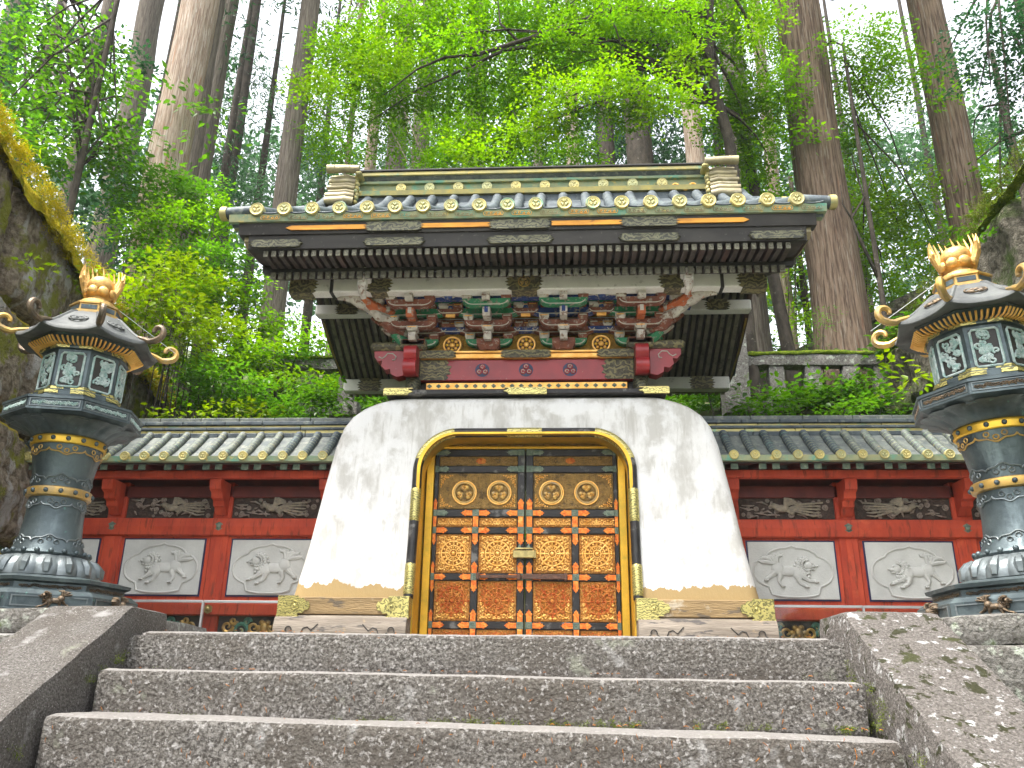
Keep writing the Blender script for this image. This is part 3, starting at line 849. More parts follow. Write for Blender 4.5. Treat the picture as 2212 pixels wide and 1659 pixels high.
b = MB()
zs = [0.57, 0.7, 0.9, 1.15, 1.45, 1.73, 2.0, 2.2, 2.33, 2.42, 2.49, 2.55, 2.60, 2.64, 2.67, 2.70, 2.725, 2.75, 2.77, 2.785]
sec = []
for z in zs:
    w, yf = interp(BW, z), interp(BF, z)
    d = YR - yf
    rc = 0.14
    pts = []
    for cx_, cy_, a0 in ((w - rc, -(d - rc), -PI / 2), (w - rc, d - rc, 0), (-(w - rc), d - rc, PI / 2), (-(w - rc), -(d - rc), PI)):
        for i in range(7):
            a = a0 + PI / 2 * i / 6
            pts.append((cx_ + rc * math.cos(a), YR + cy_ + rc * math.sin(a), z))
    sec.append(pts)
n_ = len(sec[0])
b.add([p for s in sec for p in s], [(i * n_ + k, i * n_ + (k + 1) % n_, (i + 1) * n_ + (k + 1) % n_, (i + 1) * n_ + k) for i in range(len(sec) - 1) for k in range(n_)] + [tuple(range(n_))[::-1], tuple(range((len(sec) - 1) * n_, len(sec) * n_))])
body = put('plaster_body', b, gate, m='plaster', smooth=True, sharp=35)
cut = MB().prism([(-1.10, 0.3)] + arch_path(1.10, 2.30, .40, .45) + [(1.10, 0.3)], 7.5, 12.5, 'y').mesh('cutter', None)
cob = bpy.data.objects.new('cutter', cut); C.objects.link(cob)
bo = body.modifiers.new('arch', 'BOOLEAN'); bo.operation = 'DIFFERENCE'; bo.object = cob; bo.solver = 'EXACT'
body.location = (0, 0, 0); body.parent = None
bpy.context.view_layer.update()
dg = bpy.context.evaluated_depsgraph_get()
me2 = bpy.data.meshes.new_from_object(body.evaluated_get(dg))
body.modifiers.clear(); body.data = me2
body.parent = gate; body.location = Vector((0, 0, 0)) - WPOS[gate.name]
bpy.data.objects.remove(cob)
me2.set_sharp_from_angle(angle=R(35))

# plinth: an upper squared course with brass corner plates, over a bulging lower one
for sx in (-1, 1):
    xa, xb = sx * 1.115, sx * 2.40
    put('plinth_course', MB().box(xa, xb, 8.31, 11.6, 0.405, 0.572, .008), gate, m='old_wood')
    lo = [(8.27, .03), (8.245, .10), (8.235, .20), (8.245, .30), (8.27, .365), (8.31, .395), (11.6, .395), (11.6, .03)]
    m = MB().prism(lo, min(xa, xb) + .0 - (.015 if sx < 0 else 0), max(xa, xb) + (.015 if sx > 0 else 0), 'x')
    ft_ = put('plinth_foot', m, gate, m='grey_wood', smooth=True, sharp=50)
    # carved outline on the foot: clover and a long cartouche
    for cx_ in (.14, 1.145):
        for k in range(3):
            a = PI / 2 + k * 2 * PI / 3
            put('carved_line', MB().tube([(sx * (1.115 + cx_) + .035 * math.cos(a) + .03 * math.cos(q), 8.234, .22 + .035 * math.sin(a) + .03 * math.sin(q)) for q in [a - 2 + 4 * i / 8 for i in range(9)]], .006, 5), ft_, m='black_board')
    for s2, bx in ((1, .26), (-1, 1.02)):
        ln = [(sx * (1.115 + bx + s2 * dx), 8.234 + .012 * abs(dz - .02) / .1, .20 + dz) for dx, dz in ((.16, .11), (.10, .05), (.06, .08), (.02, .07), (0, .02), (.02, -.03), (.07, -.05), (.10, -.09), (.16, -.12))]
        put('carved_line', MB().tube(ln, .006, 5), ft_, m='black_board')
    put('plinth_step', MB().box(xa + sx * .0, xb + sx * .06, 8.19, 11.65, -0.02, 0.03, .006), gate, m='granite_wall')
    for xc, hand in ((xa, sx), (xb, -sx)):
        pl = [(0, -.095), (.20, -.095), (.215, -.07), (.255, -.075), (.275, -.045), (.31, -.04), (.325, 0), (.31, .04), (.275, .045), (.255, .075), (.215, .07), (.20, .095), (0, .095)]
        pts = [(xc - hand * .012 + hand * px, .488 + pz) for px, pz in pl]
        p = put('corner_plate', MB().prism(pts, 8.302, 8.315, 'y', .004), gate, m='brass_plate')
        put('plate_side', MB().box(xc - hand * .003, xc - hand * .012, 8.306, 8.55, .393, .583), p, m='brass_plate')
        put('flower_boss', MB().ring((xc + hand * .16, 8.297, .488), .040, .006, 20, 6).ball((xc + hand * .16, 8.297, .488), (.016, .01, .016), 8, 5), p, m='brass_plate', smooth=True)
        put('plate_lip', MB().box(xc - hand * .014, xc + hand * .21, 8.292, 8.32, .372, .396), p, m='brass_plate')

# jambs and soffit of the doorway, gilded, and the round black moulding with brass sleeves
ap = arch_path(1.098, 2.298, .40, 0.0)
v = [(x, 8.50, z) for x, z in ap] + [(x, 8.965, z) for x, z in ap]
k = len(ap)
v += [(x * 1.03, 8.50, z * 1.005 + .01) for x, z in ap] + [(x * 1.03, 8.965, z * 1.005 + .01) for x, z in ap]
f = []
for i in range(k - 1):
    f += [(i, i + 1, k + i + 1, k + i), (2 * k + i, 3 * k + i, 3 * k + i + 1, 2 * k + i + 1), (i, 2 * k + i, 2 * k + i + 1, i + 1), (k + i, k + i + 1, 3 * k + i + 1, 3 * k + i)]
put('gilded_jamb', MB().add(v, f), gate, m='gold_bright', smooth=True)
TP = [(x, interp(BF, max(.57, z)) - .012, z) for x, z in arch_path(1.135, 2.338, .43, 0.575, 20)]
trim = put('arch_moulding', MB().tube(TP, .050, 10), gate, m='black_lacquer', smooth=True)


def trim_sleeve(i0, i1):
    P = TP[i0:i1]
    rr = [.030 if (i == 0 or i == len(P) - 1) else .0545 for i in range(len(P))]
    put('brass_sleeve', MB().tube(P, rr, 10), trim, m='brass_plate', smooth=True)


def dens(P, n):
    out = []
    for a, b_ in zip(P, P[1:]):
        out += [tuple(a[k] + (b_[k] - a[k]) * t / n for k in range(len(a))) for t in range(n)]
    return out + [P[-1]]


TP = dens(TP, 4)
_len = [0]
for a, b_ in zip(TP, TP[1:]): _len.append(_len[-1] + (Vector(b_) - Vector(a)).length)
tot = _len[-1]


def idx_at(s): return min(range(len(_len)), key=lambda i: abs(_len[i] - s))


for s0, s1 in ((0, .38), (.74, 1.16), (1.46, 1.98), (tot / 2 - .24, tot / 2 + .24), (tot - 1.98, tot - 1.46), (tot - 1.16, tot - .74), (tot - .38, tot)):
    trim_sleeve(idx_at(s0), idx_at(s1) + 1)
put('door_lintel', MB().box(-1.08, 1.08, 8.90, 8.99, 2.245, 2.36), gate, m='gold_dark')
put('door_frame', MB().box(-1.085, -1.003, 8.865, 8.96, 0, 2.275, .006).box(1.003, 1.085, 8.865, 8.96, 0, 2.275, .006).box(-1.003, 1.003, 8.865, 8.96, 2.235, 2.262, .005), gate, m='gold_bright')
put('threshold', MB().box(-1.09, 1.09, 8.60, 9.1, -0.02, .05, .01), gate, m='old_wood')


# ---- doors
def crest(r, dep=.012):
    """three heart leaves in a ring, facing -Y"""
    m = MB().ring((0, 0, 0), r * .9, r * .10, 24, 6, 'y')
    for k in range(3):
        a = PI / 2 + k * 2 * PI / 3
        ca, sa = math.cos(a), math.sin(a)
        for s in (-1, 1):
            m.ball((ca * r * .47 - sa * s * r * .17, 0, sa * r * .47 + ca * s * r * .17), (r * .235, dep, r * .235), 9, 5)
        m.ball((ca * r * .27, 0, sa * r * .27), (r * .19, dep * .8, r * .19), 8, 5)
    return m


def disc(r, y0, y1, n=24):
    return MB().prism([(r * math.cos(2 * PI * i / n), r * math.sin(2 * PI * i / n)) for i in range(n)], y0, y1, 'y')


def arm_plate(L, w):
    p = [(0, -w), (L * .50, -w), (L * .56, -w * 1.25), (L * .68, -w * 1.15), (L * .70, -w * .75), (L * .84, -w * .75), (L * .86, -w * .35), (L, 0)]
    p = p + [(x, -z) for x, z in reversed(p[:-1])]
    m = MB().prism(p, -.004, .004, 'y', .002)
    for x in (.2, .45, .72):
        m.ball((L * x, -.006, w * .5 if x < .6 else 0), .005, 6, 4).ball((L * x, -.006, -w * .5 if x < .6 else 0), .005, 6, 4)
    return m


wheel = MB()
wheel.ring((0, 0, 0), .128, .011, 32, 6).ring((0, 0, 0), .082, .009, 28, 6).ring((0, 0, 0), .040, .008, 20, 6).ball((0, 0, 0), (.026, .02, .026), 12, 6)
for k in range(8):
    a = k * PI / 4
    wheel.tube([(math.cos(a) * .045, -.002, math.sin(a) * .045), (math.cos(a) * .125, -.002, math.sin(a) * .125)], [.009, .012], 6)
    wheel.ball((math.cos(a) * .152, 0, math.sin(a) * .152), (.018, .012, .018), 8, 5).ball((math.cos(a) * .178, 0, math.sin(a) * .178), (.010, .008, .010), 6, 4)
    b2 = a + PI / 8
    wheel.ball((math.cos(b2) * .106, 0, math.sin(b2) * .106), (.014, .009, .014), 6, 4).ball((math.cos(b2) * .062, 0, math.sin(b2) * .062), (.011, .008, .011), 6, 4).ball((math.cos(b2) * .150, 0, math.sin(b2) * .150), (.010, .008, .010), 6, 4)
wheel_gold = wheel.mesh('wheel', 'gold', True)
wheel_red = wheel.mesh('wheel_red', 'red_gold', True)
corner = MB()
for c_, r0, r1, tn, a0 in (((.045, .045), .034, .006, 1.2, PI), ((.105, .028), .024, .005, -1.1, PI), ((.028, .105), .024, .005, 1.1, -PI / 2), ((.155, .020), .016, .004, 1.0, PI), ((.020, .155), .016, .004, -1.0, -PI / 2)):
    corner.tube(spiral(c_, r0, r1, tn, a0, 12), [.010 - .006 * i / 12 for i in range(13)], 6)
for px, pz in ((.012, .012), (.07, .075), (.075, .012), (.012, .075), (.13, .045), (.045, .13), (.19, .012), (.012, .19)):
    corner.ball((px, 0, pz), (.012, .009, .012), 6, 4)
corner_gold = corner.mesh('corner', 'gold', True)
corner_red = corner.mesh('corner_red', 'red_gold', True)
vine = MB()
for i in range(6):
    x = -.155 + i * .062
    vine.tube(spiral((x, 0), .026, .005, 1.15 * (1 if i % 2 else -1), PI if i % 2 else 0, 10), [.008 - .004 * q / 10 for q in range(11)], 5)
    vine.ball((x + .03, 0, .022 * (1 if i % 2 else -1)), (.014, .007, .009), 6, 4).ball((x + .03, 0, -.022 * (1 if i % 2 else -1)), (.010, .007, .012), 6, 4)
vine.ring((0, 0, 0), .020, .007, 12, 5).ball((0, -.004, 0), (.012, .008, .012), 8, 5)
vine_gold = vine.mesh('vine', 'gold', True)
vine_red = vine.mesh('vine_red', 'red_gold', True)
vine_dark = vine.mesh('vine_dark', 'gold_dark', True)
arm_h = arm_plate(.125, .028).mesh('arm', 'red_gilt')
arm_g = arm_plate(.125, .028).mesh('arm_green', 'verdigris')
stud = MB().box(-.036, .036, -.006, .004, -.036, .036, .003).ring((0, -.006, 0), .024, .004, 16, 5).ball((0, -.007, 0), (.010, .006, .010), 8, 5).mesh('stud', 'verdigris')
crest_door = crest(.122).mesh('door_crest', 'bronze_gilt', True)
crest_ring = MB().ring((0, 0, 0), .128, .010, 32, 6).mesh('crest_ring', 'gold', True)
DZ = dict(frieze=(2.05, 2.155), crestp=(1.567, 1.965), narrow=(1.372, 1.474), wa=(.885, 1.295), wb=(.395, .803), bot=(.06, .312))
YD = 8.90
for sx in (-1, 1):
    leaf = put('door_leaf', MB().box(sx * .006, sx * .998, YD + .012, YD + .06, .05, 2.235), gate, m='black_lacquer')
    I_, M0, M1, O_ = .085, .497, .572, .955       # inner stile, middle stile, outer stile
    put('stile', MB().box(sx * .008, sx * I_, YD - .012, YD + .02, .052, 2.233, .006), leaf, m='black_lacquer')
    put('stile', MB().box(sx * O_, sx * .997, YD - .012, YD + .02, .052, 2.233, .006), leaf, m='black_lacquer')
    put('stile', MB().box(sx * M0, sx * M1, YD - .012, YD + .02, .052, 1.481, .006), leaf, m='black_lacquer')
    rails = [(.318, .390), (.808, .880), (1.300, 1.368), (1.480, 1.562), (1.970, 2.045), (2.160, 2.232)]
    for r_, (z0, z1) in enumerate(rails):
        for xa, xb in (((I_, M0), (M1, O_)) if r_ < 3 else ((I_, O_),)):
            put('rail', MB().box(sx * (xa + .001), sx * (xb - .001), YD - .010, YD + .02, z0, z1, .006), leaf, m='black_lacquer')
        zc = (z0 + z1) / 2
        for kx, xc in enumerate(((.008 + I_) / 2, (M0 + M1) / 2, (O_ + .997) / 2)):
            if r_ > 3 and kx == 1: continue
            put('stud_plate', stud, leaf, (sx * xc, YD - .018, zc), scl=(.55 if kx == 2 else 1, 1, 1))
            mm = arm_g if (r_ > 3 or (kx == 2 and r_ == 3)) else arm_h
            if kx < 2: put('rail_fitting', mm, leaf, (sx * (xc + .037), YD - .016, zc), scl=(sx, 1, 1))
            if kx > 0: put('rail_fitting', mm, leaf, (sx * (xc - (.037 if kx == 1 else .022)), YD - .016, zc), scl=(-sx, 1, 1))
            if r_ == 2:
                put('stile_fitting', MB().box(sx * xc - (.030 if kx < 2 else .018), sx * xc + (.030 if kx < 2 else .018), YD - .0185, YD - .012, zc + .038, zc + .152, .002), leaf, m='red_gilt')
            elif r_ <= 3 and not (kx == 1 and r_ == 3):
                put('stile_fitting', arm_h, leaf, (sx * xc, YD - .0165, zc + .037), rot=(0, -PI / 2, 0), scl=(1 if r_ != 2 else .75, 1, 1 if kx != 2 else .6))
            if r_ < 3:
                put('stile_fitting', arm_h, leaf, (sx * xc, YD - .0165, zc - .037), rot=(0, PI / 2, 0), scl=(1 if r_ != 3 else .75, 1, 1 if kx != 2 else .6))
    cols = ((I_ + .002, M0 - .002), (M1 + .002, O_ - .002))
    for key in ('narrow', 'wa', 'wb', 'bot'):
        z0, z1 = DZ[key]
        for ci, (xa, xb) in enumerate(cols):
            xm, zm = sx * (xa + xb) / 2, (z0 + z1) / 2
            p = put('panel', MB().box(sx * xa, sx * xb, YD + .002, YD + .02, z0, z1, .008), leaf, m='gold_panel')
            if key in ('wa', 'wb'):
                put('wheel_medallion', wheel_red if key == 'wb' else wheel_gold, leaf, (xm, YD - .004, zm))
                for ex in (-1, 1):
                    for ez in (-1, 1):
                        put('corner_scroll', corner_red if (key == 'wb' and ez < 0) else corner_gold, leaf, (xm - ex * (.18 if ci == 0 else .165), YD - .001, zm - ez * .185), scl=(ex, 1, ez))
            else:
                put('vine_scroll', vine_red if key == 'bot' else vine_gold, leaf, (xm, YD - .001, zm if key == 'narrow' else z1 - .05))
                if key == 'bot':
                    put('vine_scroll', vine_red, leaf, (xm, YD - .001, z1 - .15), scl=(-1, 1, 1))
    z0, z1 = DZ['crestp']
    put('crest_panel', MB().box(sx * (I_ + .002), sx * (O_ - .002), YD + .002, YD + .02, z0, z1, .008), leaf, m='gold_dark')
    for xc in (.285, .665):
        put('crest', crest_door, leaf, (sx * xc, YD - .004, (z0 + z1) / 2 - .02))
        put('crest_ring', crest_ring, leaf, (sx * xc, YD - .006, (z0 + z1) / 2 - .02))
        for q in range(3):
            an = PI / 2 + q * 2 * PI / 3
            put('crest_vein', MB().tube(spiral((0, 0), .028, .006, 1.2, an, 10), .0045, 4), leaf, (sx * xc + .056 * math.cos(an), YD - .017, (z0 + z1) / 2 - .02 + .056 * math.sin(an)), m='gold')
    for ex, xx in ((1, I_ + .02), (-1, O_ - .02)):
        for ez, zz_ in ((1, z0 + .02), (-1, z1 - .02)):
            put('corner_scroll', corner_gold, leaf, (sx * xx, YD - .001, zz_), scl=(sx * ex * .7, 1, ez * .7))
    z0, z1 = DZ['frieze']
    put('frieze_panel', MB().box(sx * (I_ + .002), sx * (O_ - .002), YD + .002, YD + .02, z0, z1, .006), leaf, m='gold_dark')
    for xc in (.27, .69):
        put('vine_scroll', vine_dark, leaf, (sx * xc, YD - .001, (z0 + z1) / 2))
    put('red_flower', MB().ball((0, 0, 0), (.06, .012, .035), 10, 5), leaf, (sx * .49, YD - .001, (z0 + z1) / 2), m='red_gold', smooth=True)
# the long bolt across both leaves and the padlock
zb = .845
bolt = root('door_bolt', 'long rusty iron bar bolt lying across both golden door leaves', 'bolt', (0, YD, zb))
put('bar', MB().box(-.50, .42, YD - .052, YD - .034, zb - .016, zb + .016, .004), bolt, m='iron_rust')
put('sleeve', MB().box(-.02, .44, YD - .062, YD - .028, zb - .026, zb + .026, .005), bolt, m='iron_rust')
for x in (-.49, -.06, .43):
    put('staple', MB().box(x - .018, x + .018, YD - .074, YD - .006, zb - .036, zb + .036, .006), bolt, m='iron_rust')
lk = root('padlock', 'old box shaped brass padlock hanging in the middle of the golden doors', 'padlock', (0, YD, 1.06))
put('case', MB().box(-.125, .12, YD - .085, YD - .03, 1.035, 1.115, .006), lk, m='brass')
put('shackle', MB().tube([(-.10, YD - .055, 1.11), (-.10, YD - .055, 1.135), (.085, YD - .055, 1.135), (.085, YD - .055, 1.11)], .010, 8), lk, m='brass')
put('end_cap', MB().box(.10, .123, YD - .090, YD - .026, 1.030, 1.12, .006), lk, m='brass')
for x in (-.055, .042):
    put('hasp', MB().prism([(x - .03, 1.115), (x + .03, 1.115), (x + .018, 1.15), (x, 1.195), (x - .018, 1.15)], YD - .050, YD - .040, 'y').tube([(x, YD - .045, 1.135), (x, YD - .01, 1.135)], .008, 6), lk, m='verdigris')

# ---- the rail on the plaster shoulder, its brass sleeves, the gold strip and the red beam
rail = put('shoulder_rail', MB().box(-1.555, 1.555, 8.62, 11.28, 2.787, 2.852, .012), gate, m='black_lacquer')
for x0, x1 in ((-1.575, -1.24), (-.24, .24), (1.24, 1.575)):
    c_ = (x0 + x1) / 2; hw = (x1 - x0) / 2
    pts = [(c_ - hw, 2.785), (c_ + hw - .06, 2.785), (c_ + hw - .05, 2.805), (c_ + hw, 2.82), (c_ + hw - .05, 2.838), (c_ + hw - .06, 2.857), (c_ - hw, 2.857)] if c_ < 0 else [(-p, q) for p, q in [(-c_ - hw, 2.785), (-c_ + hw - .06, 2.785), (-c_ + hw - .05, 2.805), (-c_ + hw, 2.82), (-c_ + hw - .05, 2.838), (-c_ + hw - .06, 2.857), (-c_ - hw, 2.857)]]
    put('brass_sleeve', MB().prism(pts, 8.606, 8.64, 'y', .003), rail, m='brass_plate')
    put('brass_cap', MB().box(c_ - hw * .95, c_ + hw * .95, 8.61, 8.80, 2.853, 2.866), rail, m='brass')
st = put('gold_strip', MB().box(-1.14, 1.14, 8.845, 8.90, 2.925, 3.005, .004), gate, m='gold')
dia = MB().prism([(-.030, 0), (0, -.026), (.030, 0), (0, .026)], -.004, .003, 'y').mesh('diamond', 'verdigris')
for i in range(22):
    put('diamond', dia, st, (-1.10 + i * 2.2 / 21, 8.842, 2.965))
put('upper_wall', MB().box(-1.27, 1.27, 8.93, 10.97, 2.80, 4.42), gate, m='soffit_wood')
gw = put('gilded_wall', MB().box(-1.2, 1.2, 8.905, 8.94, 3.33, 3.95), gate, m='gold_lattice')
beam = put('red_beam', MB().box(-1.21, 1.21, 8.84, 8.93, 3.03, 3.285, .008), gate, m='crimson')
scal = [(0, .0), (.30, 0), (.33, .03), (.30, .06), (.36, .075), (.33, .12), (.36, .165), (.30, .18), (.33, .21), (.30, .24), (0, .24)]
for sx in (-1, 1):
    put('brocade_wrap', MB().prism([(sx * (1.215 - x), 3.037 + z) for x, z in scal], 8.832, 8.86, 'y'), beam, m='brocade')
crest_b = crest(.088, .010).mesh('beam_crest', 'paint_blue', True)
crest_p = crest(.088, .010)
for x in (-.50, 0.0, .50):
    c0 = put('crest', MB().merge(disc(.082, 8.837 - 8.84, .003), Matrix.Translation((x, 8.84, 3.155))), beam, m='panel_edge')
    for k in range(3):
        a = PI / 2 + k * 2 * PI / 3
        cx_, cz_ = x + math.cos(a) * .040, 3.155 + math.sin(a) * .040
        m = MB().ball((cx_, 8.836, cz_), (.035, .007, .035), 10, 5)
        put('crest_leaf', m, beam, m='crimson', smooth=True)
        put('crest_vein', MB().tube([(cx_ + .02 * math.cos(q), 8.829, cz_ + .02 * math.sin(q)) for q in [i * PI / 4 for i in range(8)]], .004, 4), beam, m='outline_white')
led = put('gold_ledge', MB().box(-1.215, 1.215, 8.80, 8.93, 3.287, 3.345, .006).box(-1.215, 1.215, 8.775, 8.93, 3.346, 3.372, .004), gate, m='gold')
for c_, hw in ((-1.05, .20), (0, .24), (1.05, .20)):
    pts = [(c_ - hw, 3.284), (c_ + hw, 3.284), (c_ + hw + .05, 3.31), (c_ + hw + .02, 3.328), (c_ + hw + .05, 3.35), (c_ + hw, 3.376), (c_ - hw, 3.376), (c_ - hw - .05, 3.35), (c_ - hw - .02, 3.328), (c_ - hw - .05, 3.31)]
    put('brocade_wrap', MB().prism(pts, 8.768, 8.79, 'y'), led, m='brocade')
for sx in (-1, 1):
    X = sx * 1.295
    put('column', MB().lathe([(.085, 2.85), (.10, 2.87), (.10, 2.89), (.088, 2.90), (.088, 3.42)], 20, (X, 8.88, 0)), gate, m='dull_plate', smooth=True)
    put('column_cap', MB().box(X - .15, X + .15, 8.70, 9.02, 3.38, 3.50, .02), gate, m='brocade')
    # red scroll beam-end that points at the viewer
    pr = [(8.80, 3.06), (8.66, 3.03), (8.58, 3.05), (8.545, 3.10), (8.555, 3.17), (8.60, 3.205), (8.565, 3.25), (8.56, 3.32), (8.60, 3.37), (8.80, 3.385)]
    put('beam_end', MB().prism(pr, X - .072, X + .072, 'x'), gate, m='crimson', smooth=True, sharp=60)
    # red cloud-shaped beam-end that points sideways
    pr = [(.10, 3.385), (.46, 3.385), (.455, 3.31), (.41, 3.26), (.36, 3.27), (.37, 3.20), (.32, 3.15), (.26, 3.16), (.25, 3.10), (.18, 3.06), (.10, 3.08)]
    be = put('cloud_beam_end', MB().prism([(sx * (1.295 + x), z) for x, z in pr], 8.80, 8.94, 'y', .006), gate, m='crimson')
    ln = [(sx * (1.295 + x), 8.788, z) for x, z in ((.40, 3.31), (.36, 3.29), (.33, 3.31), (.30, 3.35), (.24, 3.35), (.20, 3.31), (.21, 3.27), (.24, 3.27))]
    put('scroll_line', MB().tube(ln, .007, 5), be, m='outline_white')
    put('brocade_top', MB().box(sx * 1.37, sx * 1.80, 8.76, 8.96, 3.388, 3.49, .03), gate, m='brocade')

# ---- bracket clusters
def arm(L, h, d, col, y, z, x=0.0):
    """boat-shaped bracket arm, ends sweeping up, with a pale line round it; returns [(mesh builder, material)]"""
    n = 8
    bot = [(-L + L * .42 * (1 - math.cos(PI / 2 * i / n)), z + h - h * math.sin(PI / 2 * i / n)) for i in range(n + 1)]
    poly = [(x + p, q) for p, q in bot] + [(x - p, q) for p, q in reversed(bot)]
    body_ = MB().prism(poly, y - d / 2, y + d / 2, 'y')
    line = MB().tube([(x + (p - x) * .90, y - d / 2 - .003, z + h * .5 + (q - z - h * .5) * .72) for p, q in poly[1:-1]], .0055, 4)
    return body_, line


def block(x, y, z, w, h):
    m = MB()
    a, c_ = w / 2, w * .36
    m.add([(x - c_, y - c_, z), (x + c_, y - c_, z), (x + c_, y + c_, z), (x - c_, y + c_, z),
           (x - a, y - a, z + h * .45), (x + a, y - a, z + h * .45), (x + a, y + a, z + h * .45), (x - a, y + a, z + h * .45),
           (x - a, y - a, z + h), (x + a, y - a, z + h), (x + a, y + a, z + h), (x - a, y + a, z + h)],
          [(0, 3, 2, 1), (8, 9, 10, 11)] + [(i, (i + 1) % 4, 4 + (i + 1) % 4, 4 + i) for i in range(4)] + [(4 + i, 4 + (i + 1) % 4, 8 + (i + 1) % 4, 8 + i) for i in range(4)])
    return m


def nose(y0, y1, z, w, h, x=0.0):
    """forward-pointing arm with a drooping snout"""
    pr = [(y0, z), (y1 + .10, z), (y1 + .03, z - .012), (y1, z + h * .25), (y1 + .005, z + h * .75), (y1 + .05, z + h), (y0, z + h)]
    return MB().prism(pr, x - w / 2, x + w / 2, 'x')


CY = 8.88
blk_cols = ('paint_brown', 'paint_white', 'paint_blue', 'paint_green')


def cluster(X, flip, corner_side=0):
    base = put('bracket_cluster', block(X, CY - .05, 3.372, .26, .12), gate, m='paint_brown')
    A, B = ('paint_green', 'paint_blue') if flip else ('paint_blue', 'paint_green')
    def lat(L, y, z, col, x=0.0):
        bd, ln = arm(L, .085, .085, col, y, z, X + x)
        put('bracket_arm', bd, base, m=col)
        put('arm_line', ln, base, m='outline_white')
    def blks(xs, y, z, w=.115, h=.068, cs=('paint_white', 'paint_brown', 'paint_blue')):
        for i, bx in enumerate(xs):
            q = put('bearing_block', block(X + bx, y, z, w, h), base, m=cs[i % len(cs)])
            put('block_line', MB().box(X + bx - w * .36, X + bx + w * .36, y - w / 2 - .003, y - w / 2, z + h * .62, z + h * .80), base, m='outline_white' if i % 2 else 'gold')
    lat(.27, CY - .03, 3.445, 'paint_green')
    put('bracket_nose', nose(CY, CY - .30, 3.455, .085, .10, X), base, m='paint_white')
    blks((-.22, .22), CY - .03, 3.53)
    lat(.40, CY - .02, 3.60, 'paint_brown'); blks((-.35, .35), CY - .02, 3.685)
    lat(.27, CY - .25, 3.585, 'paint_brown'); blks((0,), CY - .25, 3.55, .13, .05)
    blks((-.22, .22), CY - .25, 3.67)
    put('bracket_nose', nose(CY - .1, CY - .50, 3.655, .085, .11, X), base, m='paint_white' if not corner_side else 'paint_orange')
    put('nose_stripe', MB().box(X - .020, X + .020, CY - .503, CY - .497, 3.672, 3.745), base, m='paint_blue' if not corner_side else 'outline_white')
    lat(.40, CY - .24, 3.735, A); blks((-.35, .35), CY - .24, 3.815, cs=('paint_brown', 'paint_white'))
    lat(.27, CY - .48, 3.745, 'paint_green' if not corner_side else 'paint_brown'); blks((-.22, .22), CY - .48, 3.828, .115, .06)
    put('bracket_nose', nose(CY - .35, CY - .62, 3.80, .085, .09, X), base, m='paint_white')
    if corner_side:
        s = corner_side
        # outward and diagonal arms, stepping up and out, with a carved snout
        for j, (o, y, z, c_) in enumerate(((.16, CY - .12, 3.50, 'paint_green'), (.27, CY - .24, 3.60, 'paint_brown'), (.38, CY - .36, 3.70, 'paint_white'), (.46, CY - .46, 3.79, 'paint_orange'))):
            P = [(X, CY, z), (X + s * o * .6, CY + (y - CY) * .6, z - .01), (X + s * o, y, z + .005), (X + s * (o + .07), y - .05, z + .06), (X + s * (o + .05), y - .07, z + .10)]
            put('diagonal_arm', MB().tube(P, [.055, .058, .062, .05, .022], 8), base, m=c_, smooth=True)
            put('bearing_block', block(X + s * o * .85, CY + (y - CY) * .85, z + .045, .13, .07), base, m='paint_white')
            put('side_arm', MB().tube([(X + s * .05, CY - .02 - .06 * j, z), (X + s * (o + .02), CY - .02 - .08 * j, z), (X + s * (o + .12), CY - .02 - .08 * j, z + .06)], [.042, .045, .02], 8), base, m=('paint_brown', 'paint_white', 'paint_brown', 'paint_white')[j], smooth=True)
        hd = put('carved_head', MB().tube([(X + s * .42, CY - .40, 3.80), (X + s * .56, CY - .46, 3.83), (X + s * .66, CY - .50, 3.87), (X + s * .76, CY - .52, 3.86), (X + s * .82, CY - .53, 3.84)], [.075, .085, .065, .035, .012], 10), base, m='paint_white', smooth=True)
        put('carved_head', MB().tube([(X + s * .58, CY - .44, 3.88), (X + s * .68, CY - .48, 3.92), (X + s * .76, CY - .50, 3.90)], [.03, .028, .008], 8).ball((X + s * .62, CY - .52, 3.86), .018, 8, 5), base, m='paint_white', smooth=True)


for zz_, yy_, mm in ((3.755, CY - .02, 'paint_brown'), (3.88, CY - .24, 'paint_green'), (3.655, CY - .0, 'paint_brown')):
    tb_ = put('tie_beam', MB().box(-1.35, 1.35, yy_ - .035, yy_ + .035, zz_, zz_ + .045, .006), gate, m=mm)
    put('beam_line', MB().box(-1.33, 1.33, yy_ - .039, yy_ - .035, zz_ + .028, zz_ + .036), tb_, m='outline_white')
for i in range(13):
    xb_ = -1.29 + i * .215
    for zz_, yy_ in ((3.69, CY - .02), (3.822, CY - .24), (3.838, CY - .47)):
        tb_ = put('small_block', block(xb_, yy_, zz_, .09, .055), gate, m=blk_cols[(i * 2 + int(zz_ * 10)) % 4])
        put('block_line', MB().box(xb_ - .032, xb_ + .032, yy_ - .049, yy_ - .045, zz_ + .036, zz_ + .046), tb_, m='outline_white' if i % 2 else 'gold')
for xb_ in (-.86, 0, .86):
    for zz_, yy_, mm in ((3.622, CY - .03, 'paint_blue'), (3.752, CY - .26, 'paint_brown')):
        bd_, ln_ = arm(.15, .06, .07, mm, yy_, zz_, xb_)
        q_ = put('small_arm', bd_, gate, m=mm); put('arm_line', ln_, q_, m='outline_white')
cluster(-1.29, True, -1)
cluster(-.43, True)
cluster(.43, False)
cluster(1.29, True, 1)
ctr = put('ceiling_board', MB().box(-1.9, 1.9, 8.42, 8.90, 3.905, 3.93), gate, m='paint_blue')
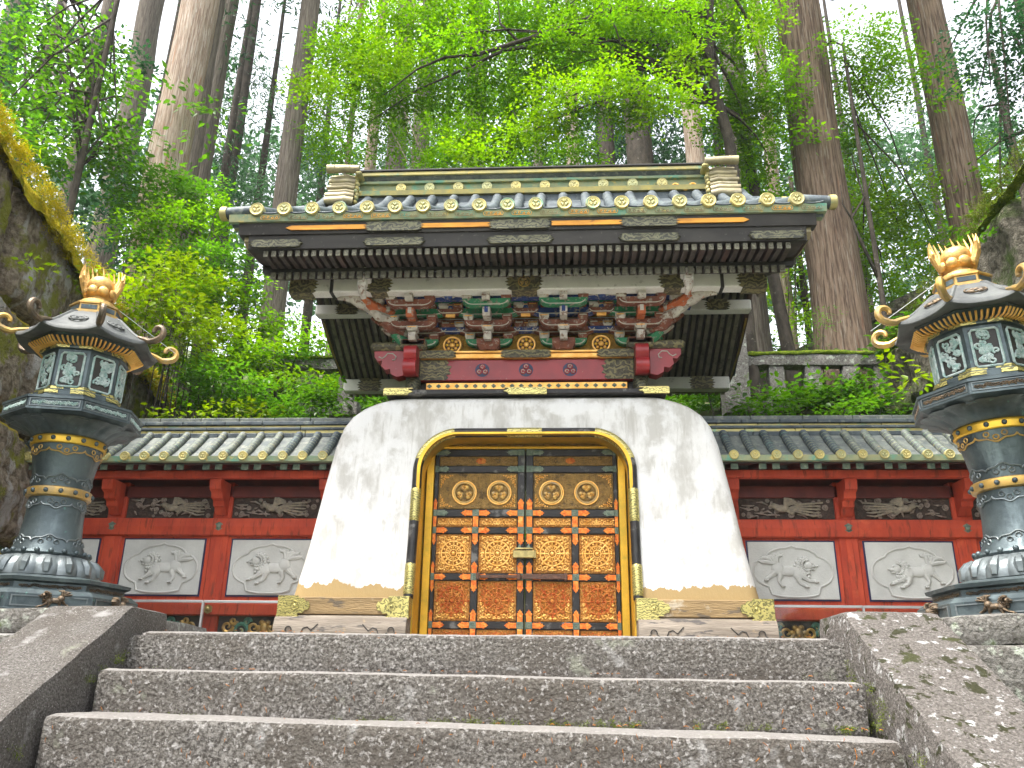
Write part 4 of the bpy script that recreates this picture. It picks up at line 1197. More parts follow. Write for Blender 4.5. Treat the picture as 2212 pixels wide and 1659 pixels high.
for x in (-.86, 0, .86):
    # flower roundel on the gilt wall, a little gilt stud and a pale swallow-tail under the beam
    fr = put('flower_roundel', MB().ring((x, 8.86, 3.475), .098, .014, 28, 6).ball((x, 8.855, 3.475), (.035, .02, .035), 12, 6), gate, m='gold', smooth=True)
    put('roundel_ground', MB().merge(disc(.095, .0, .03), Matrix.Translation((x, 8.865, 3.475))), fr, m='black_board')
    for k in range(8):
        a = k * PI / 4
        put('petal', MB().ball((x + .060 * math.cos(a), 8.855, 3.475 + .060 * math.sin(a)), (.022, .016, .022), 8, 5), fr, m='gold' if k % 2 else 'gold_bright', smooth=True)
    put('gilt_prop', MB().prism([(x - .17, 3.375), (x + .17, 3.375), (x + .12, 3.45), (x + .07, 3.58), (x + .05, 3.66), (x - .05, 3.66), (x - .07, 3.58), (x - .12, 3.45)], 8.885, 8.905, 'y'), gate, m='gold_lattice')
    put('gilt_stud', MB().box(x - .055, x + .055, 8.60, 8.64, 3.72, 3.785, .004), gate, m='gold')
    for s in (-1, 1):
        w_ = [(x, 3.90), (x + s * .17, 3.90), (x + s * .20, 3.865), (x + s * .15, 3.872), (x + s * .08, 3.88), (x + s * .02, 3.85)]
        put('cloud_wing', MB().prism(w_, 8.40, 8.42, 'y'), gate, m='outline_white')

# ---- white purlins
def purlin(y, z0, z1, x0, x1, front=True):
    p = put('white_purlin', MB().box(x0, x1, y - .08, y + .08, z0, z1, .012), gate, m='white_beam')
    return p


pu = purlin(8.30, 3.865, 4.055, -2.62, 2.62)


def scallop(c_, hw, z0, z1, left=True, right=True):
    h = z1 - z0
    e = [(0, 0), (.05, .10), (.015, .22), (.06, .30), (.03, .42), (.075, .5), (.03, .58), (.06, .70), (.015, .78), (.05, .90), (0, 1)]
    r = [(c_ + hw + (a if right else 0), z0 + h * q) for a, q in e]
    l_ = [(c_ - hw - (a if left else 0), z0 + h * q) for a, q in reversed(e)]
    return r + l_


for c_, hw, lf, rg in ((0, .14, True, True), (-1.62, .09, True, True), (1.62, .09, True, True), (-2.50, .13, False, True), (2.50, .13, True, False)):
    w_ = put('ornate_wrap', MB().prism(scallop(c_, hw, 3.858, 4.062, lf, rg), 8.213, 8.23, 'y'), pu, m='brocade')
    if c_ == 0:
        put('crest', crest(.07).mesh('purlin_crest', 'bronze_gilt', True), pu, (0, 8.212, 3.96))
    put('wrap_under', MB().box(c_ - hw, c_ + hw, 8.222, 8.385, 3.852, 3.866), pu, m='brocade')
for x in (-2.15, 2.15):
    put('strap', MB().box(x - .018, x + .018, 8.21, 8.39, 3.855, 4.06), pu, m='black_board')
for sx in (-1, 1):
    put('white_beam_nose', MB().box(sx * 1.70, sx * 1.83, 8.02, 8.22, 3.95, 4.07, .015).box(sx * 1.715, sx * 1.815, 8.03, 8.12, 3.86, 3.95, .01), gate, m='white_beam')
    put('carved_nose', MB().box(sx * 1.73, sx * 1.80, 8.005, 8.03, 3.88, 4.0, .01).tube([(sx * 1.765, 8.06, 3.88), (sx * 1.765, 8.08, 3.80), (sx * 1.755, 8.14, 3.74)], [.05, .045, .03], 8), gate, m='paint_white', smooth=True)
purlin(2 * YR - 8.30, 3.865, 4.055, -2.85, 2.85)
for sx in (-1, 1):
    p = purlin(YR, 4.36, 4.50, min(sx * 1.2, sx * 2.85), max(sx * 1.2, sx * 2.85))
    put('ornate_wrap', MB().prism(scallop(sx * 2.42, .10, 4.354, 4.506), YR - .088, YR - .078, 'y'), p, m='brocade')
    put('ornate_wrap', MB().prism(scallop(sx * 2.45, .12, 3.86, 4.06), 2 * YR - 8.30 - .088, 2 * YR - 8.30 - .076, 'y'), p, m='brocade')

# ---- rafters
RP = .0868
raf_f = MB().prism([(7.70, 4.025), (8.06, 4.045), (8.06, 4.105), (7.70, 4.095)], -.025, .025, 'x').mesh('rafter', 'rafter_wood')
raf_b = MB().prism([(7.985, 3.905), (8.30, 4.058), (9.93, 4.82), (9.93, 4.90), (8.30, 4.135), (7.985, 3.985)], -.027, .027, 'x').mesh('rafter', 'rafter_wood')
raf_fr, raf_br = raf_f.copy(), raf_b.copy()
for q_ in (raf_fr, raf_br):
    q_.materials.clear(); q_.materials.append(MATS['rafter_pale'])
capm = MB().box(-.030, .030, -.012, .006, -.042, .042, .004).ring((0, -.012, 0), .019, .004, 12, 4).mesh('rafter_cap', 'rafter_cap')
MIRROR = Matrix.Identity(4)
for i in range(64):
    x = (i - 31.5) * RP
    r1 = put('flying_rafter', raf_f, gate, (x, 0, 0))
    put('rafter_cap', capm, r1, (x, 7.692, 4.058), scl=(.85, 1, .85))
    r2 = put('base_rafter', raf_b, gate, (x, 0, 0))
    put('rafter_cap', capm, r2, (x, 7.977, 3.944))
for i in range(34):      # the rear slope shows only beyond the sides of the upper storey
    x = (1.25 + (i % 17) * .098) * (1 if i < 17 else -1)
    put('rear_rafter', raf_br, gate, (x, 2 * YR, 0), rot=(0, 0, PI))
    put('rear_flying_rafter', raf_fr, gate, (x, 2 * YR, 0), rot=(0, 0, PI))
put('rafter_beam', MB().box(-2.86, 2.86, 7.995, 8.05, 3.99, 4.04), gate, m='black_board')
put('rafter_beam', MB().box(-2.86, 2.86, 2 * YR - 8.05, 2 * YR - 7.995, 3.99, 4.04), gate, m='black_board')
sof = [(7.66, 4.108), (8.06, 4.118), (8.07, 4.035), (8.30, 4.14), (9.95, 4.915), (9.95, 4.96), (8.30, 4.20), (7.66, 4.16)]
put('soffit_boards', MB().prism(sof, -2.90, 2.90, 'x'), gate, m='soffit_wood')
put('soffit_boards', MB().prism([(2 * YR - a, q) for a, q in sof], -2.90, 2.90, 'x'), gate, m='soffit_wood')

# ---- eave boards, gold strip and ornate plates
eb = put('eave_board', MB().prism([(7.655, 4.10), (7.73, 4.10), (7.73, 4.245), (7.625, 4.245)], -2.92, 2.92, 'x'), gate, m='black_board')
eb2 = put('eave_board', MB().prism([(7.605, 4.247), (7.73, 4.247), (7.73, 4.37), (7.575, 4.37)], -3.02, 3.02, 'x'), gate, m='black_board')
for x0, x1 in ((-2.45, -1.62), (-1.08, -.31), (.31, 1.06), (1.58, 2.28)):
    put('gold_strip', MB().prism([(x0 - (.06 if x0 < -2 else 0), 4.306), (x0, 4.280), (x1, 4.280), (x1 + (.06 if x1 > 2 else 0), 4.306), (x1, 4.332), (x0, 4.332)], 7.574, 7.592, 'y'), eb2, m='gold_strip')
wide = lambda c_, hw, z0, z1: scallop(c_, hw, z0, z1)
for c_, hw in ((-1.35, .25), (-.02, .27), (1.32, .24)):
    put('ornate_plate', MB().prism(wide(c_, hw, 4.252, 4.366), 7.570, 7.585, 'y'), eb2, m='dull_plate')
    put('ornate_plate', MB().prism(wide(c_, hw + .01, 4.112, 4.20), 7.626, 7.65, 'y'), eb, m='dull_plate')
for sx in (-1, 1):
    put('ornate_plate', MB().prism(wide(sx * 2.62, .22, 4.112, 4.20), 7.626, 7.65, 'y'), eb, m='dull_plate')
ce = put('copper_edge', MB().prism([(7.545, 4.372), (7.74, 4.372), (7.74, 4.46), (7.525, 4.45)], -3.12, 3.12, 'x'), gate, m='copper_edge')
cloud = MB()
for x in (-.07, -.025, .025, .07):
    cloud.tube(spiral((x, 0), .016, .004, 1.0, PI * (x > 0), 8), .0045, 4)
cloud.tube([(-.095, 0, -.022), (.095, 0, -.022), (.105, 0, 0), (.095, 0, .022), (-.095, 0, .022), (-.105, 0, 0), (-.095, 0, -.022)], .004, 4, False)
cloud_g = cloud.mesh('cloud', 'gold', True); cloud_d = cloud.mesh('cloud_d', 'ridge_bronze', True)

# ---- roof slopes
SLOPE = [(7.56, 4.462), (7.9, 4.64), (8.3, 4.87), (8.7, 5.12), (9.1, 5.40), (9.45, 5.68), (9.75, 5.96)]
for mir in (0, 1):
    pr = SLOPE + [(9.95, 6.0)] + [(9.95, 5.1)] + [(a + .05, q - .12) for a, q in reversed(SLOPE)]
    if mir: pr = [(2 * YR - a, q) for a, q in pr]
    rf = put('roof', MB().prism(pr, -3.10, 3.10, 'x'), gate, m='copper_tile')
    if mir: continue
    roof_f = rf
roll = MB().tube([(0, a - .01, q + .035) for a, q in dens(SLOPE, 3)], [.066 + (.005 if i % 3 == 0 else 0) for i in range(len(dens(SLOPE, 3)))], 10).mesh('roof_tile', 'copper_tile', True)
capd = disc(.078, -.03, .03, 22)
capring = MB().merge(capd).ring((0, -.03, 0), .066, .012, 22, 5)
cap_me = capring.mesh('tile_end', 'ridge_gold', True)
cr_me = crest(.056, .012).mesh('tile_crest', 'crest_gold', True)
pan = MB().tube([(-.12 + .24 * i / 8, 0, .02 * (2 * i / 8 - 1) ** 2 - .008) for i in range(9)], .010, 5).mesh('pan_tile', 'copper_tile', True)
NT = 20
for i in range(NT):
    x = -2.822 + i * .297
    t = put('roof_tile', roll, roof_f, (x, 0, 0))
    put('tile_end', cap_me, roof_f, (x, 7.535, 4.50))
    put('tile_crest', cr_me, roof_f, (x, 7.502, 4.50))
    put('pan_tile', pan, roof_f, (x + .1485, 7.525, 4.462))
    if i < NT - 1 or True:
        put('cloud_relief', cloud_d if random.random() < .7 else cloud_g, ce, (x + .1485, 7.531, 4.411))
for sx in (-1, 1):
    for j, (a, q) in enumerate(((7.60, 4.50), (8.0, 4.72), (8.4, 4.95), (8.8, 5.21), (9.2, 5.50))):
        put('verge_tile', MB().tube([(sx * 2.86, a, q + .03), (sx * 3.20, a, q + .005)], .066, 12), roof_f, m='copper_tile', smooth=True)
        put('tile_end', cap_me, roof_f, (sx * 3.20, a, q + .005), rot=(0, 0, sx * PI / 2))
        put('tile_crest', cr_me, roof_f, (sx * 3.232, a, q + .005), rot=(0, 0, sx * PI / 2))
    bb = [(7.655, 4.36), (7.66, 4.20), (7.74, 4.15), (8.12, 4.19), (8.7, 4.33), (9.31, 4.56), (9.95, 4.93)]
    tp = [(9.95, 5.25), (9.31, 4.86), (8.7, 4.60), (8.12, 4.43), (7.9, 4.38)]
    pol = bb + tp
    for mir in (0, 1):
        p2 = [(2 * YR - a, q) for a, q in pol] if mir else pol
        bg = put('bargeboard', MB().prism(p2, sx * 2.915, sx * 2.975, 'x'), gate, m='ridge_bronze' if not mir else 'rafter_wood')
        put('gilt_edge', MB().tube([(sx * 2.945, (2 * YR - a) if mir else a, q - .004) for a, q in bb[2:6]], .014, 6), bg, m='bronze_gilt' if mir else 'rafter_wood')
    gp = [(-.10, 0), (-.13, -.08), (-.08, -.12), (-.12, -.20), (-.05, -.26), (-.09, -.33), (0, -.42), (.09, -.33), (.05, -.26), (.12, -.20), (.08, -.12), (.13, -.08), (.10, 0)]
    put('gable_pendant', MB().prism([(YR + a, 4.98 + q) for a, q in gp], sx * 2.965, sx * 3.03, 'x'), gate, m='grey_wood')
    put('verge_soffit', MB().prism([(7.60, 4.37), (8.3, 4.72), (9.1, 5.24), (9.9, 5.80), (9.9, 5.83), (9.1, 5.27), (8.3, 4.75), (7.60, 4.40)], sx * 2.9, sx * 3.11, 'x'), gate, m='rafter_wood')

# ---- ridge
rd = put('ridge', MB().box(-2.80, 2.80, 9.74, 10.16, 5.86, 6.06, .01), gate, m='copper_tile')
put('ridge_course', MB().prism([(9.70, 6.06), (10.2, 6.06), (10.2, 6.12), (9.68, 6.12)], -2.38, 2.38, 'x'), rd, m='ridge_gold')
put('ridge_course', MB().prism([(9.73, 6.12), (10.17, 6.12), (10.17, 6.255), (9.76, 6.255), (9.775, 6.19)], -2.37, 2.37, 'x'), rd, m='copper_edge')
put('ridge_course', MB().prism([(9.715, 6.255), (10.19, 6.255), (10.19, 6.285), (9.705, 6.285)], -2.38, 2.38, 'x'), rd, m='copper_edge')
put('ridge_course', MB().prism([(9.74, 6.285), (10.16, 6.285), (10.2, 6.345), (9.68, 6.345)], -2.38, 2.38, 'x'), rd, m='copper_tile_pale')
put('ridge_course', MB().box(-2.39, 2.39, 9.655, 10.245, 6.345, 6.40, .006), rd, m='ridge_gold')
put('ridge_cap', MB().box(-2.40, 2.40, 9.63, 10.27, 6.402, 6.43, .006), rd, m='black_board')
cr2 = MB().merge(disc(.072, 0, .02, 20)).merge(crest(.070, .010)).mesh('ridge_crest', 'crest_gold', True)
for i in range(10):
    put('ridge_crest', cr2, rd, (-1.78 + i * 3.56 / 9, 9.722, 6.185))
put('scroll_relief', MB().tube(spiral((1.95, 6.12), .05, .01, 1.3, 0, 14, 9.72), .012, 5).tube(spiral((2.08, 6.10), .05, .01, -1.3, 0, 14, 9.72), .012, 5).tube(spiral((2.18, 6.12), .05, .01, 1.3, 0, 14, 9.72), .014, 5).tube([(1.75, 9.72, 6.09), (2.0, 9.72, 6.075), (2.3, 9.72, 6.08)], .010, 5), rd, m='gold', smooth=True)
for sx in (-1, 1):
    # ridge-end ornament: stacked scroll mouldings, a feathered inner flank and a bamboo-like roll on top
    st_ = put('ridge_end', MB().box(sx * 2.46, sx * 2.68, 9.62, 10.28, 5.92, 6.31, .03), rd, m='ridge_bronze')
    for j, (z, rr, o) in enumerate(((5.895, .062, .05), (5.985, .050, .03), (6.06, .036, .01), (6.12, .034, .02), (6.175, .032, .0), (6.235, .046, -.01), (6.30, .036, -.02))):
        put('scroll_course', MB().tube([(sx * 2.40, 9.63 - o, z), (sx * 2.50, 9.60 - o, z + .004), (sx * 2.62, 9.61 - o, z), (sx * (2.74 + o * .6 + .02 * (j % 2)), 9.62 - o, z + .008)], [rr * .9, rr, rr * 1.04, rr * .94], 12), st_, m='ridge_bronze', smooth=True)
    for j in range(8):
        put('feather', MB().ball((sx * (2.385 - .010 * (j % 3)), 9.65 - .012 * (j % 2), 5.92 + j * .055), (.038, .05, .040), 8, 5), st_, m='ridge_gold', smooth=True)
    put('top_roll', MB().tube([(sx * 2.33, 9.54, 6.372), (sx * 2.52, 9.53, 6.38), (sx * 2.77, 9.52, 6.376)], [.058, .056, .060], 14).ring((sx * 2.46, 9.532, 6.378), .057, .006, 20, 5, 'x').ring((sx * 2.66, 9.525, 6.378), .059, .006, 20, 5, 'x'), st_, m='ridge_bronze', smooth=True)
    put('roll_foot', MB().box(sx * 2.29, sx * 2.38, 9.50, 9.72, 6.28, 6.335, .02), st_, m='ridge_gold')
# ================================================================== FENCES
def lion(seed=0, back=False):
    """a shaggy lion in relief, about 1 wide, head towards -x (unless flipped), facing -Y; union of swelling forms"""
    r = random.Random(seed)
    m = MB()
    D = .045
    rear = r.uniform(-.02, .03)
    m.ball((.08, 0, .02), (.20, D * .8, .080), 14, 8).ball((.24, 0, .05 + rear), (.105, D, .105), 12, 8).ball((-.09, 0, .0), (.125, D, .11), 12, 8)
    hx, hz = -.25, .10 + r.uniform(-.05, .05)
    m.ball((hx, 0, hz), (.080, D * 1.25, .072), 12, 8).ball((hx - .068, 0, hz - .012), (.042, D * 1.1, .026), 10, 6).ball((hx - .060, 0, hz - .058), (.036, D, .016), 8, 5).ball((hx - .035, -.03, hz + .035), (.030, .02, .014), 8, 5)
    m.ball((hx - .05, -.045, hz + .03), (.018, .015, .014), 8, 5).ball((hx - .13, -.03, hz - .012), (.018, .02, .015), 8, 5)
    for k in range(11):       # mane curls
        a = -1.9 + k * .36
        m.ball((hx + .05 + .115 * math.cos(a), -.004, hz - .01 + .115 * math.sin(a)), (.036, D * 1.0, .034), 8, 6)
        m.ball((hx + .03 + .080 * math.cos(a), -.012, hz + .080 * math.sin(a)), (.024, D, .022), 8, 6)
    for k in range(9):
        a = -1.9 + k * .42
        m.ball((hx + .06 + .155 * math.cos(a), 0, hz - .03 + .150 * math.sin(a)), (.030, D * .85, .028), 8, 6)
    for (x0, z0), (x1, z1), (x2, z2), w in (((-.14, -.06), (-.24, -.13), (-.33 + r.uniform(-.04, .05), -.14 + r.uniform(-.03, .03)), .040), ((-.06, -.07), (-.10, -.17), (-.18, -.21), .042),
                                           ((.20, -.02), (.24, -.13), (.20, -.20), .044), ((.30, .0), (.37, -.07), (.45, -.11 + r.uniform(-.04, .02)), .042)):
        m.tube([(x0, 0, z0), (x1, 0, z1), (x2, 0, z2)], [w * 1.3, w * .75, w * .62], 8, flat=1)
        for t in range(3):
            m.ball((x2 - .03 + t * .018, -.012, z2 - .012), (.022, D * .8, .020), 6, 5)
    for k, (dx, dz, L) in enumerate(((.06, .11, .15), (.14, .09, .17), (.00, .14, .13), (.19, .03, .15), (-.07, .13, .11))):   # flame tail
        P = [(.28 + .04 * math.sin(k), 0, .14 + rear), (.28 + dx * .6, 0, .14 + rear + dz * .8), (.28 + dx, 0, .14 + rear + dz), (.28 + dx + .05 * (1 if dx > 0 else -1), 0, .15 + rear + dz * .9), (.28 + dx + .07 * (1 if dx > 0 else -1), 0, .17 + rear + dz)]
        m.tube(P, [.028, .036, .032, .022, .006], 7)
    return m


def medallion(w, h, n=90):
    """lobed cartouche: a cusp above, a bowl below, round cheeks"""
    out = []
    for i in range(n):
        a = PI / 2 + 2 * PI * i / n
        c_, s = math.cos(a), math.sin(a)
        k = 1.0
        x, z = w * c_, h * .62 * s
        ax_ = abs(c_)
        if ax_ < .62:
            z = (h * (.93 - .25 * (ax_ / .62) ** 3) if s > 0 else -h * (1.0 - .12 * (ax_ / .62) ** 2.5))
            if s > 0 and ax_ < .12: z += h * .08 * (1 - ax_ / .12)
        else:
            z = math.copysign(h * .64 * math.sqrt(max(0, 1 - ((ax_ - .42) / .58) ** 2)) ** .9, s)
        out.append((x, z))
    return out


def bird(flip):
    m = MB()
    m.ball((0, 0, -.01), (.085, .04, .040), 12, 7).ball((-.095, 0, .02), (.034, .032, .030), 10, 6).tube([(-.12, -.005, .02), (-.155, -.005, .012)], [.012, .003], 6).tube([(-.05, 0, .0), (-.095, 0, .02)], [.035, .024], 8)
    for k in range(6):
        a = .35 + k * .22
        m.tube([(.02, -.015, .01), (.02 + .10 * math.cos(a), -.02, .01 + .085 * math.sin(a)), (.03 + .15 * math.cos(a - .25), -.018, .01 + .09 * math.sin(a - .2))], [.014, .012, .004], 5)
    for k in range(5):
        m.tube([(.07, 0, -.01), (.18, -.01, -.02 + .02 * k - .03), (.33 + .03 * k, -.005, -.02 + .035 * (k - 2)), (.42, 0, -.05 + .03 * (k - 1))], [.013, .011, .010, .004], 5)
    for k in range(5):
        a = -.2 - k * .2
        m.tube([(.02, -.012, -.02), (.06 + .09 * math.cos(a), -.014, -.02 + .07 * math.sin(a))], [.012, .004], 5)
    return m


bird_me = bird(0).mesh('bird', 'carving_bird', True)


def foliage_carving(seed, w, h):
    r = random.Random(seed)
    m = MB()
    for k in range(int(w * 46)):
        x, z = r.uniform(-w / 2, w / 2), r.uniform(-h / 2, h / 2)
        if r.random() < .5:
            rr = r.uniform(.012, .026)
            m.ring((x, -.012 * r.random(), z), rr, rr * .45, 8, 4)
            m.ball((x, -.012, z), (rr * .6, .014, rr * .6), 6, 4)
        else:
            a = r.uniform(0, PI)
            L = r.uniform(.03, .08)
            m.tube([(x - L * math.cos(a), 0, z - L * .5 * math.sin(a)), (x, -.018, z + r.uniform(-.02, .02)), (x + L * math.cos(a), 0, z + L * .5 * math.sin(a))], [.006, .013, .004], 5)
    return m


tile_roll = None


def fence(sx, label):
    global tile_roll
    r0 = root('roofed_fence', label, 'fence', (sx * 4.1, 9.5, 0), 'red fences beside the gate')
    posts = (2.28, 3.55, 4.82, 6.06)
    xs = lambda a, b_: (min(sx * a, sx * b_), max(sx * a, sx * b_))
    put('back_boards', MB().box(*xs(2.0, 6.10), 9.52, 9.60, 0.02, 2.1), r0, m='maroon')
    put('footing', stone_block(30, 3, 2, (4.15, .5, .20), .01, 3, .02, lambda p: Vector((min(sx * 2.0, sx * 6.15) + p.x, 9.25 + p.y, p.z - .03))), r0, m='granite_wall', smooth=True)
    for x in posts:
        put('post', MB().box(sx * x - .105, sx * x + .105, 9.40, 9.55, .17, 1.98, .012), r0, m='vermilion')
        put('post_bead', MB().box(sx * x - .035, sx * x + .035, 9.392, 9.402, .60, 1.34, .003), r0, m='vermilion')
        # scalloped corbel stepping out under the eave
        pr = [(9.40, 1.585), (9.35, 1.60), (9.325, 1.655), (9.27, 1.675), (9.25, 1.73), (9.19, 1.75), (9.17, 1.81), (9.11, 1.835), (9.09, 1.92), (9.10, 1.955), (9.42, 1.955)]
        put('corbel', MB().prism(pr, sx * x - .065, sx * x + .065, 'x'), r0, m='vermilion', smooth=True, sharp=50)
        hexp = [(.052 * math.cos(PI / 6 + i * PI / 3), .052 * math.sin(PI / 6 + i * PI / 3)) for i in range(6)]
        bs = MB().prism(hexp, -.006, .01, 'y').lathe([(.034, 0), (.030, .012), (.012, .022)], 10)
        put('boss', MB().prism([(sx * x + a, 1.455 + q) for a, q in hexp], 9.348, 9.365, 'y').ball((sx * x, 9.345, 1.455), (.032, .022, .032), 10, 6), r0, m='verdigris', smooth=True, sharp=30)
        put('boss', MB().prism([(sx * x - sx * .0 + a, .53 + q) for a, q in hexp], 9.348, 9.365, 'y').ball((sx * x, 9.345, .53), (.028, .022, .028), 10, 6), r0, m='brass', smooth=True, sharp=30)
    for k in range(2):
        put('waist_beam', MB().prism([(9.36, 1.36), (9.345, 1.45), (9.36, 1.545), (9.42, 1.56), (9.54, 1.56), (9.54, 1.345), (9.40, 1.345)], *xs(2.0, 6.12), 'x'), r0, m='vermilion') if k == 0 else None
    put('sill_beam', MB().box(*xs(2.0, 6.12), 9.362, 9.54, .462, .60, .014), r0, m='vermilion')
    put('head_beam', MB().box(*xs(2.0, 6.12), 9.40, 9.54, 1.80, 1.94, .01), r0, m='maroon')
    put('eave_beam', MB().box(*xs(2.0, 6.2), 9.07, 9.17, 1.957, 2.045, .01), r0, m='vermilion')
    put('eave_boards', MB().prism([(8.92, 2.075), (9.5, 2.20), (9.5, 2.23), (8.92, 2.10)], *xs(2.0, 6.2), 'x'), r0, m='maroon')
    put('eave_lath', MB().box(*xs(2.0, 6.2), 8.885, 8.935, 2.075, 2.12, .005), r0, m='soffit_wood')
    for i in range(len(posts) - 1):
        a, b_ = posts[i], posts[i + 1]
        xm, w = sx * (a + b_) / 2, (b_ - a) - .21
        put('panel_frame', MB().box(xm - w / 2, xm + w / 2, 9.425, 9.52, .602, 1.343), r0, m='vermilion')
        put('panel_edge', MB().box(xm - .485, xm + .485, 9.412, 9.43, .672, 1.322), r0, m='panel_edge')
        pn = put('relief_panel', MB().box(xm - .468, xm + .468, 9.402, 9.425, .688, 1.306, .004), r0, m='relief_stone')
        md = medallion(.425, .275)
        put('cartouche', MB().tube([(xm + p, 9.400, .985 + q) for p, q in md] + [(xm + md[0][0], 9.400, .985 + md[0][1])], .014, 6, False), pn, m='relief_stone', smooth=True)
        if i < 2:
            put('lion', lion(i + 3 * (sx > 0)), pn, (xm, 9.395, .975), scl=((1 if not (sx > 0 and i == 0) else -1) * .68, .6, .70), m='relief_stone', smooth=True)
        # carved frieze
        fz = put('frieze_ground', MB().box(xm - w / 2, xm + w / 2, 9.44, 9.53, 1.56, 1.80), r0, m='carving_dark')
        tag(put('foliage_carving', foliage_carving(i + 7 * sx, w - .1, .19), fz, (xm, 9.43, 1.68), m='carving_mid', smooth=True), kind='stuff')
        put('bird', bird_me, fz, (xm + (.02 if i else -.05), 9.405, 1.69), scl=(.95 if sx < 0 else (1.0 if i == 0 else -1.0), 1, 1.1))
        # carved and painted skirting
        sk = put('skirting_panel', MB().box(xm - w / 2, xm + w / 2, 9.44, 9.53, .17, .462), r0, m='soffit_wood')
        g1, g2 = MB(), MB()
        for s in (-1, 1):
            for k, (cx_, cz_, rr, tn) in enumerate(((.12, .34, .075, 1.3), (.27, .31, .085, -1.3), (.42, .35, .07, 1.2), (.20, .40, .04, -1.1), (.36, .41, .04, 1.1))):
                if cx_ > w / 2 - .04: continue
                tgt = (g1, g2)[k % 2]
                tgt.tube(spiral((xm + s * cx_, cz_), rr, .012, tn * s, PI if s > 0 else 0, 16, 9.435), [.026 - .016 * q / 16 for q in range(17)], 6)
        g1.ball((xm, 9.43, .34), (.05, .03, .06), 10, 6)
        for k in range(6):
            a2 = k * PI / 3
            g1.ball((xm + .065 * math.cos(a2), 9.432, .34 + .065 * math.sin(a2)), (.035, .02, .03), 8, 5)
        put('gilt_scrolls', g1, sk, m='bronze_gilt', smooth=True)
        put('green_scrolls', g2, sk, m='carving_green', smooth=True)
        # clear protective screen in a slim metal frame
        sc_ = put('screen_rail', MB().box(xm - (b_ - a) / 2 + .004, xm + (b_ - a) / 2 - .004, 9.20, 9.225, .585, .612, .003), r0, m='aluminium')
        put('clear_pane', MB().box(xm - (b_ - a) / 2 + .016, xm + (b_ - a) / 2 - .016, 9.210, 9.215, .19, .586), sc_, m='clear_pane')
        put('screen_post', MB().box(sx * b_ - .045 * 0 - .012 + sx * .0, sx * b_ + .012, 9.195, 9.232, .17, .60, .003), r0, m='aluminium')
    # rafter ends, in pairs
    rft = MB().prism([(8.93, 2.03), (9.45, 2.13), (9.45, 2.18), (8.93, 2.085)], -.036, .036, 'x').mesh('rafter', 'maroon')
    rcp = MB().box(-.040, .040, -.010, .012, -.038, .038, .004).mesh('rafter_end', 'verdigris')
    x = 2.20
    while x < 6.1:
        for d in (-.072, .072):
            q = put('rafter', rft, r0, (sx * x + d, 0, 0))
            put('rafter_end', rcp, q, (sx * x + d, 8.925, 2.052))
        x += .445
    # roof
    FS = [(8.84, 2.13), (9.0, 2.245), (9.15, 2.365), (9.32, 2.515)]
    prf = FS + [(9.62, 2.55), (10.1, 2.13), (10.1, 2.09), (9.5, 2.25), (8.84, 2.09)]
    rf = put('roof', MB().prism(prf, *xs(1.6, 6.22), 'x'), r0, m='copper_tile_pale')
    put('copper_edge', MB().prism([(8.825, 2.085), (8.90, 2.085), (8.90, 2.15), (8.815, 2.145)], *xs(1.6, 6.22), 'x'), rf, m='copper_edge')
    P = dens([(0, a, q + .018) for a, q in FS], 2)
    if tile_roll is None:
        tile_roll = [MB().tube(P, [.046 + (.004 if i % 1 == 0 and i % 2 == 0 else 0) for i in range(len(P))], 10).mesh('roof_tile', mm, True) for mm in ('copper_tile', 'copper_tile_pale')]
        tile_roll.append(MB().merge(disc(.052, -.02, .02, 18)).ring((0, -.02, 0), .044, .008, 18, 5).mesh('tile_end', 'ridge_gold', True))
        tile_roll.append(crest(.037, .008).mesh('tile_crest', 'crest_gold', True))
        rib = MB()
        for (y0, z0), (y1, z1) in zip(FS, FS[1:]):
            for t in (0, .33, .66):
                yy, zz_ = y0 + (y1 - y0) * t, z0 + (z1 - z0) * t + .018
                an = math.atan2(z1 - z0, y1 - y0)
                rib.add([(.049 * math.cos(a), yy - .049 * math.sin(a) * math.sin(an) + dd * math.cos(an), zz_ + .049 * math.sin(a) * math.cos(an) + dd * math.sin(an)) for dd in (-.004, .004) for a in [PI * k / 8 for k in range(9)]],
                        [(k, k + 1, 10 + k, 9 + k) for k in range(8)])
        tile_roll.append(rib.mesh('tile_seams', 'copper_edge', True))
    i = 0
    x = 1.80
    while x < 6.15:
        put('roof_tile', tile_roll[1 if (x > (3.6 if sx > 0 else 2.8)) else 0], rf, (sx * x, 0, 0))
        put('tile_seams', tile_roll[4], rf, (sx * x, 0, 0))
        put('tile_end', tile_roll[2], rf, (sx * x, 8.825, 2.148))
        put('tile_crest', tile_roll[3], rf, (sx * x, 8.803, 2.148))
        x += .2265
    # ridge of many thin courses, built of short lengths
    crs = [(9.30, 2.50, 2.555, 'copper_tile'), (9.345, 2.555, 2.60, 'ridge_gold'), (9.33, 2.60, 2.635, 'copper_tile'), (9.365, 2.635, 2.668, 'ridge_gold'), (9.34, 2.668, 2.712, 'copper_tile'), (9.37, 2.712, 2.765, 'copper_tile_pale')]
    for y0, z0, z1, mm in crs:
        x = 1.6
        while x < 6.2:
            x1 = min(x + random.uniform(.42, .62), 6.2)
            j = random.uniform(-.004, .004)
            put('ridge_tile', MB().box(*xs(x + .002, x1 - .002), y0 + j, 9.72 + j, z0 + .001, z1, .006), rf, m=mm)
            x = x1


fence(-1, 'red fence with lion reliefs and a small tiled roof, left of the gate')
fence(1, 'red fence with lion reliefs and a small tiled roof, right of the gate')


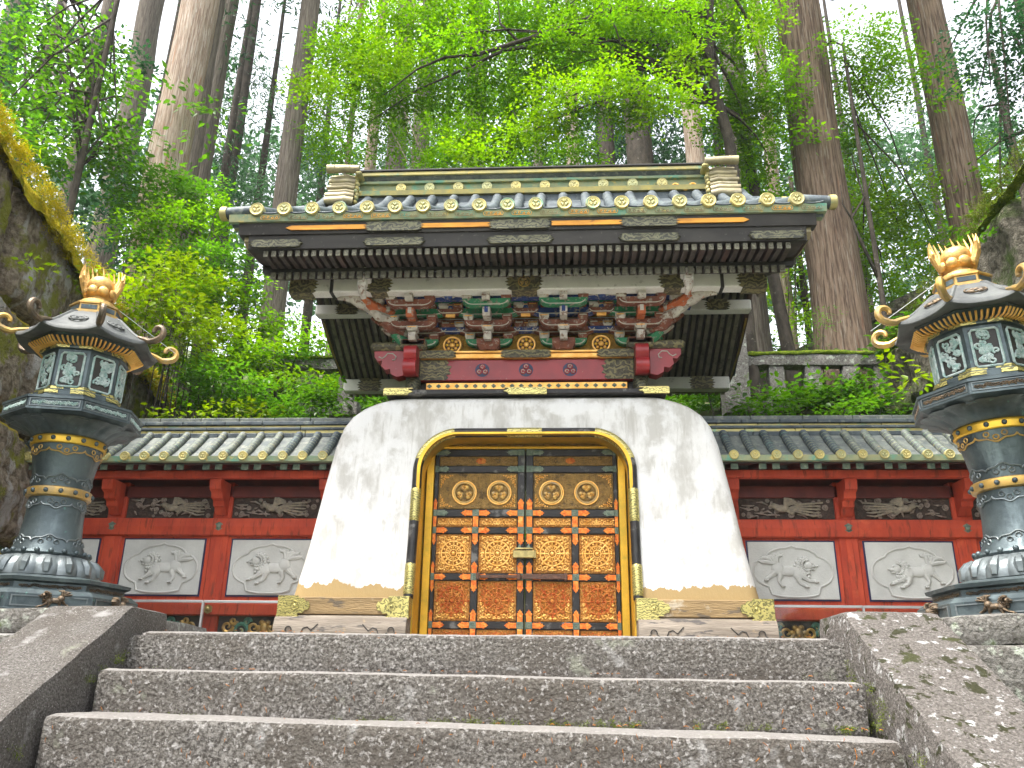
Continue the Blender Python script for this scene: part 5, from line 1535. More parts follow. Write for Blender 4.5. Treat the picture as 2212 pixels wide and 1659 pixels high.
# ================================================================== LANTERNS
def make_lantern(label, loc, P0, B0):
    r0 = root('bronze_lantern', label, 'lantern', loc, 'tall bronze lanterns beside the stairs')
    WPOS[r0.name] = Vector((0, 0, 0))       # parts are laid out round the lantern's own foot

    def octa(prof, name, m, par=None, ph=0.0, smooth=False, label=None):
        return put(name, MB().lathe(prof, 8, ph=ph), par or r0, m=m, smooth=smooth)
    sb = put('stone_base', stone_block(24, 24, 4, (1.62, 1.52, .145), .012, loc[0], .03, lambda p: Vector((p.x - .81, p.y - .76, p.z - .008))), r0, m='granite_wall', smooth=True)
    ba = octa([(.605, .135), (.605, .15), (.59, .155), (.59, .235), (.55, .262), (.55, .268)], 'base', 'bronze', ph=B0)
    octa([(.50, .268), (.50, .305), (.53, .315), (.535, .335), (.46, .352), (.42, .358)], 'base_tier', 'bronze', ph=B0)
    for k in range(8):
        a = B0 + PI / 8 + k * PI / 4
        ap_ = .59 * math.cos(PI / 8)
        Mx = Matrix.Rotation(a, 4, 'Z')
        fr = MB()
        for bx in ((-.20, .20, .165, .172), (-.20, .20, .218, .225), (-.20, -.192, .172, .218), (.192, .20, .172, .218)):
            fr.box(bx[0], bx[1], -ap_ - .006, -ap_ + .01, bx[2], bx[3])
        put('panel_border', MB().merge(fr, Mx), ba, m='bronze_pale')
        if k in (0, 1, 7, 6, 2):
            lm = LION_ME
            p = Mx @ Vector((.01, -ap_ - .006, .197))
            put('lion', lm, ba, tuple(p), rot=(0, 0, a), scl=(.19 if loc[0] < 0 else -.19, .5, .20))
        ap2 = .50 * math.cos(PI / 8)
        put('carved_strip', MB().merge(STRIP, Mx @ Matrix.Translation((0, -ap2 - .001, .286)) @ Matrix.Diagonal((.72, 1, .62, 1))), ba, m='bronze_brown', smooth=True)
    # lotus of down-turned petals
    NP = 16
    pet = lambda r, z, a: r * (1 + .055 * abs(math.cos(a * NP / 2)) - .04)
    put('lotus_foot', MB().lathe([(.30, .352), (.325, .37), (.325, .395), (.315, .43), (.29, .465), (.25, .495), (.235, .50)], 128, mod=lambda r, z, a: r * (1 + .05 * abs(math.sin(a * NP / 2)) ** .6 - .025)), r0, m='bronze_pale', smooth=True)
    for k in range(NP):
        a = 2 * PI * (k + .5) / NP
        P = [(math.sin(a) * r * 1.035, -math.cos(a) * r * 1.035, z) for r, z in ((.318, .385), (.312, .43), (.288, .462), (.258, .487))]
        put('lotus_petal', MB().tube(P, [.020, .030, .024, .008], 6), r0, m='bronze_pale', smooth=True)
    put('bead_ring', MB().ring((0, 0, .512), .236, .016, 40, 6, 'z'), r0, m='bronze', smooth=True)
    bd = MB().ball((0, 0, 0), .017, 8, 6).mesh('bead', 'bronze', True)
    for k in range(20):
        a = 2 * PI * k / 20
        put('bead', bd, r0, (math.sin(a) * .246, -math.cos(a) * .246, .522))
    pil = put('pillar', MB().lathe([(q, p) for p, q in PILLAR], 48), r0, m='bronze', smooth=True)
    put('gilt_band', MB().lathe([(.176, .872), (.192, .880), (.197, .905), (.193, .930), (.178, .938)], 48), pil, m='bronze_gilt', smooth=True)
    put('gilt_band', MB().lathe([(.223, 1.212), (.229, 1.218), (.231, 1.25), (.229, 1.262), (.223, 1.268)], 48), pil, m='gold_bright', smooth=True)
    nail = MB().ball((0, 0, 0), .0155, 8, 6).mesh('nail', 'bronze', True)
    for zn, rr, nn in ((.905, .197, 14), (1.24, .231, 16)):
        for k in range(nn):
            a = 2 * PI * (k + .3) / nn
            put('nail_head', nail, pil, (math.sin(a) * rr, -math.cos(a) * rr, zn))
    # cloud-collar lines round the pillar, raised
    for zc, up_, col in ((.56, 1, 'bronze_pale'), (.86, -1, 'bronze'), (.95, 1, 'bronze'), (1.205, -1, 'bronze_gilt')):
        n = 240
        P = []
        for i in range(n + 1):
            a = 2 * PI * i / n
            q = (i % 40) / 40
            h = .016 + .040 * min(1.0, abs(math.sin(q * PI)) * 1.6) ** .7 + .010 * math.cos(q * 4 * PI)
            z = zc + (h if up_ > 0 else -h)
            r_ = interp(PILLAR, z) + .003
            P.append((math.sin(a) * r_, -math.cos(a) * r_, z))
        put('cloud_collar', MB().tube(P, .0055, 5, False), pil, m={'bronze': 'bronze_pale'}.get(col, col), smooth=True)
        cm = {'bronze': 'bronze_pale'}.get(col, col)
        if cm not in CURL: CURL[cm] = MB().ring((0, 0, 0), .014, .0045, 10, 4).mesh('curl', cm, True)
        for i in range(6):
            a = 2 * PI * (i + .5) / 6
            for s in (-1, 0, 1):
                a2 = a + s * .22
                z = zc + up_ * (.040 if s == 0 else .020)
                r_ = interp(PILLAR, z) + .002
                cc = Vector((math.sin(a2) * r_, -math.cos(a2) * r_, z))
                put('cloud_curl', CURL[cm], pil, tuple(cc), rot=(0, 0, a2))
    # upper lotus and the octagonal table
    put('lotus_cup', MB().lathe([(.222, 1.268), (.235, 1.275), (.245, 1.295), (.285, 1.325), (.335, 1.345), (.365, 1.352)], 128, mod=lambda r, z, a: r * (1 + .07 * abs(math.sin(a * 8)) ** .5 * min(1, (z - 1.268) * 20))), r0, m='bronze', smooth=True)
    tb = octa([(.37, 1.345), (.415, 1.372), (.430, 1.378), (.430, 1.390), (.422, 1.394), (.422, 1.450), (.432, 1.454), (.432, 1.470), (.36, 1.480)], 'table', 'bronze', ph=P0)
    for k in range(8):
        a = P0 + PI / 8 + k * PI / 4
        Mx = Matrix.Rotation(a, 4, 'Z') @ Matrix.Translation((0, -.422 * math.cos(PI / 8) - .001, 1.422))
        put('carved_strip', MB().merge(STRIP, Mx @ Matrix.Diagonal((.60, 1, .80, 1))), tb, m='bronze_verdigris' if loc[0] < 0 else 'bronze_brown', smooth=True)
        fr = MB()
        for bx in ((-.150, .150, -.026, -.021), (-.150, .150, .021, .026), (-.150, -.144, -.021, .021), (.144, .150, -.021, .021)):
            fr.box(bx[0], bx[1], -.005, .006, bx[2], bx[3])
        put('panel_border', MB().merge(fr, Mx), tb, m='bronze_pale')
    fb = octa([(.315, 1.470), (.315, 1.505), (.303, 1.515), (.303, 1.545), (.285, 1.555), (.285, 1.560)], 'fire_box_foot', 'bronze', ph=P0)
    bx_ = octa([(.262, 1.556), (.262, 1.845), (.283, 1.852), (.283, 1.885)], 'fire_box', 'bronze', ph=P0)
    for k in range(8):
        a = P0 + PI / 8 + k * PI / 4
        ap_ = .262 * math.cos(PI / 8)
        Mx = Matrix.Rotation(a, 4, 'Z') @ Matrix.Translation((0, -ap_, 1.70))
        put('window_ground', MB().merge(MB().box(-.078, .078, -.003, .01, -.122, .122), Mx), bx_, m='black_board')
        rp = [(sx_ * .072 + (-.012 * sx_ if q else 0), sz_ * (.118 if q else .104)) for sx_, sz_, q in ((1, 1, 0), (1, 1, 1), (-1, 1, 1), (-1, 1, 0), (-1, -1, 0), (-1, -1, 1), (1, -1, 1), (1, -1, 0))]
        w_ = MB().tube([(x, -.006, z) for x, z in rp] + [(rp[0][0], -.006, rp[0][1])], .008, 6, False)
        rr = random.Random(k)
        for q in range(20):
            cx_, cz_ = rr.uniform(-.052, .052), rr.uniform(-.095, .095)
            w_.tube(spiral((cx_, cz_), rr.uniform(.018, .028), .005, rr.choice((-1.1, 1.1)), rr.uniform(0, 6), 9, -.007), .0075, 5)
        put('pierced_window', MB().merge(w_, Mx), bx_, m='bronze_verdigris', smooth=True)
        Mc = Matrix.Rotation(P0 + k * PI / 4, 4, 'Z')
        for zc in (1.862, 1.572, 1.535):
            rr_ = {1.862: .286, 1.572: .265, 1.535: .306}[zc]
            put('gilt_corner', MB().merge(MB().add([(0, -rr_ - .003, zc - .012), (.075, -rr_ + .028, zc - .012), (.075, -rr_ + .028, zc + .012), (0, -rr_ - .003, zc + .012), (-.075, -rr_ + .028, zc - .012), (-.075, -rr_ + .028, zc + .012),
                                                   (0, -rr_ + .012, zc - .012), (0, -rr_ + .012, zc + .012)], [(0, 1, 2, 3), (4, 0, 3, 5), (0, 6, 1), (0, 4, 6), (3, 2, 7), (3, 7, 5), (1, 6, 7, 2), (4, 5, 7, 6)]), Mc), bx_, m='brass_plate')
    # gilded ribs under the roof, then the roof with its rolled corners
    rb = MB()
    for k in range(8):
        a = P0 + PI / 8 + k * PI / 4
        Mx = Matrix.Rotation(a, 4, 'Z')
        for j in range(9):
            t = (j - 4) / 4
            x0, x1 = t * .098, t * .128
            rb.merge(MB().tube([(x0, -.268, 1.872), ((x0 + x1) / 2, -.305, 1.876), (x1, -.338, 1.905)], [.0068, .0068, .0068], 5), Mx)
    octa([(.28, 1.884), (.36, 1.925), (.36, 1.935)], 'rib_ground', 'bronze', ph=P0)
    put('gilded_ribs', rb, r0, m='gold', smooth=True)

    def roof_r(r, z, a):
        q = ((a - P0) % (PI / 4)) / (PI / 4)          # 0 at a corner
        e = abs(q - .5) * 2
        ed = math.cos(PI / 8) / math.cos((q - .5) * PI / 4)
        return r * ed
    prof = [(.36, 1.918), (.446, 1.908), (.456, 1.916), (.453, 1.938), (.415, 1.966), (.38, 2.002), (.335, 2.055), (.28, 2.128), (.225, 2.19), (.172, 2.228), (.15, 2.236)]
    n = 64
    v, f = [], []
    for r, z in prof:
        for k in range(n):
            a = P0 + 2 * PI * k / n
            q = ((k % 8) / 8)
            e = (abs(q - .5) * 2) ** 3
            v.append((math.sin(a) * roof_r(r, z, a), -math.cos(a) * roof_r(r, z, a), z + (.045 * e * max(0, (r - .30) / .17)) + .012 * (1 - e) * math.sin(min(1, max(0, (r - .16) / .34)) * PI)))
    m_ = len(prof)
    f = [(i * n + k, i * n + (k + 1) % n, (i + 1) * n + (k + 1) % n, (i + 1) * n + k) for i in range(m_ - 1) for k in range(n)] + [tuple(range(n))[::-1], tuple(range((m_ - 1) * n, m_ * n))]
    rf = put('roof', MB().add(v, f), r0, m='bronze_roof', smooth=True, sharp=45)
    for k in range(8):
        a = P0 + k * PI / 4
        Mx = Matrix.Rotation(a, 4, 'Z')
        put('hip_rib', MB().merge(MB().tube([(0, -.155, 2.234), (0, -.215, 2.20), (0, -.275, 2.13), (0, -.335, 2.062), (0, -.39, 2.012)], .013, 6), Mx), rf, m='bronze_roof', smooth=True)
        P = [(0, -.38, 2.005), (0, -.435, 1.985), (0, -.478, 1.966), (0, -.52, 1.970)]
        cc, r_ = (-.525, 2.030), .058
        for i in range(15):
            t = i / 14
            an = -PI / 2 - t * 1.45 * PI * 1.05
            rr = r_ * (1 - .55 * t)
            P.append((0, cc[0] + rr * math.cos(an), cc[1] + rr * math.sin(an) + .002))
        rad = [.012, .018, .022, .024] + [.024 - .009 * i / 14 for i in range(15)]
        put('corner_scroll', MB().merge(MB().tube(P, rad, 8), Mx), rf, m='bronze_gilt' if (loc[0] > 0 or k in (6, 2)) else 'bronze_brown', smooth=True)
        a2 = a + PI / 8
        slope_n = Matrix.Rotation(a2, 4, 'Z') @ Matrix.Translation((0, -.300, 2.088)) @ Matrix.Rotation(R(-46), 4, 'X')
        put('crest', MB().merge(CREST_L, slope_n), rf, m='bronze_roof' if loc[0] < 0 else 'bronze_brown', smooth=True)
    nk = octa([(.165, 2.225), (.165, 2.24), (.145, 2.245), (.145, 2.285), (.155, 2.29), (.155, 2.30), (.10, 2.325)], 'finial_base', 'bronze_gilt', ph=P0)
    for k in range(8):
        a = P0 + PI / 8 + k * PI / 4
        Mx = Matrix.Rotation(a, 4, 'Z') @ Matrix.Translation((0, -.145 * math.cos(PI / 8) - .002, 2.265))
        put('carved_strip', MB().merge(MB().box(-.046, .046, -.002, .004, -.014, .014), Mx), nk, m='bronze')
    put('finial_neck', MB().lathe([(.105, 2.315), (.10, 2.34), (.075, 2.352), (.058, 2.358), (.058, 2.375), (.075, 2.385), (.09, 2.40), (.085, 2.405)], 24), r0, m='gold_old', smooth=True)
    pt = MB()
    for k in range(8):
        a = k * PI / 4
        pt.merge(MB().ball((0, -.085, 2.405), (.032, .020, .030), 8, 6), Matrix.Rotation(a, 4, 'Z'))
    put('finial_petals', pt, r0, m='gold_old', smooth=True)
    put('jewel', MB().lathe([(.03, 2.40), (.066, 2.42), (.080, 2.452), (.076, 2.485), (.055, 2.51), (.022, 2.527), (.005, 2.535)], 24), r0, m='gold_old', smooth=True)
    rr = random.Random(int(loc[0] * 10))
    view = math.atan2(EYE.x - loc[0], loc[1] - EYE.y)
    for k in range(15):
        a = view + PI + (k - 7) * R(15.5)
        hgt = (.215 if abs(k - 7) < 5 else .15) * rr.uniform(.88, 1.1)
        for s, zz in ((0, 0),):
            Mx = Matrix.Rotation(a, 4, 'Z')
            P = [(0, -.088, 2.405), (.010, -.112, 2.415 + hgt * .35), (-.010, -.124, 2.415 + hgt * .65), (.008, -.126, 2.415 + hgt)]
            fl = MB().tube(P, [.014, .014, .010, .002], 6)
            fl.tube([(.008, -.110, 2.415 + hgt * .25), (.030, -.122, 2.415 + hgt * .48), (.022, -.126, 2.415 + hgt * .68)], [.008, .007, .002], 5)
            put('flame', MB().merge(fl, Mx), r0, m='gold_old', smooth=True)
    for a, L in ((R(120), .5), (R(-110), .5)):
        put('guy_wire', MB().tube([(0, 0, 2.36), (math.sin(a) * .56, -math.cos(a) * .56, 2.02)], .0022, 4), r0, m='aluminium')
    r0.location = loc
    for o in bpy.data.objects:      # squatter dome, larger finial
        if o.type != 'MESH': continue
        top = o
        while top.parent: top = top.parent
        if top != r0: continue
        nm = o.name.split('.')[0]
        if nm in ('roof', 'hip_rib', 'crest'):
            for v_ in o.data.vertices:
                if v_.co.z > 1.945: v_.co.z = 1.945 + (v_.co.z - 1.945) * .77
        elif nm in ('finial_base', 'finial_neck', 'finial_petals', 'jewel', 'flame') or (nm == 'carved_strip' and o.parent.name.startswith('finial')):
            for v_ in o.data.vertices:
                v_.co.x *= 1.12; v_.co.y *= 1.12; v_.co.z = 2.158 + (v_.co.z - 2.225) * 1.14
    return r0


CURL = {}
PILLAR = [(.515, .226), (.56, .205), (.62, .184), (.74, .172), (.86, .170), (.98, .176), (1.10, .192), (1.20, .212), (1.275, .223)]
LION_ME = lion(2).mesh('lantern_lion', 'bronze_brown', True)
STRIP = MB()
_r = random.Random(3)
for i in range(26):
    x = -.215 + i * .0172
    STRIP.tube(spiral((x, _r.uniform(-.008, .008)), .014, .004, 1.1 * (1 if i % 2 else -1), _r.uniform(0, 6), 7), .005, 4)
CREST_L = crest(.064, .008)
make_lantern('tall octagonal bronze lantern on the left, in front of the yellow mossed wall', (-2.90, 5.2, 0), R(36), R(16))
rl_ = make_lantern('tall octagonal bronze lantern on the right with bright gilded scrolls and flame finial', (2.965, 4.8, 0), R(6), R(-24))
rl_.scale = (1, 1, .965)
rl_.rotation_euler = (0, R(-2.1), 0)
# ================================================================== TREES AND PLANTS
FPX = 1795.56
LEAF_K = 3.4      # leaves lie at all angles: so many more cover a clump


def depth_of(p):
    return (Vector(p) - EYE).dot(_fw)


def leaf_arrays(rng, blobs, size, cover, kind='flat', per=14, spread=5.0, hole=0.0, hf=1.0):
    """blobs: (centre, rx, ry, rz). Leaves grouped in fans (sprays); returns pos, axis, normal, size arrays"""
    PS, AX, NO, SZ = [], [], [], []
    for c, rx, ry, rz in blobs:
        c = np.array(c)
        lam = 0.5 * size * size / LEAF_K
        n = int(cover * PI * rx * rz / lam)
        ns = max(3, n // per)
        d = rng.normal(size=(ns, 3)); d /= np.linalg.norm(d, axis=1)[:, None]
        rad = rng.uniform(0, 1, ns) ** 0.42
        ctr = c + d * rad[:, None] * np.array([rx, ry, rz])
        if hole > 0:
            keep = np.array([noise.noise(Vector(p) * hf) > -0.9 + hole * 1.0 for p in ctr])
            ctr, d = ctr[keep], d[keep]
            ns = len(ctr)
            if ns == 0: continue
        head = d * np.array([1, 1, 0.25]) + rng.normal(size=(ns, 3)) * 0.5
        if kind == 'flat': head[:, 2] *= 0.35; head[:, 2] -= 0.12
        if kind == 'droop': head[:, 2] -= 0.5
        head /= np.linalg.norm(head, axis=1)[:, None]
        upv = np.array([0, 0, 1.0]) + rng.normal(size=(ns, 3)) * (0.22 if kind == 'flat' else 0.5)
        side = np.cross(head, upv); side /= np.linalg.norm(side, axis=1)[:, None]
        nor = np.cross(side, head)
        t = rng.uniform(-0.6, 1, (ns, per)); s = rng.uniform(-1, 1, (ns, per)) * (1 - 0.55 * np.abs(t))
        L = size * spread * rng.uniform(.6, 1.2, (ns, 1))
        pos = ctr[:, None] + head[:, None] * (t * L)[..., None] + side[:, None] * (s * L * .7)[..., None] + nor[:, None] * (rng.normal(size=(ns, per)) * size * (.35 if kind == 'flat' else .9))[..., None]
        pos[..., 2] -= (0.10 * L * np.abs(t) ** 2)
        ax = head[:, None] * (.7 + 0 * t)[..., None] + side[:, None] * (s * 1.1)[..., None] + rng.normal(size=(ns, per, 3)) * (.25 if kind == 'flat' else .5)
        no = nor[:, None] + rng.normal(size=(ns, per, 3)) * (.26 if kind == 'flat' else .7)
        PS.append(pos.reshape(-1, 3)); AX.append(ax.reshape(-1, 3)); NO.append(no.reshape(-1, 3)); SZ.append((size * rng.uniform(.6, 1.25, ns * per)))
    return np.concatenate(PS), np.concatenate(AX), np.concatenate(NO), np.concatenate(SZ)


SHAPES = {
    'maple': [(0, 0, 0), (.30, .30, .02), (.62, .20, .0), (1, 0, -.10), (.62, -.20, .0), (.30, -.30, .02)],
    'oval': [(0, 0, 0), (.35, .27, .05), (.75, .17, .02), (1, 0, -.08), (.75, -.17, .02), (.35, -.27, .05)],
    'diamond': [(0, 0, 0), (.45, .34, .04), (1, 0, -.06), (.45, -.34, .04)],
    'needle': [(0, 0, 0), (.4, .11, .0), (1, 0, -.06), (.4, -.11, .0)],
}


def leaf_mesh(name, arr, mt, shape):
    pos, ax, no, sz = arr
    ax = ax / np.linalg.norm(ax, axis=1)[:, None]
    sd = np.cross(no, ax); sd /= (np.linalg.norm(sd, axis=1)[:, None] + 1e-9)
    no = np.cross(ax, sd)
    sh = np.array(SHAPES[shape]); k = len(sh)
    V = pos[:, None] + sz[:, None, None] * (ax[:, None] * sh[None, :, 0:1] + sd[:, None] * sh[None, :, 1:2] + no[:, None] * sh[None, :, 2:3])
    n = len(pos)
    V = V.reshape(-1, 3).astype(np.float32)
    me = bpy.data.meshes.new(name)
    me.vertices.add(len(V)); me.vertices.foreach_set('co', V.ravel())
    base = np.arange(n)[:, None] * k
    if k == 4:
        loops = (base + np.array([0, 1, 2, 3])).ravel(); nf = n
    else:
        loops = np.concatenate([base + np.array([0, 1, 2, 3]), base + np.array([0, 3, 4, 5])], 1).ravel(); nf = 2 * n
    me.loops.add(len(loops)); me.loops.foreach_set('vertex_index', loops.astype(np.int32))
    me.polygons.add(nf)
    me.polygons.foreach_set('loop_start', np.arange(nf, dtype=np.int32) * 4)
    me.polygons.foreach_set('loop_total', np.full(nf, 4, dtype=np.int32))
    me.materials.append(MATS[mt])
    me.update(calc_edges=True)
    return me


def px_blobs(lst):
    """(u, v, Y, ru, rv): a clump where the photograph shows one, at depth Y, ru x rv picture units in half-size"""
    out = []
    for u, v, Y, ru, rv in lst:
        p = at(u, v, Y=Y); d = depth_of(p) / FPX
        out.append((tuple(p), ru * d, (ru * .6 + rv * .4) * d * .9, rv * d))
    return out


def trunk_mb(path, r0, r1, n=14, seed=0, flare=True, m=None):
    """a tapered, fluted bole along a path"""
    m = m or MB()
    P = [Vector(p) for p in path]
    L = [0]
    for a, b_ in zip(P, P[1:]): L.append(L[-1] + (b_ - a).length)
    fine, rad = [], []
    N = max(10, int(L[-1] / .9))
    for i in range(N + 1):
        s = L[-1] * i / N
        for j in range(len(P) - 1):
            if s <= L[j + 1] + 1e-6:
                t = (s - L[j]) / (L[j + 1] - L[j]); q = P[j].lerp(P[j + 1], t); break
        t = i / N
        r = r0 + (r1 - r0) * t
        if flare: r *= 1 + .7 * math.exp(-s / .55)
        q = q + Vector((nz(s, seed, 0, .25), nz(s, seed, 9, .25), 0)) * r * .25
        fine.append(q); rad.append(r)
    k = len(m.v)
    m.tube(fine, rad, n)
    # flutes and bark ridges
    for i in range(len(fine)):
        for j in range(n):
            idx = k + i * n + j
            p = Vector(m.v[idx]); d = p - fine[i]
            m.v[idx] = tuple(fine[i] + d * (1 + .10 * nz(j * 1.7, i * .15, seed, 1.0) + .05 * nz(j * 5.1, i * .4, seed + 3, 1.0)))
    return m


def limb(m, pts, r0, r1, n=7):
    m.tube(pts, [r0 + (r1 - r0) * i / (len(pts) - 1) for i in range(len(pts))], n)


TREE_SEED = [0]


def tree(name, label, base, top, r0, r1, bark, crown, leafm, size, shape, cover=1.2, kind='flat', group=None, limbs=(), per=14, spread=5, hole=.45, hf=.8, n=16, extra=None, path=None, twigs=0, cat='tree'):
    """base/top: points; crown: blobs; limbs: lists of points"""
    TREE_SEED[0] += 1
    sd = TREE_SEED[0]
    rng = np.random.default_rng(100 + sd)
    base = Vector(base)
    base.z = min(base.z, ground_h(base.x, base.y)) - .25
    r = root(name, label, cat, (base.x, base.y, base.z + .25), group)
    m = trunk_mb(path and [tuple(base)] + list(path) or [tuple(base), tuple(top)], r0, r1, n, sd * 3.7)
    for L in limbs:
        limb(m, L[0], L[1], L[2])
    if twigs:
        rr = random.Random(sd)
        stem_top = Vector(top)
        for _ in range(twigs):
            c, rx, ry, rz = rr.choice(crown)
            e = Vector(c) + Vector((rr.uniform(-.8, .8) * rx, rr.uniform(-.8, .8) * ry, rr.uniform(-.7, .7) * rz))
            t = rr.uniform(.35, .95)
            s = base.lerp(stem_top, t) if not path else Vector(path[min(len(path) - 1, int(t * len(path)))])
            md = s.lerp(e, .5) + Vector((0, 0, .15 * (e - s).length))
            md2 = s.lerp(e, .75) + Vector((rr.uniform(-.1, .1), 0, .10 * (e - s).length))
            limb(m, [tuple(s), tuple(md), tuple(md2), tuple(e)], min(.05, r1 * .6), .008, 5)
    put('trunk', m, r, m=bark, smooth=True, sharp=180)
    if crown:
        arr = leaf_arrays(rng, crown, size, cover, kind, per, spread, hole, hf)
        put('crown', leaf_mesh('crown', arr, leafm, shape), r)
    if extra:
        eb_, em, es = extra
        put('bright_sprays', leaf_mesh('bright_sprays', leaf_arrays(rng, eb_, es, 1.5, 'flat', per, spread, .35, 1.2), em, shape), r)  # extra sprays of the same crown in a brighter leaf colour
    return r


def px_tree(name, label, u, v, Y, r0, r1, bark, crown, *a, H=20.0, lean=0.0, **k):
    b = at(u, v, Y=Y)
    z0 = min(b.z, ground_h(b.x, b.y))
    return tree(name, label, (b.x - lean * (b.z - z0), Y, z0), (b.x + lean * H * .5, Y, b.z + H), r0, r1, bark, crown, *a, **k)


GC, GM, GF = 'cedars on the slope', 'maples round the gate', 'trees far up the slope'


def high_crown(u, v, Y, H, rr=2.2, nb=7, seed=0):
    """cedar crown well above: flattened tiers round the stem"""
    b = at(u, v, Y=Y); rg = random.Random(seed)
    out = []
    for i in range(nb):
        z = b.z + H * (.55 + .45 * i / nb)
        q = rr * (1.1 - .7 * i / nb)
        a = rg.uniform(0, 6.28)
        out.append(((b.x + q * .55 * math.cos(a), Y + q * .55 * math.sin(a), z), q, q, q * .38))
    return out


# ---- the big cedars whose boles frame the gate
px_tree('cedar_tree', 'thick pale cedar trunk with streaky reddish bark, upper left', 352, 420, 15, .44, .38, 'bark_pale', px_blobs([(430, 235, 14.6, 36, 30), (445, 285, 14.6, 30, 22), (365, 385, 14.4, 50, 18)]) + high_crown(352, 420, 15, 20, 2.4, 6, 1), 'leaf_broad', .16, 'oval', 1.0, group=GC, n=28)
px_tree('cedar_tree', 'grey cedar trunk close behind the thick pale one', 400, 380, 17.5, .30, .25, 'bark_grey', high_crown(408, 380, 17.5, 20, 2.2, 6, 2), 'leaf_cedar', .28, 'needle', 1.0, 'droop', group=GC)
px_tree('cedar_tree', 'slender grey cedar trunk right of the thick pale one', 432, 370, 19.5, .30, .25, 'bark_grey', high_crown(432, 370, 19.5, 18, 2.2, 6, 3) + px_blobs([(470, 40, 19, 70, 50), (510, 120, 20, 40, 40)]), 'leaf_cedar', .26, 'needle', 1.0, 'droop', group=GC)
px_tree('cedar_tree', 'tall straight cedar trunk passing behind the left end of the roof', 585, 700, 17, .29, .20, 'bark_grey', high_crown(585, 700, 17, 22, 2.4, 7, 4), 'leaf_cedar', .26, 'needle', 1.1, 'droop', group=GC, n=20)
px_tree('cedar_tree', 'massive brown cedar trunk at the right end of the gate roof', 1822, 760, 14, .50, .34, 'bark_brown', px_blobs([(1745, 290, 13.5, 40, 24)]) + high_crown(1822, 760, 14, 20, 2.4, 6, 5), 'leaf_maple', .10, 'maple', 1.1, group=GC, n=30)
px_tree('cedar_tree', 'dark cedar trunk with knots standing behind the right retaining wall', 2090, 480, 15, .37, .27, 'bark_brown', px_blobs([(2020, 150, 14.6, 40, 26), (2030, 215, 14.6, 45, 24)]) + high_crown(2090, 480, 15, 18, 2.4, 6, 6), 'leaf_maple', .10, 'maple', 1.0, group=GC, n=24)
px_tree('cedar_tree', 'straight grey trunk just right of the gate gable', 1638, 700, 15.5, .27, .22, 'bark_grey', high_crown(1638, 700, 15.5, 20, 2.2, 6, 7), 'leaf_cedar', .26, 'needle', 1.0, 'droop', group=GC)
px_tree('leaning_tree', 'thin dark leaning trunk between gate gable and massive brown cedar', 1690, 740, 14.2, .13, .09, 'bark_dark', px_blobs([(1640, 420, 15, 60, 60)]), 'leaf_maple', .09, 'maple', 1.0, group=GM, lean=-.16, H=6)
px_tree('cedar_tree', 'pale slim trunk right of the leaning one', 1703, 690, 18, .17, .13, 'bark_pale', high_crown(1703, 690, 18, 20, 1.8, 5, 8), 'leaf_cedar', .26, 'needle', 1.0, 'droop', group=GC)
# ---- boles seen over the ridge
far = [('reddish slim trunk over the left ridge-end ornament', 797, 390, 24, .20, .16, 'bark_pale'), ('leaning grey trunk, first of a close pair over the ridge', 852, 390, 22, .34, .27, 'bark_grey'),
       ('grey trunk, second of a close pair over the ridge', 906, 390, 23.5, .31, .25, 'bark_grey'), ('broad grey trunk over the left middle of the ridge', 1022, 385, 25, .42, .34, 'bark_grey'),
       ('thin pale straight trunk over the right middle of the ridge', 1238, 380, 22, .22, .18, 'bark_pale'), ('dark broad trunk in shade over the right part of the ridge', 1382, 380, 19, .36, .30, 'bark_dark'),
       ('dark slim trunk left of the dark broad one', 1312, 380, 21, .24, .20, 'bark_dark'), ('thin dark trunk in the middle of the ridge', 1162, 380, 23, .17, .14, 'bark_grey'),
       ('pale grey trunk behind the curved maple stem', 1500, 330, 19, .26, .22, 'bark_pale'), ('dim blue grey trunk at the upper left', 290, 200, 26, .50, .42, 'bark_grey'),
       ('dim trunk at the left edge of the picture', 6, 150, 18, .36, .30, 'bark_grey'), ('slim dim trunk among leaves at the upper left', 205, 150, 24, .28, .23, 'bark_grey'),
       ('slim dark trunk between the pale trunk and the roof', 505, 330, 26, .24, .2, 'bark_dark'), ('dim trunk right of the massive brown cedar', 1790, 640, 21, .22, .18, 'bark_grey')]
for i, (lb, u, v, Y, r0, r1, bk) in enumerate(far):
    px_tree('cedar_tree', lb, u, v, Y, r0, r1, bk, high_crown(u, v, Y, 18, 2.3, 6, 20 + i), 'leaf_cedar', .30, 'needle', 1.0, 'droop', group=GF, n=14)

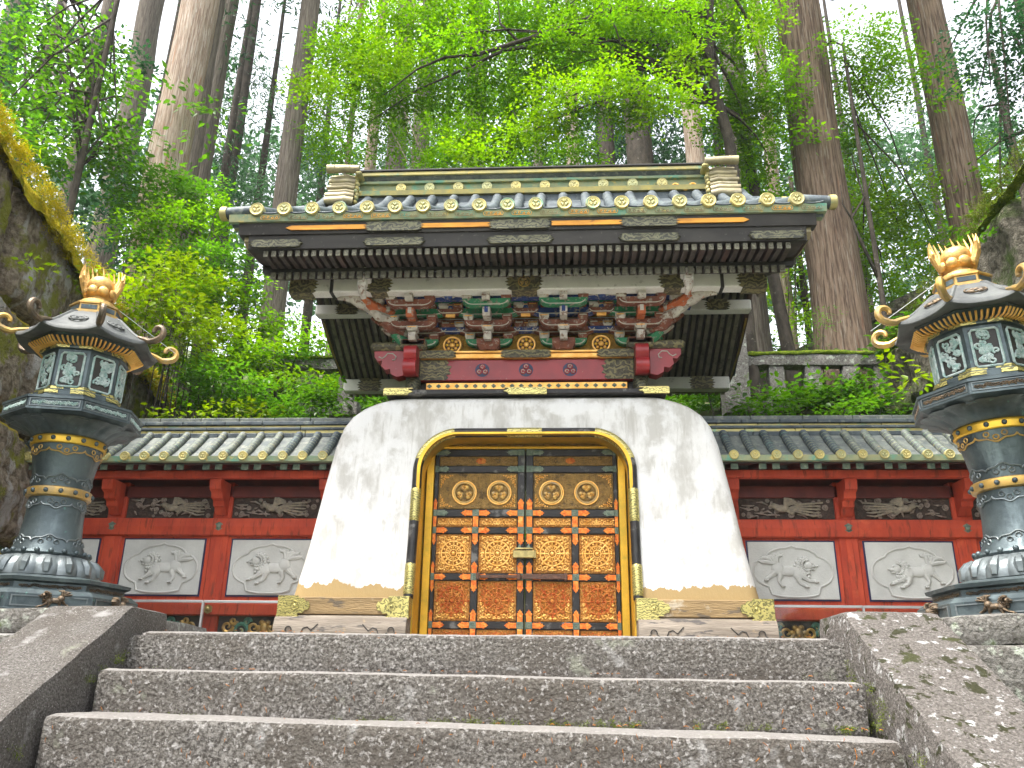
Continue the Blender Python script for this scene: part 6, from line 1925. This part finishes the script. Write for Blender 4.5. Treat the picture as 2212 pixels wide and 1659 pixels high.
# ---- the maple arching over the gate
mp = [at(1592, 480, Y=13), at(1585, 380, Y=13), at(1576, 300, Y=13), at(1552, 225, Y=12.9), at(1538, 160, Y=12.8), at(1528, 90, Y=12.7), at(1532, 20, Y=12.5), at(1540, -80, Y=12.3)]
ml = [([tuple(at(u, v, Y=Y)) for u, v, Y in ((1530, 40, 12.6), (1440, 22, 12.3), (1330, 18, 12), (1210, 62, 11.7), (1120, 90, 11.5), (1030, 118, 11.3), (960, 124, 11.2), (900, 150, 11.1), (830, 205, 11.1))], .070, .010),
      ([tuple(at(u, v, Y=Y)) for u, v, Y in ((1250, 45, 11.8), (1180, 95, 11.9), (1090, 108, 12), (1000, 150, 12.1), (900, 195, 12.2), (800, 262, 12.3))], .05, .008),
      ([tuple(at(u, v, Y=Y)) for u, v, Y in ((1300, 15, 12), (1330, 60, 11.7), (1345, 110, 11.6))], .025, .006),
      ([tuple(at(u, v, Y=Y)) for u, v, Y in ((1300, 5, 12), (1270, 40, 11.7), (1240, 80, 11.6))], .022, .006),
      ([tuple(at(u, v, Y=Y)) for u, v, Y in ((1550, 225, 12.9), (1515, 180, 12.8), (1500, 175, 12.7), (1450, 150, 12.2))], .06, .01),
      ([tuple(at(u, v, Y=Y)) for u, v, Y in ((1030, 118, 11.3), (990, 70, 11.4), (960, 30, 11.5))], .03, .006),
      ([tuple(at(u, v, Y=Y)) for u, v, Y in ((1120, 90, 11.5), (1080, 50, 11.5), (1075, -10, 11.5))], .03, .006)]
mc = px_blobs([(890, 60, 12.2, 150, 80), (1060, 40, 12.2, 150, 75), (1230, 30, 12.4, 150, 70), (1400, 45, 12.8, 150, 75), (1560, 40, 13.4, 130, 70), (770, 150, 12.5, 90, 60), (860, 205, 12.5, 110, 42), (970, 190, 13, 110, 50),
               (1120, 180, 13, 110, 60), (1300, 120, 13.4, 130, 55), (1450, 130, 13.4, 110, 60), (1170, 250, 13, 110, 40), (1080, 300, 12.6, 100, 36), (1000, 340, 12.6, 70, 28), (1620, 330, 13.6, 60, 70), (1650, 200, 13.6, 80, 100), (1570, 260, 13.8, 70, 80), (1330, 240, 13.4, 90, 36), (1150, 62, 11.4, 90, 26), (1330, 40, 11.6, 90, 30), (985, 88, 11.1, 80, 22), (1450, 60, 11.9, 80, 34), (1240, 100, 11.7, 70, 22)])
mx = px_blobs([(1330, 155, 11.0, 80, 22), (1420, 205, 11.0, 90, 26), (1300, 195, 11.0, 60, 20), (1205, 195, 11.0, 55, 26), (1165, 250, 11.0, 60, 22), (1105, 285, 11.0, 60, 18), (1050, 325, 11.0, 80, 16), (1475, 235, 11.2, 50, 20), (1490, 130, 11.2, 50, 20), (1640, 65, 12, 50, 22), (690, 190, 12, 60, 26), (830, 120, 11.2, 90, 26)])
tree('maple_tree', 'maple with curved dark stem and bright green fans arching over the gate', at(1592, 480, Y=13), at(1540, -80, Y=12.3), .17, .07, 'bark_dark', mc, 'leaf_maple', .066, 'maple', 1.6, 'flat', GM, ml, hole=.42, hf=.9, per=24, spread=6.0, path=[tuple(p) for p in mp], twigs=26, extra=(mx, 'leaf_bright', .066), n=14)
# ---- lighter maple left of the middle, with pale thin stems
px_tree('maple_tree', 'light green maple with pale thin stems, left of the ridge middle', 748, 380, 18, .10, .05, 'bark_pale', px_blobs([(740, 110, 17, 80, 70), (700, 210, 17, 60, 60), (800, 250, 17.5, 80, 50), (690, 300, 17, 50, 50), (730, 340, 17, 60, 40), (870, 320, 18, 90, 40), (950, 260, 18, 60, 60), (930, 360, 17, 50, 30)]), 'leaf_maple', .082, 'maple', 1.0, group=GM, hole=.5, H=10, twigs=16, n=8)
px_tree('maple_tree', 'green maple glimpsed right of the ridge, behind the bright fans', 1100, 380, 17, .10, .05, 'bark_dark', px_blobs([(1000, 300, 17, 70, 50), (1080, 350, 16, 80, 30), (1160, 330, 17, 80, 40), (1260, 330, 17, 50, 40), (1200, 130, 16, 110, 80), (1050, 220, 17, 80, 60)]), 'leaf_maple', .082, 'maple', 1.0, group=GM, hole=.5, H=9, twigs=14, n=8)
# ---- right side maples
px_tree('maple_tree', 'thin forked maple with bright foliage between the two big right trunks', 1905, 640, 13.4, .055, .03, 'bark_dark', px_blobs([(1850, 470, 15, 90, 80), (1950, 440, 15.5, 100, 80), (1890, 560, 15, 100, 80), (2010, 540, 15.5, 70, 60), (1840, 360, 15.5, 60, 60), (1920, 640, 16, 70, 40), (1860, 700, 16, 40, 40)]), 'leaf_bright', .075, 'maple', 1.15, group=GM, hole=.42, H=5.5, twigs=6, n=8,
        limbs=[([tuple(at(u, v, Y=13.4)) for u, v in ((1897, 600), (1850, 500), (1840, 470), (1870, 420), (1885, 380))], .035, .008), ([tuple(at(u, v, Y=13.4)) for u, v in ((1850, 490), (1820, 440), (1815, 400))], .02, .006)])
px_tree('maple_tree', 'sparse maple twigs against the white sky, upper right', 2300, 400, 11.5, .12, .06, 'bark_dark', px_blobs([(2130, 60, 11.5, 90, 60), (2180, 170, 11.5, 80, 80), (2090, 150, 12, 60, 60), (2195, 280, 11.5, 60, 40), (2230, 60, 11, 80, 120)]), 'leaf_cedar', .075, 'maple', .62, group=GM, hole=.55, hf=1.6, H=6, twigs=6, n=8,
        limbs=[([tuple(at(u, v, Y=12)) for u, v in ((2260, 270), (2200, 288), (2160, 305), (2110, 345))], .04, .012)])
px_tree('maple_tree', 'maple boughs hanging right of the massive brown cedar', 1790, 420, 16.5, .11, .06, 'bark_dark', px_blobs([(1860, 110, 13.5, 90, 80), (1850, 210, 14.8, 60, 70), (1920, 170, 13.5, 70, 60), (1830, 290, 15, 60, 50), (1700, 60, 14.8, 60, 60)]), 'leaf_maple', .072, 'maple', 1.0, group=GM, hole=.5, hf=1.2, H=8, twigs=6, n=8)
px_tree('maple_tree', 'bright green maple behind the right balustrade', 1745, 700, 18, .09, .05, 'bark_dark', px_blobs([(1720, 560, 18, 70, 80), (1700, 660, 18, 60, 50), (1750, 470, 18, 50, 60), (1660, 560, 18.5, 50, 80), (1740, 700, 17, 60, 30)]), 'leaf_bright', .11, 'maple', .9, group=GM, hole=.4, H=4, twigs=8, n=8)
px_tree('maple_tree', 'green maple low on the right edge over the dark wall', 2230, 500, 13.5, .10, .05, 'bark_dark', px_blobs([(2120, 420, 15, 60, 60), (2190, 380, 14.5, 60, 60), (2150, 480, 14, 60, 40), (2080, 330, 16, 60, 50)]), 'leaf_maple', .10, 'maple', .9, group=GM, hole=.4, H=4, twigs=10, n=8)
# ---- left broadleaf trees
px_tree('broadleaf_tree', 'broad leaved young tree with fresh green leaves at the upper left', 160, 420, 12.5, .08, .04, 'bark_dark', px_blobs([(60, 110, 13, 90, 60), (180, 150, 13, 100, 70), (90, 240, 13, 110, 70), (225, 240, 13, 90, 80), (50, 330, 12.6, 90, 50), (170, 330, 12.6, 110, 55), (270, 320, 13, 50, 60), (120, 30, 13.5, 80, 40)]), 'leaf_broad', .125, 'oval', 1.0, group='broadleaf trees on the left bank', hole=.42, hf=.9, H=6, twigs=34, n=8)
px_tree('broadleaf_tree', 'darker leafy tree behind the young one at the left edge', 40, 380, 16, .16, .1, 'bark_dark', px_blobs([(30, 60, 17, 90, 90), (50, 220, 17, 100, 80), (160, 80, 18, 70, 60), (250, 130, 18, 60, 60), (240, 380, 15, 60, 60), (130, 420, 14.5, 80, 40)]), 'leaf_cedar', .16, 'oval', .85, group='broadleaf trees on the left bank', hole=.45, H=7, twigs=20, n=8)
# ---- conifers farther off
fc = [('blue green conifer left of the straight trunk, over the roof', 548, 500, 27, [(550, 150, 27, 60, 60), (540, 240, 27, 75, 50), (550, 320, 27, 70, 40), (520, 400, 26, 80, 50), (590, 440, 25, 60, 50)]),
      ('dim conifer between the pale trunk and the straight trunk', 470, 480, 24, [(480, 250, 25, 40, 60), (470, 340, 24, 50, 50), (500, 430, 23, 60, 50), (460, 120, 26, 40, 60)]),
      ('dim conifer behind the left part of the ridge', 690, 430, 30, [(680, 250, 30, 50, 60), (660, 330, 29, 60, 50), (720, 380, 28, 90, 40), (640, 400, 28, 60, 40)]),
      ('dark conifer in deep shade over the right half of the ridge', 1300, 400, 24, [(1290, 270, 24, 70, 70), (1360, 330, 23, 90, 50), (1440, 300, 23, 70, 70), (1250, 350, 24, 50, 40), (1400, 240, 24, 80, 50), (1120, 350, 24, 60, 40)]),
      ('dark conifer behind the right ridge-end ornament', 1560, 420, 22, [(1520, 340, 22, 60, 60), (1650, 400, 22, 50, 80), (1600, 400, 22, 40, 50), (1690, 480, 22, 40, 60)]),
      ('pale green rounded conifer on the right skyline', 2020, 420, 30, [(1990, 260, 30, 50, 50), (2050, 300, 30, 70, 50), (1960, 330, 29, 60, 50), (2120, 290, 29, 60, 50), (2180, 330, 28, 60, 50)]),
      ('dim conifer between the two big right trunks', 1850, 480, 30, [(1840, 300, 30, 60, 50), (1800, 380, 29, 60, 60), (1900, 330, 30, 60, 50), (1860, 400, 29, 70, 50)]),
      ('dim conifer over the left middle of the ridge', 960, 400, 32, [(960, 180, 32, 50, 60), (900, 260, 31, 60, 40), (980, 300, 31, 60, 50), (840, 340, 30, 60, 40)]),
      ('shaded conifer behind the left broadleaf tree', 300, 480, 22, [(290, 420, 22, 70, 50), (230, 470, 20, 70, 50), (330, 330, 23, 50, 60), (300, 520, 19, 60, 50)])]
for i, (lb, u, v, Y, bl) in enumerate(fc):
    px_tree('conifer', lb, u, v, Y, .22, .03, 'bark_dark', px_blobs(bl), 'leaf_pine' if i in (0, 2, 5, 6, 7) else 'leaf_cedar', .24, 'needle', 2.2 if i in (3, 4, 8) else 1.7, 'droop', group='conifers behind the maples', hole=.35, hf=.6, H=16, n=8, per=20, spread=3.2)

# ---- far wood on the hill
rng = np.random.default_rng(5)
fb_ = px_blobs([(u + random.uniform(-20, 20), v + random.uniform(-20, 20), 52 + random.uniform(-6, 8), 75, 60) for u in range(-120, 2400, 105) for v in (330, 430, 520, 620)] +
               [(u, v, 50, 50, 45) for u, v in ((120, 240), (230, 210), (350, 240), (480, 180), (1700, 240), (1500, 200), (1400, 220), (840, 180), (1100, 150), (1280, 200), (2150, 280), (2060, 250))])
fo = put('forest', leaf_mesh('forest', leaf_arrays(rng, fb_, .55, .95, 'droop', 16, 2.6, .42, .30), 'leaf_pine', 'diamond'))
tag(fo, 'hazy wood far up the slope behind the trunks', 'wood', kind='stuff')

# ---- shrubs on the bank
SH = 'shrubs on the bank left of the gate'


def shrub(label, bl, mt, size, shape='oval', cover=1.5, kind='flat', group=SH, hole=.30, name='shrub', stems=7):
    blobs = px_blobs(bl)
    c = blobs[0][0]
    zb = ground_h(c[0], c[1])
    rng = np.random.default_rng(int(abs(c[0] * 91 + c[2] * 37)) + 3)
    r = root(name, label, 'shrub', (c[0], c[1], zb), group)
    m = MB()
    rr = random.Random(int(c[0] * 50))
    if stems == 0:
        limb(m, [c, (c[0] + .02, c[1], c[2] + .05), (c[0] + .03, c[1] - .01, c[2] + .09)], .006, .003, 5)
    for _ in range(stems):
        q = rr.choice(blobs)
        e = Vector(q[0]) + Vector((rr.uniform(-.7, .7) * q[1], rr.uniform(-.5, .5) * q[2], rr.uniform(-.3, .6) * q[3]))
        g0 = Vector((e.x * .5 + c[0] * .5, e.y + .2, 0)); g0.z = min(ground_h(g0.x, g0.y), e.z - .1)
        if group == 'plants on the stone walls': g0 = Vector(c) + Vector((math.copysign(.25, c[0]), .1, -.12))
        md = g0.lerp(e, .55) + Vector((rr.uniform(-.1, .1), -.05, .1))
        limb(m, [tuple(g0), tuple(md), tuple(e)], .016, .005, 5)
    tag(put('stems', m, r, m='bark_dark'), kind='stuff')
    put('foliage', leaf_mesh('foliage', leaf_arrays(rng, blobs, size, cover, kind, 10, 3.4, hole, 1.4), mt, shape), r)


shrub('feathery green shrub at the foot of the thick pale trunk', [(350, 400, 14, 70, 40), (430, 420, 14, 70, 45), (300, 440, 13.5, 70, 40)], 'leaf_shrub', .085, 'maple')
shrub('dense spreading shrub left of the roof eave', [(380, 480, 13.4, 90, 40), (460, 470, 13.6, 60, 50), (300, 500, 13, 60, 40)], 'leaf_maple', .085, 'maple')
shrub('dark green shrub under the left roof eave', [(400, 560, 13.2, 90, 40), (480, 560, 13.2, 60, 50), (330, 560, 12.8, 50, 40)], 'leaf_shrub', .085, 'maple')
shrub('green shrub left of the straight trunk', [(480, 650, 13, 70, 45), (540, 620, 13.4, 40, 40), (420, 630, 12.8, 50, 40)], 'leaf_maple', .085, 'maple')
shrub('low shrub at the foot of the straight trunk', [(600, 700, 13.2, 70, 28), (660, 740, 12.8, 70, 26), (530, 720, 12.9, 60, 34)], 'leaf_maple', .08, 'oval')
shrub('fern like shrub above the left balustrade', [(620, 770, 12.7, 80, 26), (520, 770, 12.5, 60, 36)], 'leaf_shrub', .08, 'oval')
shrub('yellow green bush with large leaves beside the left lantern top', [(310, 610, 10.6, 55, 60), (280, 680, 10.4, 45, 50), (360, 660, 10.8, 50, 50)], 'leaf_lime', .105, 'oval')
shrub('yellow green bush low between the left lantern roof and the gate', [(400, 740, 11.2, 60, 50), (350, 750, 10.8, 50, 50), (440, 690, 11.6, 50, 40)], 'leaf_lime', .10, 'oval')
shrub('bright bush between the lantern scrolls and the straight trunk', [(440, 620, 12.6, 60, 50), (470, 700, 12.2, 60, 40), (390, 580, 12, 50, 40)], 'leaf_lime', .085, 'oval')
shrub('bright bush below the straight trunk foot', [(560, 760, 12.2, 80, 34), (500, 780, 11.9, 60, 34), (640, 820, 11.9, 80, 26)], 'leaf_bright', .085, 'oval')
shrub('rounded green bush over the middle of the left fence roof', [(480, 830, 11.2, 80, 50), (440, 800, 11.4, 60, 40)], 'leaf_broad', .095, 'oval')
shrub('leafy climber over the fence roof beside the left gable', [(620, 860, 11.3, 110, 40), (700, 850, 11.2, 45, 50), (660, 900, 10.9, 90, 20)], 'leaf_broad', .085, 'oval')
shrub('green bush behind the balustrade close to the left gable', [(700, 790, 14.5, 60, 40), (640, 810, 14, 60, 30), (740, 850, 14, 40, 40), (760, 800, 15, 40, 40)], 'leaf_shrub', .10, 'oval')
shrub('low plants along the top of the left fence roof', [(520, 895, 10.7, 90, 16), (400, 895, 10.5, 70, 16)], 'leaf_lime', .09, 'oval')
shrub('small leafy plant growing from the left stone wall', [(200, 590, 9.2, 40, 26), (170, 610, 9, 25, 20)], 'leaf_lime', .10, 'oval', group='plants on the stone walls', stems=0, cover=1.0)
shrub('grassy plants on the mossy edge of the left wall', [(90, 310, 8.2, 40, 20), (20, 300, 7.8, 30, 14), (180, 480, 9.6, 26, 20)], 'leaf_lime', .09, 'needle', group='plants on the stone walls', stems=0, cover=.8)
shrub('tuft of leaves on the left wall below the moss', [(60, 570, 7.2, 20, 20), (130, 700, 8, 16, 14)], 'leaf_lime', .07, 'oval', group='plants on the stone walls', stems=0, cover=.8)
SR = 'plants behind the right fence'
shrub('maple seedlings along the top of the right fence roof', [(1720, 880, 11.0, 130, 14), (1630, 885, 10.8, 50, 10), (1850, 875, 11, 60, 14)], 'leaf_broad', .085, 'maple', group=SR)
shrub('green bush behind the right gable foot', [(1560, 830, 14.5, 50, 50), (1600, 790, 15, 50, 40), (1640, 760, 16, 60, 30)], 'leaf_shrub', .10, 'oval', group=SR)
shrub('dark leafed shrub in front of the right balustrade', [(1790, 840, 12.2, 60, 30), (1700, 850, 12.2, 40, 22), (1850, 820, 12, 30, 34)], 'leaf_shrub', .11, 'oval', group=SR)
shrub('bright seedling on the dark wall left of the right lantern roof', [(1912, 785, 9.8, 22, 14)], 'leaf_lime', .11, 'oval', group='plants on the stone walls', stems=0, cover=1.1)
shrub('bright seedling under the right lantern roof', [(2000, 812, 9, 18, 10)], 'leaf_lime', .10, 'oval', group='plants on the stone walls', stems=0, cover=1.1)
shrub('fern growing on the dark wall beside the right lantern table', [(1950, 850, 9.4, 24, 14)], 'leaf_lime', .09, 'needle', group='plants on the stone walls', stems=0, cover=1.1)
shrub('leafy twig right of the right lantern flame', [(2110, 520, 8.6, 40, 16), (2150, 505, 8.6, 24, 12)], 'leaf_broad', .10, 'oval', group='plants on the stone walls', stems=0, cover=1.0)
shrub('fern tuft at the foot of the massive brown cedar', [(1770, 690, 13.2, 40, 16), (1740, 740, 13, 24, 12)], 'leaf_broad', .08, 'needle', group=SR, stems=3)
# undergrowth that clothes the bank
ub = []
for i in range(150):
    x = random.uniform(-7.5, 7.5); y = random.uniform(11.3, 20)
    if abs(x) < 3.3 and y < 14: continue
    ub.append(((x, y, ground_h(x, y) + .10), .75, .6, .22))
tag(put('undergrowth', leaf_mesh('undergrowth', leaf_arrays(np.random.default_rng(9), ub, .12, 2.0, 'flat', 10, 3.0, .2, .8), 'leaf_shrub', 'oval')), 'low green undergrowth covering the bank', 'undergrowth', kind='stuff')

# ---- moss fibres on the crest of the retaining walls
for side, mt_, nm in ((-1, 'leaf_moss', 'yellow moss fibres hanging over the crest of the left stone wall'), (1, 'leaf_moss_green', 'green moss fibres along the crest of the right stone wall')):
    fx, ft = (wall_left_x, wall_left_top) if side < 0 else (wall_right_x, wall_right_top)
    mb_ = []
    rr = random.Random(8)
    for i in range(200 if side < 0 else 70):
        y = rr.uniform(5.5, 13.2); dz = rr.random() ** 1.6 * (.36 if side < 0 else .05)
        dz *= .5 + .9 * abs(nz(y, 2, 0, 1.3))
        mb_.append(((fx(y) - side * (.12 + .10 * rr.random() - .05 * dz), y, ft(y) + (.05 if side < 0 else .0) - dz), .07, .09, .05))
    tag(put('moss', leaf_mesh('moss', leaf_arrays(np.random.default_rng(4), mb_, .035, 3.0, 'droop', 12, 2.0, 0, 1), mt_, 'needle')), nm, 'moss', kind='stuff')
# ---- moss along the joints of the steps
jb = []
rr = random.Random(21)
for st_i, x0, x1, nn in ((2, -1.6, -1.1, 26), (2, -.6, .7, 50), (2, .9, 1.3, 8), (1, -1.62, -1.45, 10), (1, 1.45, 1.62, 8), (2, 1.5, 1.63, 8)):
    for _ in range(nn):
        jb.append(((rr.uniform(x0, x1), 4.05 - .34 * (st_i - 1) - .012, STEP_Z[st_i] + .006), .014, .008, .006))
for _ in range(18):
    y = rr.uniform(3.2, 4.0)
    jb.append(((rr.choice((-1, 1)) * 1.648, y, 0.0 - (4.05 - y) * .55 - rr.uniform(.02, .2)), .008, .03, .03))
tag(put('joint_moss', leaf_mesh('joint_moss', leaf_arrays(np.random.default_rng(14), jb, .012, 2.2, 'droop', 10, 1.2, 0, 1), 'leaf_moss_green', 'needle')), 'thin green moss in the joints of the granite steps', 'moss', kind='stuff')
# ---- fallen cedar needles on the steps
rn = random.Random(12)
nl = MB()
spots = [(-.9, .1), (-.5, .12), (.05, .1), (.5, .1), (.62, .05), (1.45, .06), (1.6, .03), (-1.05, .05), (.1, .25), (.4, .3), (1.0, .2)]
for i in range(430):
    st_i = rn.choice((0, 0, 0, 1, 1, 2, 2))
    if rn.random() < .55:
        c_, w_ = rn.choice(spots); x = rn.gauss(c_, w_)
    else:
        x = rn.uniform(-1.6, 1.6)
    if abs(x) > 1.62: continue
    yf = 4.05 - .34 * st_i; zt = STEP_Z[st_i]
    L = rn.uniform(.010, .024); a = rn.gauss(PI / 2, .5)
    if rn.random() < .72:
        z = zt - rn.uniform(.02, .17) if st_i < 2 else zt - rn.uniform(.02, .15)
        P = [(x - L / 2 * math.cos(a), yf - .010, z - L / 2 * math.sin(a)), (x, yf - .014, z), (x + L / 2 * math.cos(a), yf - .010, z + L / 2 * math.sin(a))]
    else:
        a = rn.uniform(0, PI)
        y = yf + rn.uniform(.03, .25)
        P = [(x - L / 2 * math.cos(a), y - L / 2 * math.sin(a), zt + .008), (x, y, zt + .012), (x + L / 2 * math.cos(a), y + L / 2 * math.sin(a), zt + .008)]
    nl.tube(P, [.0008, .0015, .0007], 4)
tag(put('fallen_needles', nl, m='needle_litter'), 'orange fallen cedar needles scattered over the granite steps', 'needles', kind='stuff')

# ---- thin summer haze between the trunks
hm = bpy.data.materials.new('haze'); hm.use_nodes = True
hn, hl = hm.node_tree.nodes, hm.node_tree.links
hn.clear()
ho = hn.new('ShaderNodeOutputMaterial'); hv = hn.new('ShaderNodeVolumePrincipled')
hv.inputs['Color'].default_value = (0.90, 0.96, 1.0, 1)
hv.inputs['Density'].default_value = 0.0006
hl.new(hv.outputs[0], ho.inputs['Volume'])
MATS['haze'] = hm
tag(put('haze', MB().box(-162, 162, -82, 162, -2.9, 60.0), m='haze'), 'thin pale haze between the trunks on the slope', 'haze', kind='stuff')
